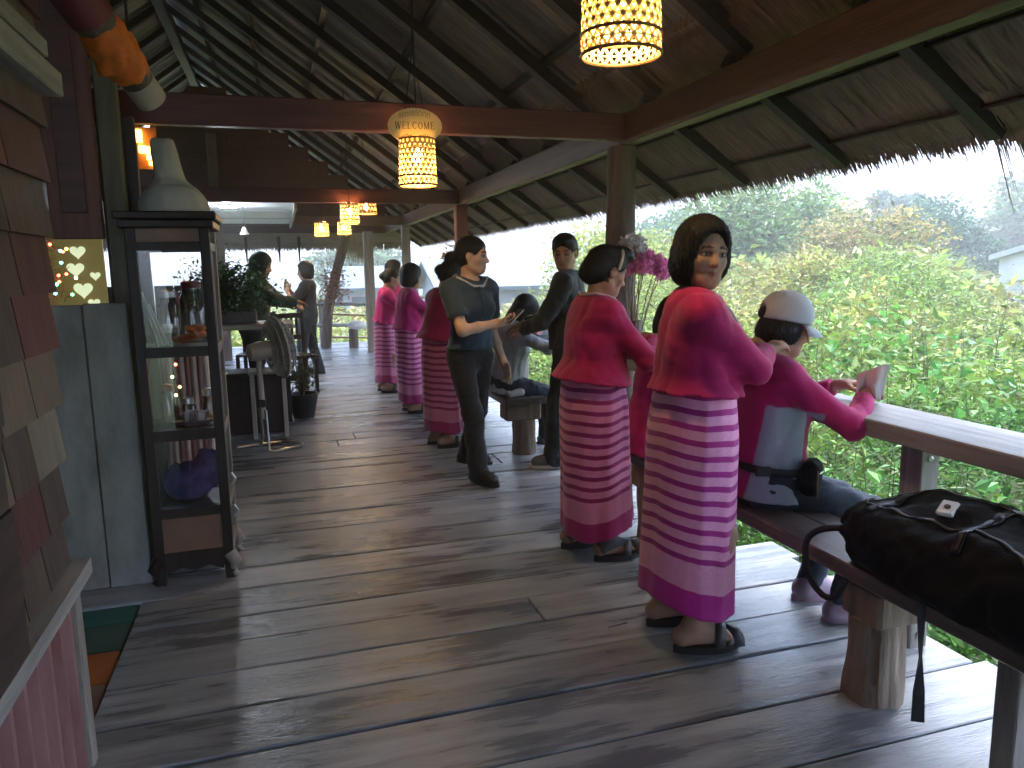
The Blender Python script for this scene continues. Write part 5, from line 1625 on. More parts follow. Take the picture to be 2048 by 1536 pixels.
# ------------------------------------------------------------------ pendant lamps of woven bamboo
M_WEAVE = mat('woven_bamboo', (0.42, 0.28, 0.11), col2=(0.58, 0.42, 0.19), rough=0.55, scale=20)
def leafy(m, f=0.35):
    N, L = m.node_tree.nodes, m.node_tree.links
    p = N['Principled BSDF']; tr = N.new('ShaderNodeBsdfTranslucent'); mx = N.new('ShaderNodeMixShader'); mx.inputs[0].default_value = f
    L.new(p.inputs['Base Color'].links[0].from_socket, tr.inputs[0]); L.new(p.outputs[0], mx.inputs[1]); L.new(tr.outputs[0], mx.inputs[2]); L.new(mx.outputs[0], N['Material Output'].inputs[0])
leafy(M_WEAVE, 0.10)
M_CANE = mat('cane_rim', (0.20, 0.10, 0.035), rough=0.5, var=0.3)
M_BULB = emit('warm_bulb', (1.0, 0.72, 0.34), 9.0)
def ribbon_ring(mb, c, R, z, w, n=40, th=0.0):
    b = len(mb.v)
    for k in range(n):
        a = 2 * math.pi * k / n
        for q in (-0.5, 0.5): mb.v.append((c[0] + R * math.cos(a), c[1] + R * math.sin(a), c[2] + z + q * w))
    for k in range(n):
        j = (k + 1) % n; mb.f.append((b + 2 * k, b + 2 * j, b + 2 * j + 1, b + 2 * k + 1))
def helix(mb, c, Rf, a0, turn, z0, z1, w, n=12):
    b = len(mb.v)
    for k in range(n + 1):
        q = k / n; a = a0 + turn * q; z = z0 + (z1 - z0) * q; R = Rf(z)
        sl = math.atan2((z1 - z0), turn * R); ta = -math.sin(sl) / R; tz = math.cos(sl)
        for s_ in (-0.5, 0.5):
            aa = a + s_ * w * ta; mb.v.append((c[0] + R * math.cos(aa), c[1] + R * math.sin(aa), c[2] + z + s_ * w * tz))
    for k in range(n): mb.f.append((b + 2 * k, b + 2 * k + 2, b + 2 * k + 3, b + 2 * k + 1))
def basket_lamp(c, R, h, label, watt, nh=22, zroof=None, fine=True, blub=1.0, taper=0.06):
    """c = centre of the bottom rim"""
    t = thing('pendant_lamp', label, 'lamp', c, 'woven bamboo pendant lamps')
    mb = MB(); Rf = lambda z: R * (1 - taper * z / h)
    zl = 0.20 * h
    up = h - zl; turn = up / (math.tan(R_(60)) * R) 
    for lay, rr, off in ((0, 1.0, 0.0),) if not fine else ((0, 1.0, 0.0), (1, 0.975, 0.5)):
        Rl = lambda z, rr=rr: Rf(z) * rr
        sp = 2 * math.pi * R / nh
        wv = sp * 0.36
        for k in range(nh):
            a0 = 2 * math.pi * (k + off) / nh
            helix(mb, c, Rl, a0, turn, zl, h, wv); helix(mb, c, lambda z, rr=rr: Rf(z) * rr * 1.006, a0, -turn, zl, h, wv)
        nz = int(up / (sp * 0.87))
        for k in range(nz + 1): ribbon_ring(mb, c, R * rr * 1.003 * (1 - taper * (zl + up * (k + 0.5 * off) / nz) / h), zl + up * (k + 0.5 * off) / nz, wv * 0.9)
    # open hexagon skirt at the bottom
    t2 = zl / (math.tan(R_(60)) * R)
    for k in range(nh):
        a0 = 2 * math.pi * k / nh
        helix(mb, c, lambda z: R * 0.995, a0, t2, 0, zl, 0.30 * 2 * math.pi * R / nh, 6); helix(mb, c, lambda z: R * 1.0, a0, -t2, 0, zl, 0.30 * 2 * math.pi * R / nh, 6)
    ribbon_ring(mb, c, R * 1.002, zl * 0.5, 0.006)
    mb.build('woven_shade', M_WEAVE, t)
    for zz_, R2_ in ((0, R), (zl, R * 0.995), (h, Rf(h))):
        MB().ring((c[0], c[1], c[2] + zz_), R2_, 0.0055, 'z', 40, 6).build('rim', M_CANE, t, True)
    bz = c[2] + h * 0.62
    MB().lathe((c[0], c[1], bz), [(0.0001, -0.040), (0.020, -0.034), (0.031, -0.012), (0.031, 0.008), (0.018, 0.036), (0.013, 0.055)], 16).build('bulb', M_BULB, t, True)
    MB().lathe((c[0], c[1], bz), [(0.016, 0.05), (0.018, 0.10), (0.004, 0.115)], 12).build('socket', M_RUBBER, t, True)
    MB().tube([(c[0], c[1], bz + 0.11), (c[0], c[1], zroof if zroof else rz(c[0]) + 0.05)], 0.004, 6).build('cord', M_RUBBER, t)
    for k in range(3):
        a = k * 2.094
        MB().tube([(c[0], c[1], bz + 0.10), (c[0] + Rf(h) * math.cos(a), c[1] + Rf(h) * math.sin(a), c[2] + h)], 0.002, 4).build('wire', M_BOLT, t)
    ld = bpy.data.lights.new('lamp_light', 'POINT'); ld.energy = watt; ld.color = (1.0, 0.66, 0.30); ld.shadow_soft_size = 0.035
    lo = bpy.data.objects.new('lamp_light', ld); COL.objects.link(lo); lo.parent = t; lo.location = (0, 0, bz - c[2] - 0.075)
    return t
basket_lamp((1.085, 2.30, 2.085), 0.127, 0.30, 'large lit woven bamboo lamp hanging nearest the camera at the top', 1.6, nh=24, fine=False)
basket_lamp((0.775, 4.25, 1.885), 0.105, 0.245, 'lit woven bamboo lamp just below the oval welcome sign', 1.6, nh=22, fine=False)
basket_lamp((0.80, 8.7, 1.945), 0.105, 0.21, 'larger of the lit bamboo lamps far down the walkway', 1.8, nh=16, fine=False)
basket_lamp((0.62, 11.0, 1.915), 0.10, 0.18, 'lit bamboo lamp at the left of the far cluster', 1.5, nh=14, fine=False)
basket_lamp((0.98, 11.6, 1.965), 0.10, 0.18, 'small lit bamboo lamp at the back of the far cluster', 1.5, nh=14, fine=False)
basket_lamp((1.08, 9.6, 2.12), 0.14, 0.13, 'wide flat bamboo lamp near the roof in the far cluster', 1.0, nh=18, fine=False)
# amber lantern by the left posts
al = thing('amber_lantern', 'small amber glowing wooden lantern left of the white compress', 'lantern', (-0.70, 5.0, 2.05))
M_AMBER = emit('amber_pane', (1.0, 0.42, 0.05), 1.6)
for (x0, x1, z0, z1) in ((-0.745, -0.715, 2.19, 2.26), (-0.735, -0.70, 2.13, 2.17), (-0.695, -0.672, 2.09, 2.165), (-0.685, -0.645, 2.06, 2.08)):
    MB().box((x0, 4.98, z0), (x1, 5.02, z1)).build('pane', M_AMBER, al)
MB().box((-0.76, 5.025, 2.04), (-0.64, 5.05, 2.28)).build('frame', M_CABP, al)
# cold round ceiling light and small spotlight
cl = thing('ceiling_light', 'cold white round light on the pale ceiling panel', 'lamp', (-0.50, 9.35, 2.17))
MB().lathe((-0.50, 9.35, 2.196), [(0.11, 0.0), (0.11, -0.018), (0.10, -0.02)], 24).build('housing', M_WHITEWALL, cl, True)
MB().lathe((-0.50, 9.35, 2.176), [(0.098, -0.0005), (0.098, -0.006), (0.001, -0.008)], 24).build('diffuser', emit('led_white', (0.75, 0.88, 1.0), 14), cl, True)
ld = bpy.data.lights.new('lamp_light', 'POINT'); ld.energy = 6; ld.color = (0.8, 0.9, 1.0); ld.shadow_soft_size = 0.08
lo = bpy.data.objects.new('lamp_light', ld); COL.objects.link(lo); lo.parent = cl; lo.location = (0, 0, -0.03)
f2 = thing('hanging_bell', 'small white bell hanging below the pale ceiling panel', 'bell', (-0.34, 9.3, 1.9))
MB().lathe((-0.34, 9.3, 1.86), [(0.05, 0.0), (0.035, 0.03), (0.02, 0.07), (0.008, 0.085)], 12).build('shell', M_WHITEWALL, f2, True)
MB().tube([(-0.34, 9.3, 1.94), (-0.34, 9.3, 2.19)], 0.004, 5).build('cord', M_RUBBER, f2)

# ------------------------------------------------------------------ welcome sign
sg = thing('welcome_sign', 'oval cream sign with the word WELCOME above a lit lamp', 'sign', (0.765, 4.235, 2.2))
ov = [(0.148 * math.cos(2 * math.pi * k / 48), 0.094 * math.sin(2 * math.pi * k / 48)) for k in range(48)]
Ms = Matrix.Translation((0.765, 4.235, 2.200)) @ Matrix.Rotation(R_(-6), 4, 'Z') @ Matrix.Rotation(R_(90), 4, 'X')
M_SIGN = mat('cream_board', (0.80, 0.70, 0.38), rough=0.55, var=0.08, scale=9)
MB().prism(ov, -0.006, 0.006, Ms).build('board', M_SIGN, sg)
M_INK = mat('sign_ink', (0.10, 0.075, 0.02), rough=0.6)
M_INK2 = mat('sign_ink_faded', (0.30, 0.24, 0.085), rough=0.6)
# serif capitals drawn as strokes: (x0,y0,x1,y1,w)
GL = {'W': [(0, 1, .22, 0, .14), (.22, 0, .45, 1, .07), (.45, 1, .68, 0, .14), (.68, 0, .9, 1, .07), (-.1, 1, .12, 1, .06), (.36, 1, .56, 1, .06), (.8, 1, 1, 1, .06)],
      'E': [(.12, 0, .12, 1, .15), (.05, 1, .62, 1, .07), (.05, 0, .66, 0, .07), (.12, .5, .48, .5, .07), (.62, 1, .62, .8, .06), (.66, 0, .66, .22, .06), (.48, .62, .48, .38, .05)],
      'L': [(.12, 0, .12, 1, .15), (0, 1, .28, 1, .06), (0, 0, .6, 0, .07), (.6, 0, .6, .25, .06)],
      'C': [(.75, .8, .5, 1, .08), (.5, 1, .22, .9, .09), (.22, .9, .1, .6, .14), (.1, .6, .1, .4, .15), (.1, .4, .22, .1, .14), (.22, .1, .5, 0, .09), (.5, 0, .75, .2, .08), (.75, .98, .75, .72, .05)],
      'O': [(.42, 1, .17, .85, .09), (.17, .85, .08, .5, .14), (.08, .5, .17, .15, .14), (.17, .15, .42, 0, .09), (.42, 0, .67, .15, .09), (.67, .15, .76, .5, .14), (.76, .5, .67, .85, .14), (.67, .85, .42, 1, .09)],
      'M': [(.1, 0, .1, 1, .08), (.1, 1, .46, 0, .14), (.46, 0, .82, 1, .07), (.82, 1, .82, 0, .15), (-.02, 1, .16, 1, .06), (.76, 1, .95, 1, .06), (0, 0, .22, 0, .06), (.68, 0, .96, 0, .06)]}
def strokes(mb, ch, x, y, sx, sy, z=0.0085):
    for (a, b, c, d, w) in GL[ch]:
        p0 = Vector((x + a * sx, y + b * sy, 0)); p1 = Vector((x + c * sx, y + d * sy, 0)); dd = (p1 - p0).normalized(); nn = Vector((-dd.y, dd.x, 0)) * w * sx * 0.5
        ex = dd * w * sx * 0.25
        q = [p0 - ex + nn, p0 - ex - nn, p1 + ex - nn, p1 + ex + nn]
        mb.add([tuple(Ms @ Vector((v.x, v.y, z))) for v in q], [(0, 1, 2, 3)])
mb = MB(); x = -0.106
for ch, adv in (('W', 1.16), ('E', 0.86), ('L', 0.80), ('C', 0.98), ('O', 1.0), ('M', 1.12), ('E', 0.8)):
    strokes(mb, ch, x, -0.016, 0.0305, 0.036, 0.0075); x += adv * 0.0322
mb.build('lettering', M_INK, sg)
# faded curly second line above and worn marks below (not legible in the picture)
mb = MB(); g_ = random.Random(4); x = -0.085
while x < 0.08:
    w = g_.uniform(0.012, 0.02); z0 = 0.040 + 0.012 * math.cos(x * 18)
    for p0, p1 in (((x, z0), (x, z0 + 0.022)), ((x, z0 + 0.022), (x + w * 0.7, z0 + 0.024)), ((x + w * 0.7, z0 + 0.024), (x + w * 0.7, z0)), ((x + w * 0.2, z0 + 0.030), (x + w * 0.6, z0 + 0.031))):
        a, b = Vector((*p0, 0)), Vector((*p1, 0)); dd = (b - a).normalized(); nn = Vector((-dd.y, dd.x, 0)) * 0.0016
        mb.add([tuple(Ms @ Vector((v.x, v.y, 0.0070))) for v in (a + nn, a - nn, b - nn, b + nn)], [(0, 1, 2, 3)])
    x += w + 0.004
mb.build('faded_lettering', M_INK2, sg)
mb = MB()
for cx_, sgn in ((-0.045, 1), (0.05, -1)):
    for k in range(7):
        a, b = Vector((cx_ + sgn * (k - 3) * 0.010, -0.044 - 0.004 * abs(k - 3), 0)), Vector((cx_ + sgn * (k - 2.2) * 0.010, -0.056 + 0.004 * (k % 3), 0)); dd = (b - a).normalized(); nn = Vector((-dd.y, dd.x, 0)) * 0.003
        mb.add([tuple(Ms @ Vector((v.x, v.y, 0.0070))) for v in (a + nn, a - nn, b - nn, b + nn)], [(0, 1, 2, 3)])
mb.build('floral_mark', M_INK2, sg)
for dx in (-0.05, 0.05):
    MB().tube([(0.765 + dx, 4.235, 2.285), (0.765, 4.25, 2.60), (0.765, 4.26, rz(0.765) + 0.05)], 0.003, 5).build('cord', M_RUBBER, sg)

# ------------------------------------------------------------------ benches, counters, railings
def bench(label, x0, x1, y0, y1, legs, zt=0.45, th=0.055, split=True, sq=()):
    t = thing('bench', label, 'bench', ((x0 + x1) / 2, (y0 + y1) / 2, 0), 'plank benches along the counter')
    if split:
        xm = x0 + (x1 - x0) * 0.62
        MB().box((x0, y0, zt - th), (xm - 0.004, y1, zt), 0.006).build('seat_plank', M_BENCH, t)
        MB().box((xm + 0.004, y0 + 0.02, zt - th), (x1, y1 - 0.03, zt - 0.003), 0.006).build('seat_plank', M_BENCH, t)
    else:
        MB().box((x0, y0, zt - th), (x1, y1, zt), 0.006).build('seat_plank', M_BENCH, t)
    for k, (lx, ly, r) in enumerate(legs):
        pts = [(lx + 0.004 * math.sin(q * 3 + k), ly, -0.02 + (zt - th - 0.09) * q) for q in np.linspace(0, 1, 7)]
        lm = MB().tube([(lx + 0.006 * math.sin(q * 3 + k), ly, -0.02 + (zt - th - 0.09) * q) for q in np.linspace(0, 1, 25)], [r * (1.10 - 0.1 * q + 0.02 * math.sin(q * 9 + k)) for q in np.linspace(0, 1, 25)], 40)
        gl_ = np.random.default_rng(k + 3); ph_ = gl_.uniform(0, 6.28, 8)
        for vi in range(25 * 40):
            a_ = 2 * math.pi * (vi % 40) / 40; q_ = (vi // 40) / 24; v_ = Vector(lm.v[vi])
            amp = 0.035 * math.sin(5 * a_ + ph_[0] + 1.2 * math.sin(4 * q_ + ph_[1])) + 0.03 * math.sin(11 * a_ + ph_[2] + 2 * q_) - 0.10 * max(0, 1 - abs(((a_ - ph_[3] - 0.3 * math.sin(3 * q_)) + math.pi) % 6.283 - math.pi) / 0.10) * (q_ > 0.1) - 0.08 * max(0, 1 - math.hypot(((a_ - ph_[4] + math.pi) % 6.283 - math.pi) * 2, (q_ - 0.62) * 9)) * 2
            c_ = Vector((lx + 0.006 * math.sin(q_ * 3 + k), ly, v_.z)); lm.v[vi] = tuple(c_ + (v_ - c_) * (1 + amp))
        lm.build('log_leg', M_LOG, t, True)
        MB().box((x0 + 0.015, ly - r * 1.05, zt - th - 0.125), (x1 - 0.03, ly + r * 1.05, zt - th - 0.003), 0.012).build('bearer', M_LOG, t)
    for lx, ly in sq:
        MB().box((lx - 0.07, ly - 0.035, -0.02), (lx + 0.07, ly + 0.035, zt - th - 0.003), 0.004).build('square_leg', M_GREYWOODZ, t)
    return t
bench('dark plank bench at the right edge carrying the black backpack', 1.715, 2.02, -0.4, 3.62, [(1.80, 1.86, 0.083), (1.82, 3.45, 0.075)], sq=((1.875, 1.40),))
bench('plank bench with log leg under the grey-clad seated guest', 1.57, 1.90, 5.30, 8.4, [(1.75, 5.44, 0.085), (1.75, 7.9, 0.085)])
bench('far plank bench under the farthest seated guests', 1.50, 1.86, 8.9, 12.2, [(1.68, 9.2, 0.085), (1.68, 11.8, 0.085)])
def counter(label, y0, y1, posts, x0=2.04, x1=2.34, zt=0.85, m=None):
    t = thing('counter', label, 'counter', ((x0 + x1) / 2, (y0 + y1) / 2, 0), 'plank counters along the open side')
    MB().box((x0, y0, zt - 0.065), (x1, y1, zt), 0.006).build('top_plank', m or M_GREYWOOD, t)
    for yy_ in posts:
        p = MB().box((2.155, yy_ - 0.05, -0.30), (2.235, yy_ + 0.05, zt - 0.067), 0.004).build('leg', M_GREYWOODZ, t)
        for zz in (0.05, 0.72):
            MB().lathe((2.19, yy_ - 0.051, zz), [(0.012, 0), (0.012, 0.006), (0.004, 0.009)], 8, Matrix.Rotation(R_(90), 4, 'X')).build('bolt', M_BOLT, p)
    return t
counter('grey plank counter at the right where the seated woman reads', 0.1, 4.34, (0.6, 2.11, 3.55))
counter('grey plank counter with the red cloth behind the boy', 4.58, 8.80, (5.1, 6.8, 8.5))
counter('far grey plank counter beside the farthest women in pink', 9.02, 12.9, (9.6, 11.4, 12.7))
er = thing('end_railing', 'bamboo and plank railing closing the far end of the deck', 'railing', (0.5, 15.5, 0))
for x in (-2.2, -0.6, 0.80, 2.2):
    MB().box((x - 0.075, 15.42, -0.8), (x + 0.075, 15.55, 0.88 if x > 0 else 0.85), 0.006).build('post', M_GREYWOODZ, er)
for z_ in (0.36, 0.78):
    MB().tube([(-2.4, 15.38, z_), (0.5, 15.37, z_ + 0.02), (2.4, 15.39, z_ - 0.04)], 0.038, 10).build('rail', M_GREYWOOD, er, True)
for z_ in (0.10, 0.56):
    MB().tube([(0.8, 15.6, z_ + 0.02), (2.4, 15.7, z_ - 0.08)], 0.022, 8).build('rail', M_BAMBOO, er, True)
nb_ = thing('stump_seat', 'short stump with a pale cushion beside the far posts', 'stump', (1.30, 14.2, 0))
MB().tube([(1.28, 14.3, -0.02), (1.28, 14.3, 0.36)], [0.09, 0.085], 12).build('stump', M_POSTD, nb_, True)
f = SDF((1.0, 13.9, 0.3), (1.7, 14.7, 0.7), 0.012); f.ell((1.36, 14.3, 0.42), (0.17, 0.14, 0.085), None, 0.02); f.wrinkle(0.008, 0.08, 3); f.put('cushion', M_PAPER, nb_)

# ------------------------------------------------------------------ things on the counter
M_TEAP = mat('white_porcelain', (0.72, 0.74, 0.74), rough=0.25, var=0.04)
tp = thing('teapot', 'white porcelain teapot on the counter beside the boy in black', 'teapot', (2.06, 5.75, 0.856))
MB().lathe((2.08, 5.75, 0.856), [(0.045, 0.0), (0.062, 0.02), (0.068, 0.05), (0.055, 0.085), (0.03, 0.098), (0.012, 0.108), (0.012, 0.118), (0.001, 0.122)], 20).build('pot', M_TEAP, tp, True)
MB().tube([(2.14, 5.75, 0.89), (2.17, 5.75, 0.92), (2.185, 5.75, 0.945)], [0.014, 0.010, 0.008], 8).build('spout', M_TEAP, tp, True)
MB().tube([(2.02, 5.75, 0.93), (1.985, 5.75, 0.93), (1.98, 5.75, 0.89), (2.015, 5.75, 0.875)], 0.006, 8).build('handle', M_TEAP, tp, True)
rc = SDF((1.95, 5.4, 0.8), (2.45, 6.4, 0.95), 0.012); rc.rbox((2.19, 5.92, 0.864), (0.135, 0.33, 0.010), None, 0.008, 0.01); rc.wrinkle(0.004, 0.07, 2)
props(rc.put('red_cloth', mat('red_cloth', (0.42, 0.04, 0.05), rough=0.75, var=0.2, scale=10)), 'folded red cloth under the white teapot on the counter', 'cloth')
# flower arrangement tied to the log post
fl = thing('flower_bouquet', 'bouquet of pink and white dried flowers on tall stems by the log post', 'flowers', (2.06, 4.22, 0.856))
MB().lathe((2.08, 4.20, 0.856), [(0.05, 0.0), (0.06, 0.03), (0.055, 0.14), (0.042, 0.22), (0.046, 0.235), (0.038, 0.23)], 18).build('vase', M_POSTD, fl, True)
M_STK = mat('dry_stalk', (0.22, 0.15, 0.09), col2=(0.36, 0.29, 0.18), rough=0.7)
M_PINKF = mat('pink_dried_flower', (0.78, 0.16, 0.42), col2=(0.90, 0.40, 0.62), rough=0.8, scale=40); leafy(M_PINKF, 0.3)
M_WHITEF = mat('white_dried_flower', (0.66, 0.62, 0.60), col2=(0.78, 0.74, 0.72), rough=0.8, scale=40); leafy(M_WHITEF, 0.3)
g_ = random.Random(8); heads = []
spec = [(2.13, 4.16, 1.465, 0), (2.20, 4.15, 1.44, 0), (2.24, 4.19, 1.42, 0), (2.05, 4.20, 1.43, 0), (2.00, 4.16, 1.40, 0), (2.09, 4.10, 1.41, 0), (2.17, 4.22, 1.47, 0), (2.04, 4.22, 1.56, 1), (2.10, 4.24, 1.57, 1), (2.14, 4.26, 1.53, 1), (2.00, 4.22, 1.50, 1), (2.08, 4.18, 1.52, 1), (2.22, 4.12, 1.38, 0)]
for k, (x, y, z, kind) in enumerate(spec):
    bx_, by_ = 2.08 + g_.uniform(-0.025, 0.025), 4.20 + g_.uniform(-0.025, 0.025)
    MB().tube([(bx_, by_, 0.95), ((bx_ + x) / 2 + g_.uniform(-0.015, 0.015), (by_ + y) / 2, (0.95 + z) / 2 + 0.03), (x, y, z)], [0.0045, 0.004, 0.003], 6).build('stalk', M_STK, fl, True)
    P = []; gg = np.random.default_rng(k + 60); nP = 240
    d = gg.normal(size=(nP, 3)); d /= np.linalg.norm(d, axis=1)[:, None]
    P = np.array([x, y, z]) + d * 0.056 * gg.uniform(0.3, 1, (nP, 1)) ** 0.5 * np.array([1, 1, 0.8])
    V, F, C = leaves(P, np.full(nP, 0.024), np.ones((nP, 3)), k + 90, aspect=0.8)
    put_np('flower_head', V, F, M_WHITEF if kind else M_PINKF, fl, False)
of = SDF((1.96, 3.9, 0.84), (2.2, 4.15, 1.05), 0.006)
for k in range(14):
    a = k * 0.449 * 2; rr_ = 0.026 if k < 7 else 0.014
    of.ell((2.07 + rr_ * math.cos(a), 4.00 + rr_ * math.sin(a), 1.00 + (0.010 if k >= 7 else 0)), (0.016, 0.010, 0.006), [[math.cos(a), math.sin(a), -0.3], [-math.sin(a), math.cos(a), 0], [0.3 * math.cos(a), 0.3 * math.sin(a), 1]], 0.003)
of.cone((2.07, 4.0, 0.995), (2.06, 4.02, 0.86), 0.005, 0.005, 0.004); of.ell((2.07, 4.0, 1.005), (0.012, 0.012, 0.010), None, 0.004)
of.cone((2.06, 4.02, 0.90), (2.06, 4.02, 0.857), 0.022, 0.026, 0.004)
props(of.put('marigold', mat('marigold_orange', (0.80, 0.30, 0.02), rough=0.7, var=0.2, scale=30)), 'small orange marigold on the counter below the pink bouquet', 'flower')
bk = thing('basket', 'small dark basket with pale hoops on the counter behind the seated woman', 'basket', (2.18, 3.75, 0.856))
MB().lathe((2.18, 3.75, 0.856), [(0.07, 0.0), (0.095, 0.06), (0.10, 0.10), (0.092, 0.10), (0.06, 0.01)], 20).build('bowl', mat('dark_red_lacquer', (0.10, 0.02, 0.02), rough=0.3, var=0.2), bk, True)
for k in range(5):
    MB().ring((2.11 + k * 0.035, 3.75, 0.957), 0.035, 0.004, 'x', 14, 5).build('hoop', M_BAMBOO, bk, True)
tb = thing('tissue_box', 'white tissue box on the counter between the two front women', 'box', (2.12, 3.45, 0.856))
MB().box((2.06, 3.36, 0.853), (2.18, 3.58, 0.93), 0.006).build('carton', mat('pale_carton', (0.66, 0.72, 0.72), rough=0.6, var=0.06), tb)
f = SDF((2.0, 3.36, 0.90), (2.24, 3.58, 1.05), 0.006); f.ell((2.12, 3.47, 0.95), (0.035, 0.05, 0.04), None, 0.01); f.wrinkle(0.008, 0.03, 4); f.put('tissue', M_TEAP, tb)
gf = thing('dried_bunch', 'golden dried flower bunch tied to the red post', 'flowers', (2.0, 8.75, 1.5))
gg = np.random.default_rng(5); nP = 500
d = gg.normal(size=(nP, 3)); P = np.array([2.06, 8.74, 1.52]) + d * np.array([0.10, 0.05, 0.09])
V, F, C = leaves(P, np.full(nP, 0.05), np.ones((nP, 3)), 5)
put_np('blooms', V, F, mat('golden_dried', (0.42, 0.26, 0.06), col2=(0.62, 0.45, 0.18), rough=0.8, scale=20), gf, False)['kind'] = 'stuff'
MB().tube([(2.06, 8.76, 1.1), (2.06, 8.75, 1.5)], 0.012, 6).build('stalk', M_STK, gf)
db = thing('dried_bunch', 'reddish dried leaf bunch tied to the leaning post at the far end', 'flowers', (0.95, 14.4, 1.1))
P = np.array([0.98, 14.45, 1.15]) + gg.normal(size=(600, 3)) * np.array([0.14, 0.08, 0.22])
V, F, C = leaves(P, np.full(600, 0.07), np.ones((600, 3)), 6)
put_np('blooms', V, F, mat('reddish_dried', (0.25, 0.12, 0.09), col2=(0.42, 0.24, 0.18), rough=0.8, scale=20), db, False)['kind'] = 'stuff'
MB().tube([(0.90, 14.45, 0.6), (0.98, 14.45, 1.1)], 0.012, 6).build('stalk', M_STK, db)
# white slippers on the second bench
for k in range(2):
    f = SDF((1.58, 5.34 + 0.10 * k - 0.08, 0.44), (1.78, 5.34 + 0.10 * k + 0.12, 0.58), 0.006)
    f.cone((1.63, 5.36 + 0.09 * k, 0.478), (1.71, 5.38 + 0.09 * k, 0.485), 0.028, 0.034, 0.01); f.plane((0, 0, 0.452), (0, 0, -1))
    f.ell((1.625, 5.36 + 0.09 * k, 0.52), (0.035, 0.022, 0.03), None, 0.006, op='s')
    props(f.put('white_shoe', M_TEAP), ('white slip-on shoe at the very end of the second bench', 'white slip-on shoe on the second bench behind its twin')[k], 'shoe', 'white shoes on the bench')

# ------------------------------------------------------------------ standing fan
fn = thing('standing_fan', 'white standing fan with round cage on a bent steel tube foot', 'fan', (-0.19, 6.25, 0))
M_FAN = mat('fan_plastic', (0.50, 0.49, 0.45), rough=0.45, var=0.1)
M_FANW = mat('fan_wire', (0.42, 0.42, 0.40), rough=0.4, var=0.1)
base_pts = [(-0.16, 6.18, 0.34), (-0.155, 6.16, 0.10), (-0.15, 6.13, 0.025), (-0.10, 6.12, 0.018), (0.10, 6.24, 0.018), (0.11, 6.30, 0.018), (-0.05, 6.46, 0.018), (-0.12, 6.46, 0.018), (-0.40, 6.36, 0.018)]
MB().tube(base_pts, 0.012, 8).build('tube_foot', M_STEEL, fn, True)
MB().tube([(-0.21, 6.30, 0.34), (-0.20, 6.33, 0.10), (-0.22, 6.36, 0.02)], 0.012, 8).build('tube_foot', M_STEEL, fn, True)
MB().tube([(-0.185, 6.24, 0.26), (-0.19, 6.25, 0.74)], [0.026, 0.022], 12).build('pole', M_FAN, fn, True)
MB().box((-0.215, 6.20, 0.36), (-0.155, 6.28, 0.42), 0.008).build('clamp', M_RUBBER, fn)
hd = Vector((-0.12, 6.22, 0.82)); fd = Vector((0.93, 0.30, 0.12)).normalized()
Mf = fd.to_track_quat('Z', 'Y').to_matrix()
MB().lathe(hd, [(0.03, -0.16), (0.065, -0.14), (0.075, -0.05), (0.07, 0.03), (0.04, 0.05)], 18, Mf).build('motor', M_FAN, fn, True)
cg = MB()
for R2, zz in ((0.06, 0.20), (0.12, 0.19), (0.18, 0.165), (0.225, 0.13), (0.245, 0.09), (0.225, 0.05), (0.18, 0.02), (0.12, 0.005)):
    cg.ring(hd, R2, 0.004, 'z', 36, 5, Matrix.Translation((0, 0, 0)).to_3x3() if False else None) if False else None
    b0 = len(cg.v); cg.ring((0, 0, zz), R2, 0.0045, 'z', 36, 5)
    for q in range(b0, len(cg.v)): cg.v[q] = tuple(hd + Mf @ Vector(cg.v[q]))
for k in range(40):
    a = 2 * math.pi * k / 40
    pr_ = [(0.04, 0.20), (0.12, 0.19), (0.18, 0.165), (0.225, 0.13), (0.245, 0.09), (0.225, 0.05), (0.18, 0.02), (0.10, 0.003)]
    cg.tube([hd + Mf @ Vector((r_ * math.cos(a), r_ * math.sin(a), z_)) for r_, z_ in pr_], 0.0022, 4, False)
cg.build('cage', M_FANW, fn, True)
MB().lathe(hd, [(0.252, 0.082), (0.256, 0.09), (0.252, 0.098), (0.244, 0.09), (0.252, 0.082)], 40, Mf).build('cage_band', M_FAN, fn, True)
for k in range(3):
    a = k * 2.094; vs = []
    for q in range(7):
        r_ = 0.03 + 0.19 * q / 6; w_ = 0.45 * math.sin(math.pi * (0.18 + 0.75 * q / 6))
        for s_ in (-1, 1): vs.append(hd + Mf @ Vector((r_ * math.cos(a + s_ * w_), r_ * math.sin(a + s_ * w_), 0.10 + s_ * 0.022)))
    bl = MB().add(vs, [(2 * q, 2 * q + 2, 2 * q + 3, 2 * q + 1) for q in range(6)]).build('blade', M_FANW, fn, True)
    sm = bl.modifiers.new('t', 'SOLIDIFY'); sm.thickness = 0.003
MB().lathe(hd, [(0.001, 0.21), (0.04, 0.205), (0.045, 0.19), (0.02, 0.08)], 18, Mf).build('hub', M_FAN, fn, True)

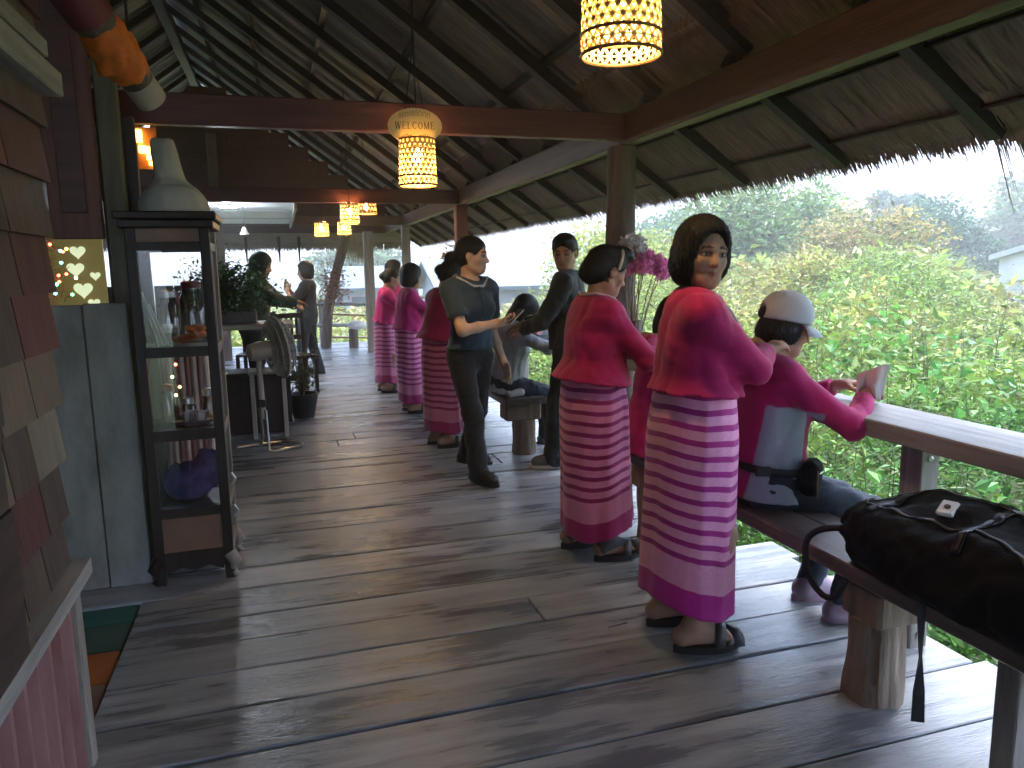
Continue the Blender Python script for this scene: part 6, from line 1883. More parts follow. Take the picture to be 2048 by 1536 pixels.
# ------------------------------------------------------------------ tables, chairs, plants on the left
tbl = thing('side_table', 'pale topped wooden side table with the potted plant at the left', 'table', (-0.4, 7.7, 0))
M_TABT = mat('pale_table_top', (0.42, 0.39, 0.33), col2=(0.58, 0.55, 0.48), rough=0.45, scale=3, stretch=(1, 6, 6))
MB().box((-1.3, 7.35, 0.90), (0.10, 8.0, 0.945), 0.006).build('table_top', M_TABT, tbl)
for x in (-1.2, 0.02):
    for y in (7.43, 7.92):
        MB().box((x - 0.03, y - 0.03, 0), (x + 0.03, y + 0.03, 0.898), 0.004).build('leg', M_CAB, tbl)
MB().box((-1.2, 7.45, 0.30), (0.02, 7.9, 0.33)).build('lower_shelf', M_CAB, tbl)
dk = thing('dark_chest', 'dark chest standing under the pale topped table', 'chest', (-0.5, 7.2, 0))
MB().box((-1.0, 6.95, 0.0), (-0.02, 7.30, 0.52), 0.008).build('carcass', M_DARKWOOD, dk)
MB().box((-1.02, 6.93, 0.522), (0.0, 7.32, 0.55), 0.006).build('lid', M_CAB, dk)
wp = thing('white_table_leg', 'slim white stool right behind the standing fan', 'stool', (0.0, 6.9, 0))
MB().box((-0.30, 6.70, 0.56), (0.02, 7.0, 0.585), 0.004).build('seat', M_FAN, wp)
for x, y in ((-0.27, 6.73), (-0.01, 6.73), (-0.27, 6.97), (-0.01, 6.97)):
    MB().box((x - 0.018, y - 0.018, 0), (x + 0.018, y + 0.018, 0.558), 0.003).build('leg', M_FAN, wp)
pl = thing('potted_plant', 'bushy dark green plant in a long grey trough on the side table', 'plant', (-0.45, 7.7, 0.95))
MB().box((-0.95, 7.55, 0.948), (-0.22, 7.82, 1.07), 0.01).build('trough', mat('grey_trough', (0.13, 0.13, 0.13), rough=0.7, var=0.15), pl)
gg = np.random.default_rng(15); nP = 2600
P = np.array([-0.48, 7.68, 1.24]) + gg.normal(size=(nP, 3)) * np.array([0.17, 0.09, 0.13])
P[:, 2] = np.maximum(P[:, 2], 1.06)
V, F, C = leaves(P, np.full(nP, 0.055), palette(nP, 3, (0.035, 0.10, 0.035), 0.35), 77)
leaf_obj('foliage', V, F, C, pl)
for k in range(9):
    MB().tube([(-0.8 + k * 0.07, 7.68, 1.06), (-0.75 + k * 0.06, 7.66, 1.30)], [0.006, 0.003], 5).build('stem', M_STEM, pl)
def chair(label, x, y, rz_):
    t = thing('wooden_chair', label, 'chair', (0, 0, 0), 'dark slatted chairs at the left')
    MB().box((-0.21, -0.20, 0.43), (0.21, 0.20, 0.46), 0.006).build('seat', M_CAB, t)
    for sx in (-1, 1):
        MB().box((sx * 0.19 - 0.02, -0.20, 0), (sx * 0.19 + 0.02, -0.16, 0.428), 0.003).build('leg', M_CAB, t)
        MB().box((sx * 0.19 - 0.02, 0.16, 0), (sx * 0.19 + 0.02, 0.20, 0.95), 0.003).build('leg', M_CAB, t)
    for zz in (0.62, 0.88):
        MB().box((-0.169, 0.168, zz), (0.169, 0.192, zz + 0.06), 0.003).build('back_rail', M_CAB, t)
    for k in range(5):
        MB().box((-0.14 + k * 0.062, 0.172, 0.682), (-0.11 + k * 0.062, 0.188, 0.878)).build('slat', M_CAB, t)
    t.location = (x, y, 0); t.rotation_euler = (0, 0, rz_)
    return t
chair('dark slatted wooden chair beside the phone photographer', 0.12, 9.2, 0.35)
chair('dark slatted wooden chair behind the side table', -0.30, 9.6, -0.2)
dp = thing('dry_plant_pot', 'wiry dry plant in a dark pot on the floor by the photographer', 'plant', (0.24, 8.2, 0))
MB().lathe((0.16, 7.6, 0.0), [(0.10, 0.0), (0.14, 0.18), (0.15, 0.24), (0.135, 0.24), (0.09, 0.03)], 18).build('pot', M_RUBBER, dp, True)
g_ = random.Random(14); tw = MB(); LP = []
for k in range(26):
    a = g_.uniform(0, 6.28); r_ = g_.uniform(0.06, 0.20); h_ = g_.uniform(0.25, 0.62)
    p0, p1, p2 = (0.16, 7.6, 0.2), (0.16 + r_ * 0.5 * math.cos(a), 7.6 + r_ * 0.5 * math.sin(a), 0.2 + h_ * 0.7), (0.16 + r_ * math.cos(a), 7.6 + r_ * math.sin(a), 0.2 + h_ * g_.uniform(0.5, 1.0))
    tw.tube([p0, p1, p2], [0.006, 0.004, 0.002], 4)
    for q in range(12):
        t_ = g_.uniform(0.3, 1); LP.append((0.16 + r_ * t_ * math.cos(a) + g_.gauss(0, 0.02), 7.6 + r_ * t_ * math.sin(a) + g_.gauss(0, 0.02), 0.2 + h_ * t_ * g_.uniform(0.7, 1)))
tw.build('twigs', M_BARK, dp)
V, F, C = leaves(np.array(LP), np.full(len(LP), 0.05), palette(len(LP), 4, (0.10, 0.11, 0.05), 0.4), 7)
leaf_obj('foliage', V, F, C, dp)

# ------------------------------------------------------------------ bags on the near bench
M_BAG = mat('black_nylon', (0.0025, 0.003, 0.004), rough=0.7, var=0.35, scale=14, bump=0.25, bscale=160, spec=0.16)
M_BAGB = mat('blue_black_nylon', (0.030, 0.040, 0.055), rough=0.5, var=0.3, scale=10, bump=0.25, bscale=160, spec=0.4)
M_WEB = mat('webbing', (0.012, 0.014, 0.020), rough=0.6, var=0.2)
bp = thing('backpack', 'black backpack lying on the bench with its straps hanging down', 'backpack', (1.86, 1.6, 0.45))
f = SDF((1.55, 0.95, 0.40), (2.30, 2.25, 0.92), 0.011)
f.rbox((1.88, 1.57, 0.545), (0.18, 0.37, 0.095), None, 0.08, 0.04)
f.ell((1.86, 1.80, 0.545), (0.16, 0.23, 0.095), None, 0.05)
f.ell((1.95, 1.62, 0.625), (0.12, 0.22, 0.085), None, 0.05); f.rbox((1.85, 1.46, 0.625), (0.10, 0.12, 0.045), None, 0.03, 0.02)
f.ell((1.87, 1.38, 0.555), (0.16, 0.17, 0.10), None, 0.05)
f.cone((1.80, 1.98, 0.575), (1.97, 1.74, 0.665), 0.03, 0.025, 0.03)
f.ell((1.80, 1.50, 0.50), (0.13, 0.30, 0.07), None, 0.04)
f.plane((0, 0, 0.453), (0, 0, -1)); f.wrinkle(0.014, 0.16, 21); f.wrinkle(0.006, 0.06, 22)
f.put('pack_body', M_BAG, bp)
bagf = f
def on_bag(fld, pts, r, m, name, parent, n=6):
    P = np.array([tuple(p) for p in cr([(a, b, 0.80) for a, b in pts], 8)])
    for _ in range(120):
        d_ = fld.tri(P); P[:, 2] -= np.where(d_ > 0.002, np.maximum(d_ * 0.6, 0.001), 0)
    P[:, 2] = np.maximum(P[:, 2], 0.46) + 0.003
    T_ = np.gradient(P, axis=0); N_ = fld.grad(P); S_ = np.cross(T_, N_); S_ /= np.maximum(np.linalg.norm(S_, axis=1), 1e-6)[:, None]
    vs = [tuple(v) for k in range(len(P)) for v in (P[k] - S_[k] * r, P[k] + S_[k] * r)]
    o = MB().add(vs, [(2 * k, 2 * k + 1, 2 * k + 3, 2 * k + 2) for k in range(len(P) - 1)]).build(name, m, parent, True)
    mo = o.modifiers.new('t', 'SOLIDIFY'); mo.thickness = 0.003; mo.offset = 0
    return o
M_ZIP = mat('zip_tape', (0.010, 0.011, 0.014), rough=0.35, var=0.2)
on_bag(bagf, [(1.74, 1.30), (1.79, 1.45), (1.80, 1.62), (1.77, 1.80), (1.80, 1.93), (1.90, 1.97)], 0.006, M_ZIP, 'zip', bp)
on_bag(bagf, [(1.98, 1.30), (1.95, 1.45), (1.97, 1.60), (1.93, 1.80), (1.88, 1.92)], 0.006, M_ZIP, 'zip', bp)
on_bag(bagf, [(1.72, 1.52), (1.80, 1.54), (1.88, 1.53), (1.97, 1.55), (2.04, 1.53)], 0.013, M_ZIP, 'compression_strap', bp)
on_bag(bagf, [(1.74, 1.86), (1.82, 1.86), (1.90, 1.85), (1.98, 1.86)], 0.013, M_ZIP, 'compression_strap', bp)
MB().tube(cr([(1.76, 1.93, 0.56), (1.70, 2.02, 0.53), (1.675, 2.06, 0.47), (1.685, 2.05, 0.36), (1.695, 1.99, 0.31), (1.700, 1.93, 0.33), (1.705, 1.90, 0.40)]), 0.011, 8).build('shoulder_strap', M_WEB, bp, True)
MB().tube(cr([(1.74, 1.72, 0.60), (1.80, 1.80, 0.635), (1.90, 1.78, 0.665), (1.97, 1.68, 0.66)]), 0.013, 8).build('grab_handle', M_WEB, bp, True)
st_ = MB(); vs = []
for q, (z_, w_, tw_) in enumerate(((0.47, 0.012, 0), (0.38, 0.010, 0.3), (0.30, 0.008, 0.8), (0.24, 0.012, 0.3), (0.20, 0.016, 0.1), (0.105, 0.018, 0))):
    c = (1.690 + 0.004 * math.sin(q), 1.585 - 0.004 * q, z_)
    vs += [(c[0] + w_ * math.cos(-0.5 + tw_), c[1] + w_ * math.sin(-0.5 + tw_), z_), (c[0] - w_ * math.cos(-0.5 + tw_), c[1] - w_ * math.sin(-0.5 + tw_), z_)]
st_.add(vs, [(2 * q, 2 * q + 1, 2 * q + 3, 2 * q + 2) for q in range(5)])
so = st_.build('loose_strap', M_WEB, bp); mo = so.modifiers.new('t', 'SOLIDIFY'); mo.thickness = 0.003
MB().tube([(1.74, 1.60, 0.55), (1.705, 1.59, 0.49), (1.690, 1.585, 0.46)], 0.008, 6).build('strap_root', M_WEB, bp, True)
cm = thing('action_camera', 'small white camera with dark lens lying on the black backpack', 'camera', (1.80, 1.70, 0.70))
Mc = Matrix.Translation((1.85, 1.665, 0.695)) @ Matrix.Rotation(R_(25), 4, 'Z') @ Matrix.Rotation(R_(-22), 4, 'Y')
MB().box((-0.035, -0.024, -0.008), (0.035, 0.024, 0.008), 0.005, Mc).build('body', M_TEAP, cm)
cc = MB().lathe((0, 0, 0), [(0.009, 0.008), (0.009, 0.011), (0.006, 0.012)], 12); cc.v = [tuple(Mc @ Vector(v)) for v in cc.v]; cc.build('lens', M_RUBBER, cm)
b2 = thing('shoulder_bag', 'blue-black bag with a small white label at the right edge', 'bag', (1.95, 1.15, 0.45))
f = SDF((1.65, 0.55, 0.40), (2.35, 1.45, 0.90), 0.011)
f.rbox((1.98, 1.16, 0.545), (0.15, 0.17, 0.095), None, 0.07, 0.03); f.ell((1.94, 1.18, 0.58), (0.16, 0.16, 0.09), None, 0.04)
f.plane((0, 0, 0.453), (0, 0, -1)); f.wrinkle(0.008, 0.12, 31)
f.put('bag_body', M_BAGB, b2)
MB().box((1.835, 1.215, 0.640), (1.875, 1.255, 0.643), 0, None).build('label_patch', M_TEAP, b2)
MB().ring((1.815, 1.22, 0.53), 0.045, 0.008, 'x', 20, 6).build('ring', M_WEB, b2, True)
# leaf litter and bits on the deck
tg = thing('stick', 'short brown twig lying on the deck planks', 'twig', (1.25, 2.5, 0.0))
MB().tube([(1.165, 2.56, 0.008), (1.25, 2.57, 0.010)], [0.004, 0.003], 5).build('twig', M_BARK, tg)
# ------------------------------------------------------------------ the people
def cloth(name, c, c2=None, rough=0.75, **k):
    return mat(name, c, col2=c2, rough=rough, var=0.12, scale=7, bump=0.25, bscale=230, sheen=0.15, spec=0.3, **k)
M_PINKJ = cloth('crimson_pink_cloth', (0.46, 0.010, 0.120))
M_PINKJ2 = cloth('deep_crimson_cloth', (0.42, 0.010, 0.110))
M_PINKJ3 = cloth('bright_pink_cloth', (0.58, 0.020, 0.20))
M_SPORT = cloth('two_tone_sport_knit', (1.0, 1.0, 1.0), (0.82, 0.82, 0.82), vcol=True)
M_GREYP = cloth('grey_knit', (0.42, 0.50, 0.56))
M_SAR1 = sarong_mat('pink_striped_sarong', (0.90, 0.36, 0.57), (0.45, 0.008, 0.23), (0.56, 0.008, 0.30))
M_SAR2 = sarong_mat('rose_striped_sarong', (0.76, 0.25, 0.46), (0.32, 0.008, 0.14), (0.40, 0.010, 0.15))
M_SAR3 = sarong_mat('dusky_striped_sarong', (0.66, 0.21, 0.38), (0.30, 0.010, 0.13), (0.38, 0.012, 0.14))
M_TIGHT = cloth('black_tights', (0.010, 0.012, 0.016))
M_LEGG = cloth('blue_black_leggings', (0.022, 0.035, 0.055))
M_BLUE = cloth('navy_shirt', (0.016, 0.036, 0.058), (0.028, 0.056, 0.086))
M_BLACK = cloth('black_trousers', (0.012, 0.012, 0.015))
M_BLACKJ = cloth('black_jacket', (0.013, 0.015, 0.016), (0.030, 0.034, 0.034))
M_JEAN = cloth('dark_jeans', (0.018, 0.026, 0.032))
M_LGREY = cloth('light_grey_stripe_shirt', (0.34, 0.37, 0.41), (0.56, 0.58, 0.61), stretch=(12, 12, 0.3))
M_BROWN = cloth('brown_shirt', (0.16, 0.13, 0.12), (0.26, 0.21, 0.19))
M_DGREEN = cloth('dark_green_jacket', (0.018, 0.035, 0.028), (0.035, 0.062, 0.048))
M_CHAR = cloth('charcoal_shirt', (0.020, 0.020, 0.024))
M_SOCK = cloth('grey_sock', (0.085, 0.085, 0.095))
M_WTRIM = cloth('white_trim', (0.70, 0.60, 0.62))
M_MAUVE = mat('mauve_trainer', (0.30, 0.22, 0.30), col2=(0.46, 0.36, 0.44), rough=0.6, scale=16)
M_PSOLE = mat('pink_sole', (0.50, 0.32, 0.38), rough=0.6)
M_GSHOE = mat('grey_trainer', (0.055, 0.060, 0.066), col2=(0.13, 0.14, 0.15), rough=0.6, scale=14)
M_WSOLE = mat('white_sole', (0.55, 0.55, 0.54), rough=0.6)

# 1 the woman who looks back at the camera
w1 = person('woman in crimson jacket and pink striped sarong looking back at the camera', (1.40, 2.42), -6, H=1.60, girth=1.13, lean=3, hip_f=0.035,
            feet=[(0.0, -0.115, -2), (-0.02, 0.115, 4)], hands=[(0.345, 0.055, 1.085), (0.385, 0.235, 1.10)], hint=[(0.1, -0.75, -0.75), (0.0, 0.8, -0.6)],
            hdir=[(0.75, 0.25, 0.28), (0.8, -0.15, 0.1)], hnorm=[(0.35, 0.3, -0.85), (0.3, -0.2, -0.9)], curl=(0.38, 0.35), head=(-86, 4, -4), twist=-14, hair='bob',
            top=dict(mat=M_PINKJ, neck='v', hem=0.125, flare=0.012, sleeve=0.93, srad=0.054, cuff=0.86, wr=0.0080, wl=0.12),
            bottom=dict(kind='sarong', mat=M_SAR1, top=0.155, hem=0.165, seed=3, wrap=-1.9, tilt=-0.03), res=0.0058)
tube_on(w1, [((0.0, 0.075, 0.44), (0.3, 0.6, 0.8)), ((0.05, 0.06, 0.40), (0.8, 0.5, 0.3)), ((0.07, 0.045, 0.34), (1, 0.2, 0)), ((0.08, 0.03, 0.27), (1, 0, 0)), ((0.08, 0.015, 0.20), (1, 0, 0))], 0.005, M_WTRIM, 'lapel_trim')
tube_on(w1, [((0.0, -0.075, 0.44), (0.3, -0.6, 0.8)), ((0.05, -0.06, 0.40), (0.8, -0.5, 0.3)), ((0.07, -0.045, 0.34), (1, -0.2, 0)), ((0.08, -0.03, 0.27), (1, 0, 0)), ((0.08, -0.012, 0.20), (1, 0, 0))], 0.005, M_WTRIM, 'lapel_trim')
# 2 the woman with the headband
w2 = person('woman in deep crimson jacket with headband bending over a seated guest', (1.40, 3.31), 2, H=1.545, girth=1.16, lean=7, hip_f=0.0,
            feet=[(0.055, -0.09, -2), (-0.03, 0.13, 4)], hands=[(0.345, -0.02, 1.055), (0.37, 0.17, 1.06)], hint=[(-0.2, -0.8, -0.7), (0.0, 0.8, -0.6)],
            curl=(0.3, 0.3), head=(2, 20, 0), hair='updo',
            top=dict(mat=M_PINKJ2, hem=0.075, flare=0.036, sleeve=0.90, srad=0.055, cuff=0.9, wr=0.008, wl=0.12),
            bottom=dict(kind='sarong', mat=M_SAR2, top=0.13, hem=0.15, seed=8, wrap=-0.95, tilt=0.035), res=0.0062)
Hd, hs = w2['Hd'], w2['hs']
hb = []
for k in range(17):
    a = math.pi * k / 16
    hb.append(tuple(Hd(0.012 + 0.012 * math.sin(a), 0.090 * math.cos(a), 0.010 + 0.118 * math.sin(a))))
MB().tube(hb, 0.0075, 8).build('headband', mat('ivory_headband', (0.58, 0.55, 0.47), rough=0.4), w2['root'], True)
col_ = [((-0.05, 0.06, 0.43), (-0.2, 0.5, 0.8)), ((-0.075, 0.0, 0.45), (-0.6, 0, 0.8)), ((-0.05, -0.06, 0.43), (-0.2, -0.5, 0.8)), ((0.0, -0.08, 0.42), (0.2, -0.6, 0.8)), ((0.05, -0.06, 0.40), (0.7, -0.5, 0.5))]
tube_on(w2, col_, 0.007, M_WTRIM, 'collar')
for i in (0, 1):
    hpj, kn, an, fc, fd, flv = w2['leg'][i]
    f = SDF(np.minimum(an, fc) - 0.16, np.maximum(an, fc) + 0.22, 0.007)
    U_ = np.array([0, 0, 1.0])
    f.cone(an + U_ * 0.09, an, 0.042, 0.036, 0.02); f.cone(an, fc - fd * 0.035 + U_ * 0.034, 0.036, 0.034, 0.02); f.cone(an, fc + fd * 0.10 + U_ * 0.030, 0.034, 0.030, 0.03)
    f.cone(fc - fd * 0.03 + U_ * 0.032, fc + fd * 0.15 + U_ * 0.024, 0.032, 0.026, 0.02); f.put('sock', M_SOCK, w2['root'])
# 3 the seated reader
w3 = person('seated woman in pink and grey top and grey cap reading at the counter', (1.885, 2.60), -10, H=1.58, girth=1.08, lean=5, hip_z=0.565,
            feet=[(0.235, -0.245, -8), (0.22, -0.02, 0)], hands=[(0.345, -0.15, 0.90), (0.36, 0.06, 0.91)], hint=[(-0.25, -0.8, -0.55), (-0.1, 0.8, -0.6)],
            hdir=[(0.75, 0.55, 0.12), (0.7, -0.5, 0.1)], curl=(0.55, 0.5), head=(-4, 16, 0), hair='undercap', knee=[(1, 0.0, 0.9), (1, 0.1, 0.9)],
            top=dict(mat=M_SPORT, name='sports_top', hem=-0.085, flare=0.020, sleeve=0.92, srad=0.052, cuff=0.72, wr=0.005, wl=0.12, cols=((0.50, 0.015, 0.145), (0.40, 0.48, 0.54)),
                     side=lambda f, l, u: (np.abs(l) > 0.075 + 0.03 * np.clip((u - 0.1) / 0.3, 0, 1)) & (f > -0.09 - 0.15 * np.clip(0.20 - u, 0, 1)) & (u < 0.30) & (f < 0.075)),
            bottom=dict(kind='pants', mat=M_LEGG, infl=0.010, cuff=0.044, sole=M_PSOLE), shoes='shoes', shoe_mat=M_MAUVE, res=0.0060)
Hd, hs, AH = w3['Hd'], w3['hs'], w3['AH']
M_CAP = cloth('light_grey_cap', (0.48, 0.51, 0.55))
f = SDF(w3['hc'] - 0.26, w3['hc'] + 0.26, 0.006)
f.ell(Hd(-0.012, 0, 0.046), np.array((0.111, 0.094, 0.098)) * hs, AH, 0.01)
f.plane(Hd(0, 0, 0.018), -AH[2] + AH[0] * 0.10, 0.01)
f.ell(Hd(-0.125, 0, 0.036), np.array((0.032, 0.036, 0.030)) * hs, AH, 0.006, op='s')
cap = f.put('cap', M_CAP, w3['root'])
f = SDF(w3['hc'] - 0.26, w3['hc'] + 0.26, 0.006)
f.ell(Hd(-0.110, 0, 0.030), np.array((0.014, 0.034, 0.026)) * hs, AH, 0.004); f.put('cap_opening', M_HAIR, cap)
vs = []
for i in range(9):
    a = R_(-62 + 124 * i / 8)
    for q in (0, 1, 2):
        r = (0.098, 0.135, 0.168 - 0.020 * abs(math.sin(a)))[q]
        vs.append(tuple(Hd(-0.012 + r * math.cos(a) * (1.0 if q == 0 else 1.06), r * 0.88 * math.sin(a) * (1.0 if q == 0 else 0.80), 0.026 - (0.0, 0.010, 0.030)[q] - 0.018 * math.sin(a) ** 2 * (q > 0))))
br = MB().add(vs, [(3 * i + q, 3 * i + q + 1, 3 * i + q + 4, 3 * i + q + 3) for i in range(8) for q in (0, 1)]).build('brim', M_CAP, cap, True)
mo = br.modifiers.new('t', 'SOLIDIFY'); mo.thickness = 0.004
# waist belt and pouch (worn)
bt = MB(); ring = []
for k in range(40):
    a = 2 * math.pi * k / 40
    c = w3['T'](0.004, 0, 0.045) + w3['A'][0] * 0.166 * math.cos(a) * 1.0 + w3['A'][1] * 0.208 * math.sin(a)
    ring.append((c - w3['A'][2] * 0.016, c + w3['A'][2] * 0.016))
bt.add([tuple(v) for p in ring for v in p], [(2 * k, 2 * ((k + 1) % 40), 2 * ((k + 1) % 40) + 1, 2 * k + 1) for k in range(40)])
wb = thing('waist_pouch', 'black belt pouch worn around the waist of the seated reader', 'pouch', tuple(w3['T'](0, 0, 0.0)))
bo = bt.build('belt', M_WEB, wb, True); mo = bo.modifiers.new('t', 'SOLIDIFY'); mo.thickness = 0.004
c = w3['T'](0.10, -0.200, 0.035)
f = SDF(c - 0.15, c + 0.15, 0.007)
Apo = np.array([nrm(w3['F'] * 0.75 - w3['L'] * 0.66), nrm(w3['F'] * 0.66 + w3['L'] * 0.75), [0, 0, 1.0]])
f.rbox(c, (0.034, 0.055, 0.068), Apo, 0.026, 0.01); f.wrinkle(0.004, 0.07, 4); f.put('pouch', M_BAG, wb)
zp = c + Apo[0] * 0.036 + np.array([0, 0, 0.02])
MB().tube([tuple(zp - Apo[1] * 0.03 + np.array([0, 0, 0.004])), tuple(zp + Apo[1] * 0.03)], 0.003, 6).build('zip', M_BOLT, wb)
MB().tube([tuple(zp - Apo[1] * 0.055 + np.array([0, 0, 0.02])), tuple(zp - Apo[1] * 0.062 - np.array([0, 0, 0.03])), tuple(zp - Apo[1] * 0.045 - np.array([0, 0, 0.09]))], 0.0035, 6).build('cord', M_BAMBOO, wb, True)
bc = w3['T'](-0.092, -0.180, 0.045)
Mb = Matrix.Translation(tuple(bc)) @ Matrix.Rotation(math.atan2(-0.168 * math.cos(R_(-10)) - 0.085 * math.sin(R_(-10)), -0.05), 4, 'Z')
MB().box((-0.006, -0.030, -0.019), (0.010, 0.030, 0.019), 0.004, Mb).build('buckle', M_RUBBER, wb)
bo2 = thing('paper_booklet', 'open white booklet in the hands of the seated reader', 'booklet', (2.21, 2.44, 0.95))
for k, (rot, tilt) in enumerate(((-30, 30), (-75, 8), (-50, 18))):
    M = Matrix.Translation((2.195, 2.435 + 0.004 * k, 0.888)) @ Matrix.Rotation(R_(rot), 4, 'Z') @ Matrix.Rotation(R_(tilt), 4, 'X')
    vs = []
    for i in range(6):
        for j in range(2):
            u = i / 5
            vs.append(tuple(M @ Vector((0.095 * u, 0.018 * math.sin(u * 3.0 + k) * (1 + 0.6 * j), (0.085 + 0.075 * u * (1 if k != 1 else -0.5)) * j))))
    o = MB().add(vs, [(2 * i, 2 * i + 2, 2 * i + 3, 2 * i + 1) for i in range(5)]).build('page', M_PAPER, bo2, True); mo = o.modifiers.new('t', 'SOLIDIFY'); mo.thickness = 0.0015
# 4 guest hidden between the two front women
w4 = person('seated guest in crimson top between the two front women, seen from behind', (1.80, 3.40), 0, H=1.54, girth=1.14, lean=10, hip_z=0.56,
            feet=[(0.26, -0.10, 0), (0.26, 0.10, 0)], hands=[(0.40, -0.30, 0.90), (0.44, 0.10, 0.90)], hint=[(-0.2, -0.9, -0.4), (-0.1, 0.8, -0.6)], head=(0, 25, 0), hair='bob', knee=[(1, 0, 0.9), (1, 0, 0.9)],
            top=dict(mat=M_PINKJ3, name='shirt', hem=-0.10, flare=0.015, sleeve=0.97, wr=0.006), bottom=dict(kind='pants', mat=M_TIGHT), shoes='shoes', res=0.009)
# 5 the girl with the phone
g5 = person('girl in navy blue shirt and black trousers walking with a phone', (1.205, 4.87), -66, H=1.655, girth=0.87, lean=2,
            feet=[(0.14, -0.07, 4), (-0.24, 0.13, 28, 0.035)], hands=[(0.205, 0.06, 1.07), (0.055, 0.235, 0.79)], hint=[(-0.25, -1.0, -0.15), (-0.8, 0.25, -0.2)],
            hdir=[(0.55, 0.75, 0.05), None], hnorm=[(-0.3, 0.1, 0.9), (0, -1, 0)], curl=(0.75, 0.3), head=(34, 4, 0), hair='pony',
            top=dict(mat=M_BLUE, name='shirt', hem=0.035, flare=0.022, infl=0.012, sleeve=0.30, srad=0.056, wr=0.006, wl=0.10),
            bottom=dict(kind='pants', mat=M_BLACK, infl=0.008, cuff=0.056), shoes='shoes', res=0.0068, skin=M_SKIN2)
arm = g5['arm'][0]
ph = thing('phone', 'slim phone held in the right hand of the girl in blue', 'phone', tuple(arm[2]))
hp_ = arm[2] + arm[3] * 0.085
Mp = Matrix.Translation(tuple(hp_ + np.array([0.03, -0.01, 0.035]))) @ Matrix.Rotation(R_(20), 4, 'Z') @ Matrix.Rotation(R_(-38), 4, 'Y')
MB().box((-0.07, -0.034, -0.004), (0.07, 0.034, 0.004), 0.003, Mp).build('case', M_FANW, ph)
MB().box((-0.064, -0.030, 0.0045), (0.064, 0.030, 0.0052), 0, Mp).build('screen', M_WINDOW, ph)
tube_on(g5, [((0.08, 0.0, 0.42), (1, 0, 0.4)), ((0.08, 0.0, 0.36), (1, 0, 0)), ((0.08, 0.0, 0.30), (1, 0, 0)), ((0.08, 0, 0.25), (1, 0, 0))], 0.006, M_BLUE, 'placket')
tube_on(g5, [((-0.05, 0.06, 0.43), (-0.2, 0.5, 0.8)), ((-0.075, 0.0, 0.445), (-0.6, 0, 0.8)), ((-0.05, -0.06, 0.43), (-0.2, -0.5, 0.8)), ((0.0, -0.075, 0.42), (0.3, -0.6, 0.8)), ((0.06, -0.03, 0.41), (0.8, -0.3, 0.5)), ((0.06, 0.03, 0.41), (0.8, 0.3, 0.5)), ((0.0, 0.075, 0.42), (0.3, 0.6, 0.8))], 0.009, M_LGREY, 'collar')
# 6 the boy in black
b6 = person('boy in black jacket and dark jeans standing behind the woman with headband', (1.945, 4.98), 150, H=1.68, girth=1.0, lean=5, hip_f=-0.02,
            feet=[(-0.03, -0.10, 0), (0.075, 0.115, 12)], hands=[(0.36, -0.20, 1.01), (0.33, 0.02, 0.985)], hint=[(-0.3, -0.7, -0.5), (-0.35, 0.75, -0.5)], curl=(0.35, 0.35), head=(86, 12, 0), hair='short', female=False,
            top=dict(mat=M_BLACKJ, hem=-0.02, flare=0.010, sleeve=0.97, srad=0.056, wr=0.008, wl=0.09), bottom=dict(kind='pants', mat=M_JEAN, infl=0.016, cuff=0.070, sole=M_WSOLE), shoes='shoes', shoe_mat=M_GSHOE, res=0.0075)
# 7 grey-clad guest
g7 = person('seated guest in light grey top with long dark hair leaning on the counter', (1.64, 5.60), -8, H=1.50, girth=0.98, lean=15, hip_z=0.56,
            feet=[(0.38, -0.10, 0), (0.36, 0.10, 0)], hands=[(0.50, -0.12, 0.90), (0.50, 0.10, 0.90)], hint=[(-0.1, -0.7, -0.8), (-0.1, 0.7, -0.8)], head=(5, 42, 0), hair='long', knee=[(1, 0, 0.9), (1, 0, 0.9)],
            top=dict(mat=M_LGREY, name='shirt', hem=-0.10, flare=0.015, sleeve=0.95, wr=0.008, wl=0.07), bottom=dict(kind='pants', mat=M_LEGG), shoes='shoes', shoe_mat=M_GSHOE, res=0.009, skin=M_SKIN2)
# 8-11 the row of women in pink
w8 = person('woman in crimson jacket half hidden behind the girl in blue', (1.17, 5.88), 10, H=1.53, girth=1.05, lean=12, twist=8, feet=[(0.02, -0.09, 0), (0.0, 0.09, 0)],
            hands=[(0.38, -0.05, 1.02), (0.38, 0.14, 1.03)], head=(4, 28, 0), hair='bun', hint=[(-0.2, -0.8, -0.7), (0, 0.8, -0.6)],
            top=dict(mat=M_PINKJ2, hem=0.06, flare=0.034, sleeve=0.92, wr=0.006, wl=0.12), bottom=dict(kind='sarong', mat=M_SAR3, top=0.12, hem=0.14, seed=11, wrap=-1.2), res=0.009)
w9 = person('woman in bright pink jacket with dark bob in the middle of the row', (1.20, 7.46), 2, H=1.49, girth=1.14, lean=5, feet=[(0.02, -0.10, 0), (0.0, 0.10, 0)],
            hands=[(0.37, -0.02, 1.05), (0.37, 0.14, 1.07)], head=(8, 10, 0), hair='bob', hint=[(-0.2, -0.8, -0.7), (0, 0.8, -0.6)],
            top=dict(mat=M_PINKJ3, hem=0.055, flare=0.042, sleeve=0.92, wr=0.006, wl=0.12), bottom=dict(kind='sarong', mat=M_SAR2, top=0.12, hem=0.12, seed=12, wrap=-1.0), res=0.010)
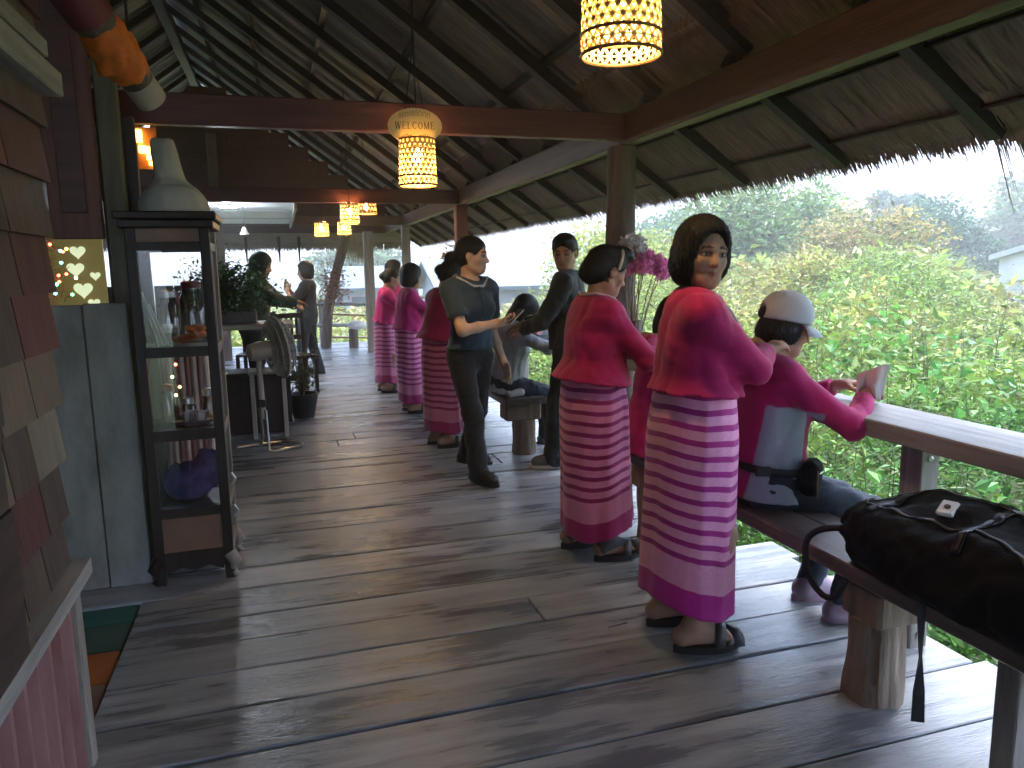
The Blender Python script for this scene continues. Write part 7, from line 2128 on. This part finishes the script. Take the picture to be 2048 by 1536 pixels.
w10 = person('woman in pink jacket farthest left in the row of women', (1.13, 8.85), -6, H=1.47, girth=0.94, lean=11, feet=[(0.02, -0.10, 0), (-0.02, 0.09, 0)],
             hands=[(0.38, -0.05, 1.03), (0.38, 0.14, 1.05)], head=(10, 18, 0), hair='bun', hint=[(-0.2, -0.8, -0.6), (0, 0.8, -0.6)],
             top=dict(mat=M_PINKJ3, hem=0.055, flare=0.030, sleeve=0.92, wr=0.006, wl=0.12), bottom=dict(kind='sarong', mat=M_SAR3, top=0.12, hem=0.12, seed=13, wrap=-1.4), res=0.011)
w11 = person('taller woman in pink with pale scarf behind the farthest left woman', (1.40, 9.75), -8, H=1.56, girth=1.0, lean=2, feet=[(0.0, -0.10, 0), (-0.02, 0.09, 0)],
             hands=[(0.30, -0.10, 1.05), (0.30, 0.14, 1.05)], head=(0, 4, 0), hair='bob',
             top=dict(mat=M_PINKJ, hem=0.05, flare=0.030, sleeve=0.92, wr=0.006), bottom=dict(kind='sarong', mat=M_SAR3, top=0.12, hem=0.12, seed=14, wrap=-1.4), res=0.012)
f = SDF(w11['hc'] - 0.3, w11['hc'] + 0.2, 0.012)
q_ = w11['T2'](-0.005, 0, 0.455); f.ell(q_, (0.10, 0.095, 0.045), None, 0.02); f.ell(q_ + np.array([0.08, -0.02, -0.06]), (0.04, 0.05, 0.08), None, 0.03); f.wrinkle(0.008, 0.06, 4); f.put('scarf', M_WTRIM, w11['root'])
# 12.. seated guests further along
g12 = person('seated guest in dark shirt in front of the woman with the bob', (1.62, 8.10), 0, H=1.52, lean=14, hip_z=0.56, feet=[(0.36, -0.10, 0), (0.36, 0.10, 0)], hands=[(0.48, -0.10, 0.90), (0.48, 0.10, 0.90)], head=(0, 25, 0), hair='bob', knee=[(1, 0, 0.9), (1, 0, 0.9)],
             top=dict(mat=M_CHAR, name='shirt', hem=-0.10, sleeve=0.4, wr=0.006), bottom=dict(kind='pants', mat=M_BLACK), shoes='shoes', res=0.012)
g13 = person('seated guest in brown shirt at the far end of the benches', (1.62, 12.0), 10, H=1.54, lean=16, hip_z=0.56, feet=[(0.36, -0.10, 0), (0.36, 0.10, 0)], hands=[(0.45, -0.10, 0.88), (0.45, 0.10, 0.88)], head=(0, 20, 0), hair='short', knee=[(1, 0, 0.9), (1, 0, 0.9)],
             top=dict(mat=M_BROWN, name='shirt', hem=-0.10, sleeve=0.4, wr=0.008), bottom=dict(kind='pants', mat=M_JEAN), shoes='shoes', res=0.013, female=False)
# 14 the photographer at the far end
p14 = person('person in dark shirt taking a picture with a phone at the far end', (0.35, 10.7), 162, H=1.575, girth=0.95, lean=-2, feet=[(-0.10, -0.10, -8), (0.06, 0.12, 8)],
             hands=[(0.245, -0.035, 1.19), (0.235, 0.065, 1.16)], hint=[(-0.3, -0.5, -0.8), (-0.3, 0.5, -0.8)], hdir=[(0.25, 0.2, 0.9), (0.25, -0.2, 0.9)], hnorm=[(0.1, 0.9, 0), (0.1, -0.9, 0)], curl=(0.6, 0.6), head=(10, 8, 0), hair='bob', female=False,
             top=dict(mat=M_CHAR, name='shirt', hem=-0.02, flare=0.01, sleeve=0.42, srad=0.060, wr=0.006), bottom=dict(kind='pants', mat=M_JEAN, infl=0.014, cuff=0.062), shoes='shoes', res=0.010)
pa = thing('phone', 'dark phone held up by the photographer at the far end', 'phone', (0.1, 10.7, 1.2))
c = p14['W']((0.275, 0.015, 1.255))
Mp = Matrix.Translation(tuple(c)) @ Matrix.Rotation(R_(162), 4, 'Z') @ Matrix.Rotation(R_(-8), 4, 'Y')
MB().box((-0.004, -0.038, -0.078), (0.004, 0.038, 0.078), 0.003, Mp).build('case', M_RUBBER, pa)
MB().box((-0.0055, -0.033, -0.07), (-0.0045, 0.033, 0.07), 0, Mp).build('screen', M_WINDOW, pa)
# 15 the hooded person behind the plant
p15 = person('person in dark green hooded jacket behind the potted plant', (-0.30, 8.70), -12, H=1.66, girth=1.12, lean=12, feet=[(0.0, -0.10, 0), (-0.05, 0.12, 0)], hands=[(0.50, -0.10, 1.10), (0.44, 0.14, 1.06)], hint=[(-0.2, -0.8, -0.2), (0, 0.8, -0.4)], head=(0, 14, 0), hair='hood', female=False,
             top=dict(mat=M_DGREEN, hem=-0.06, flare=0.02, sleeve=0.97, srad=0.066, wr=0.010, wl=0.12), bottom=dict(kind='pants', mat=M_BLACK), shoes='shoes', res=0.011)
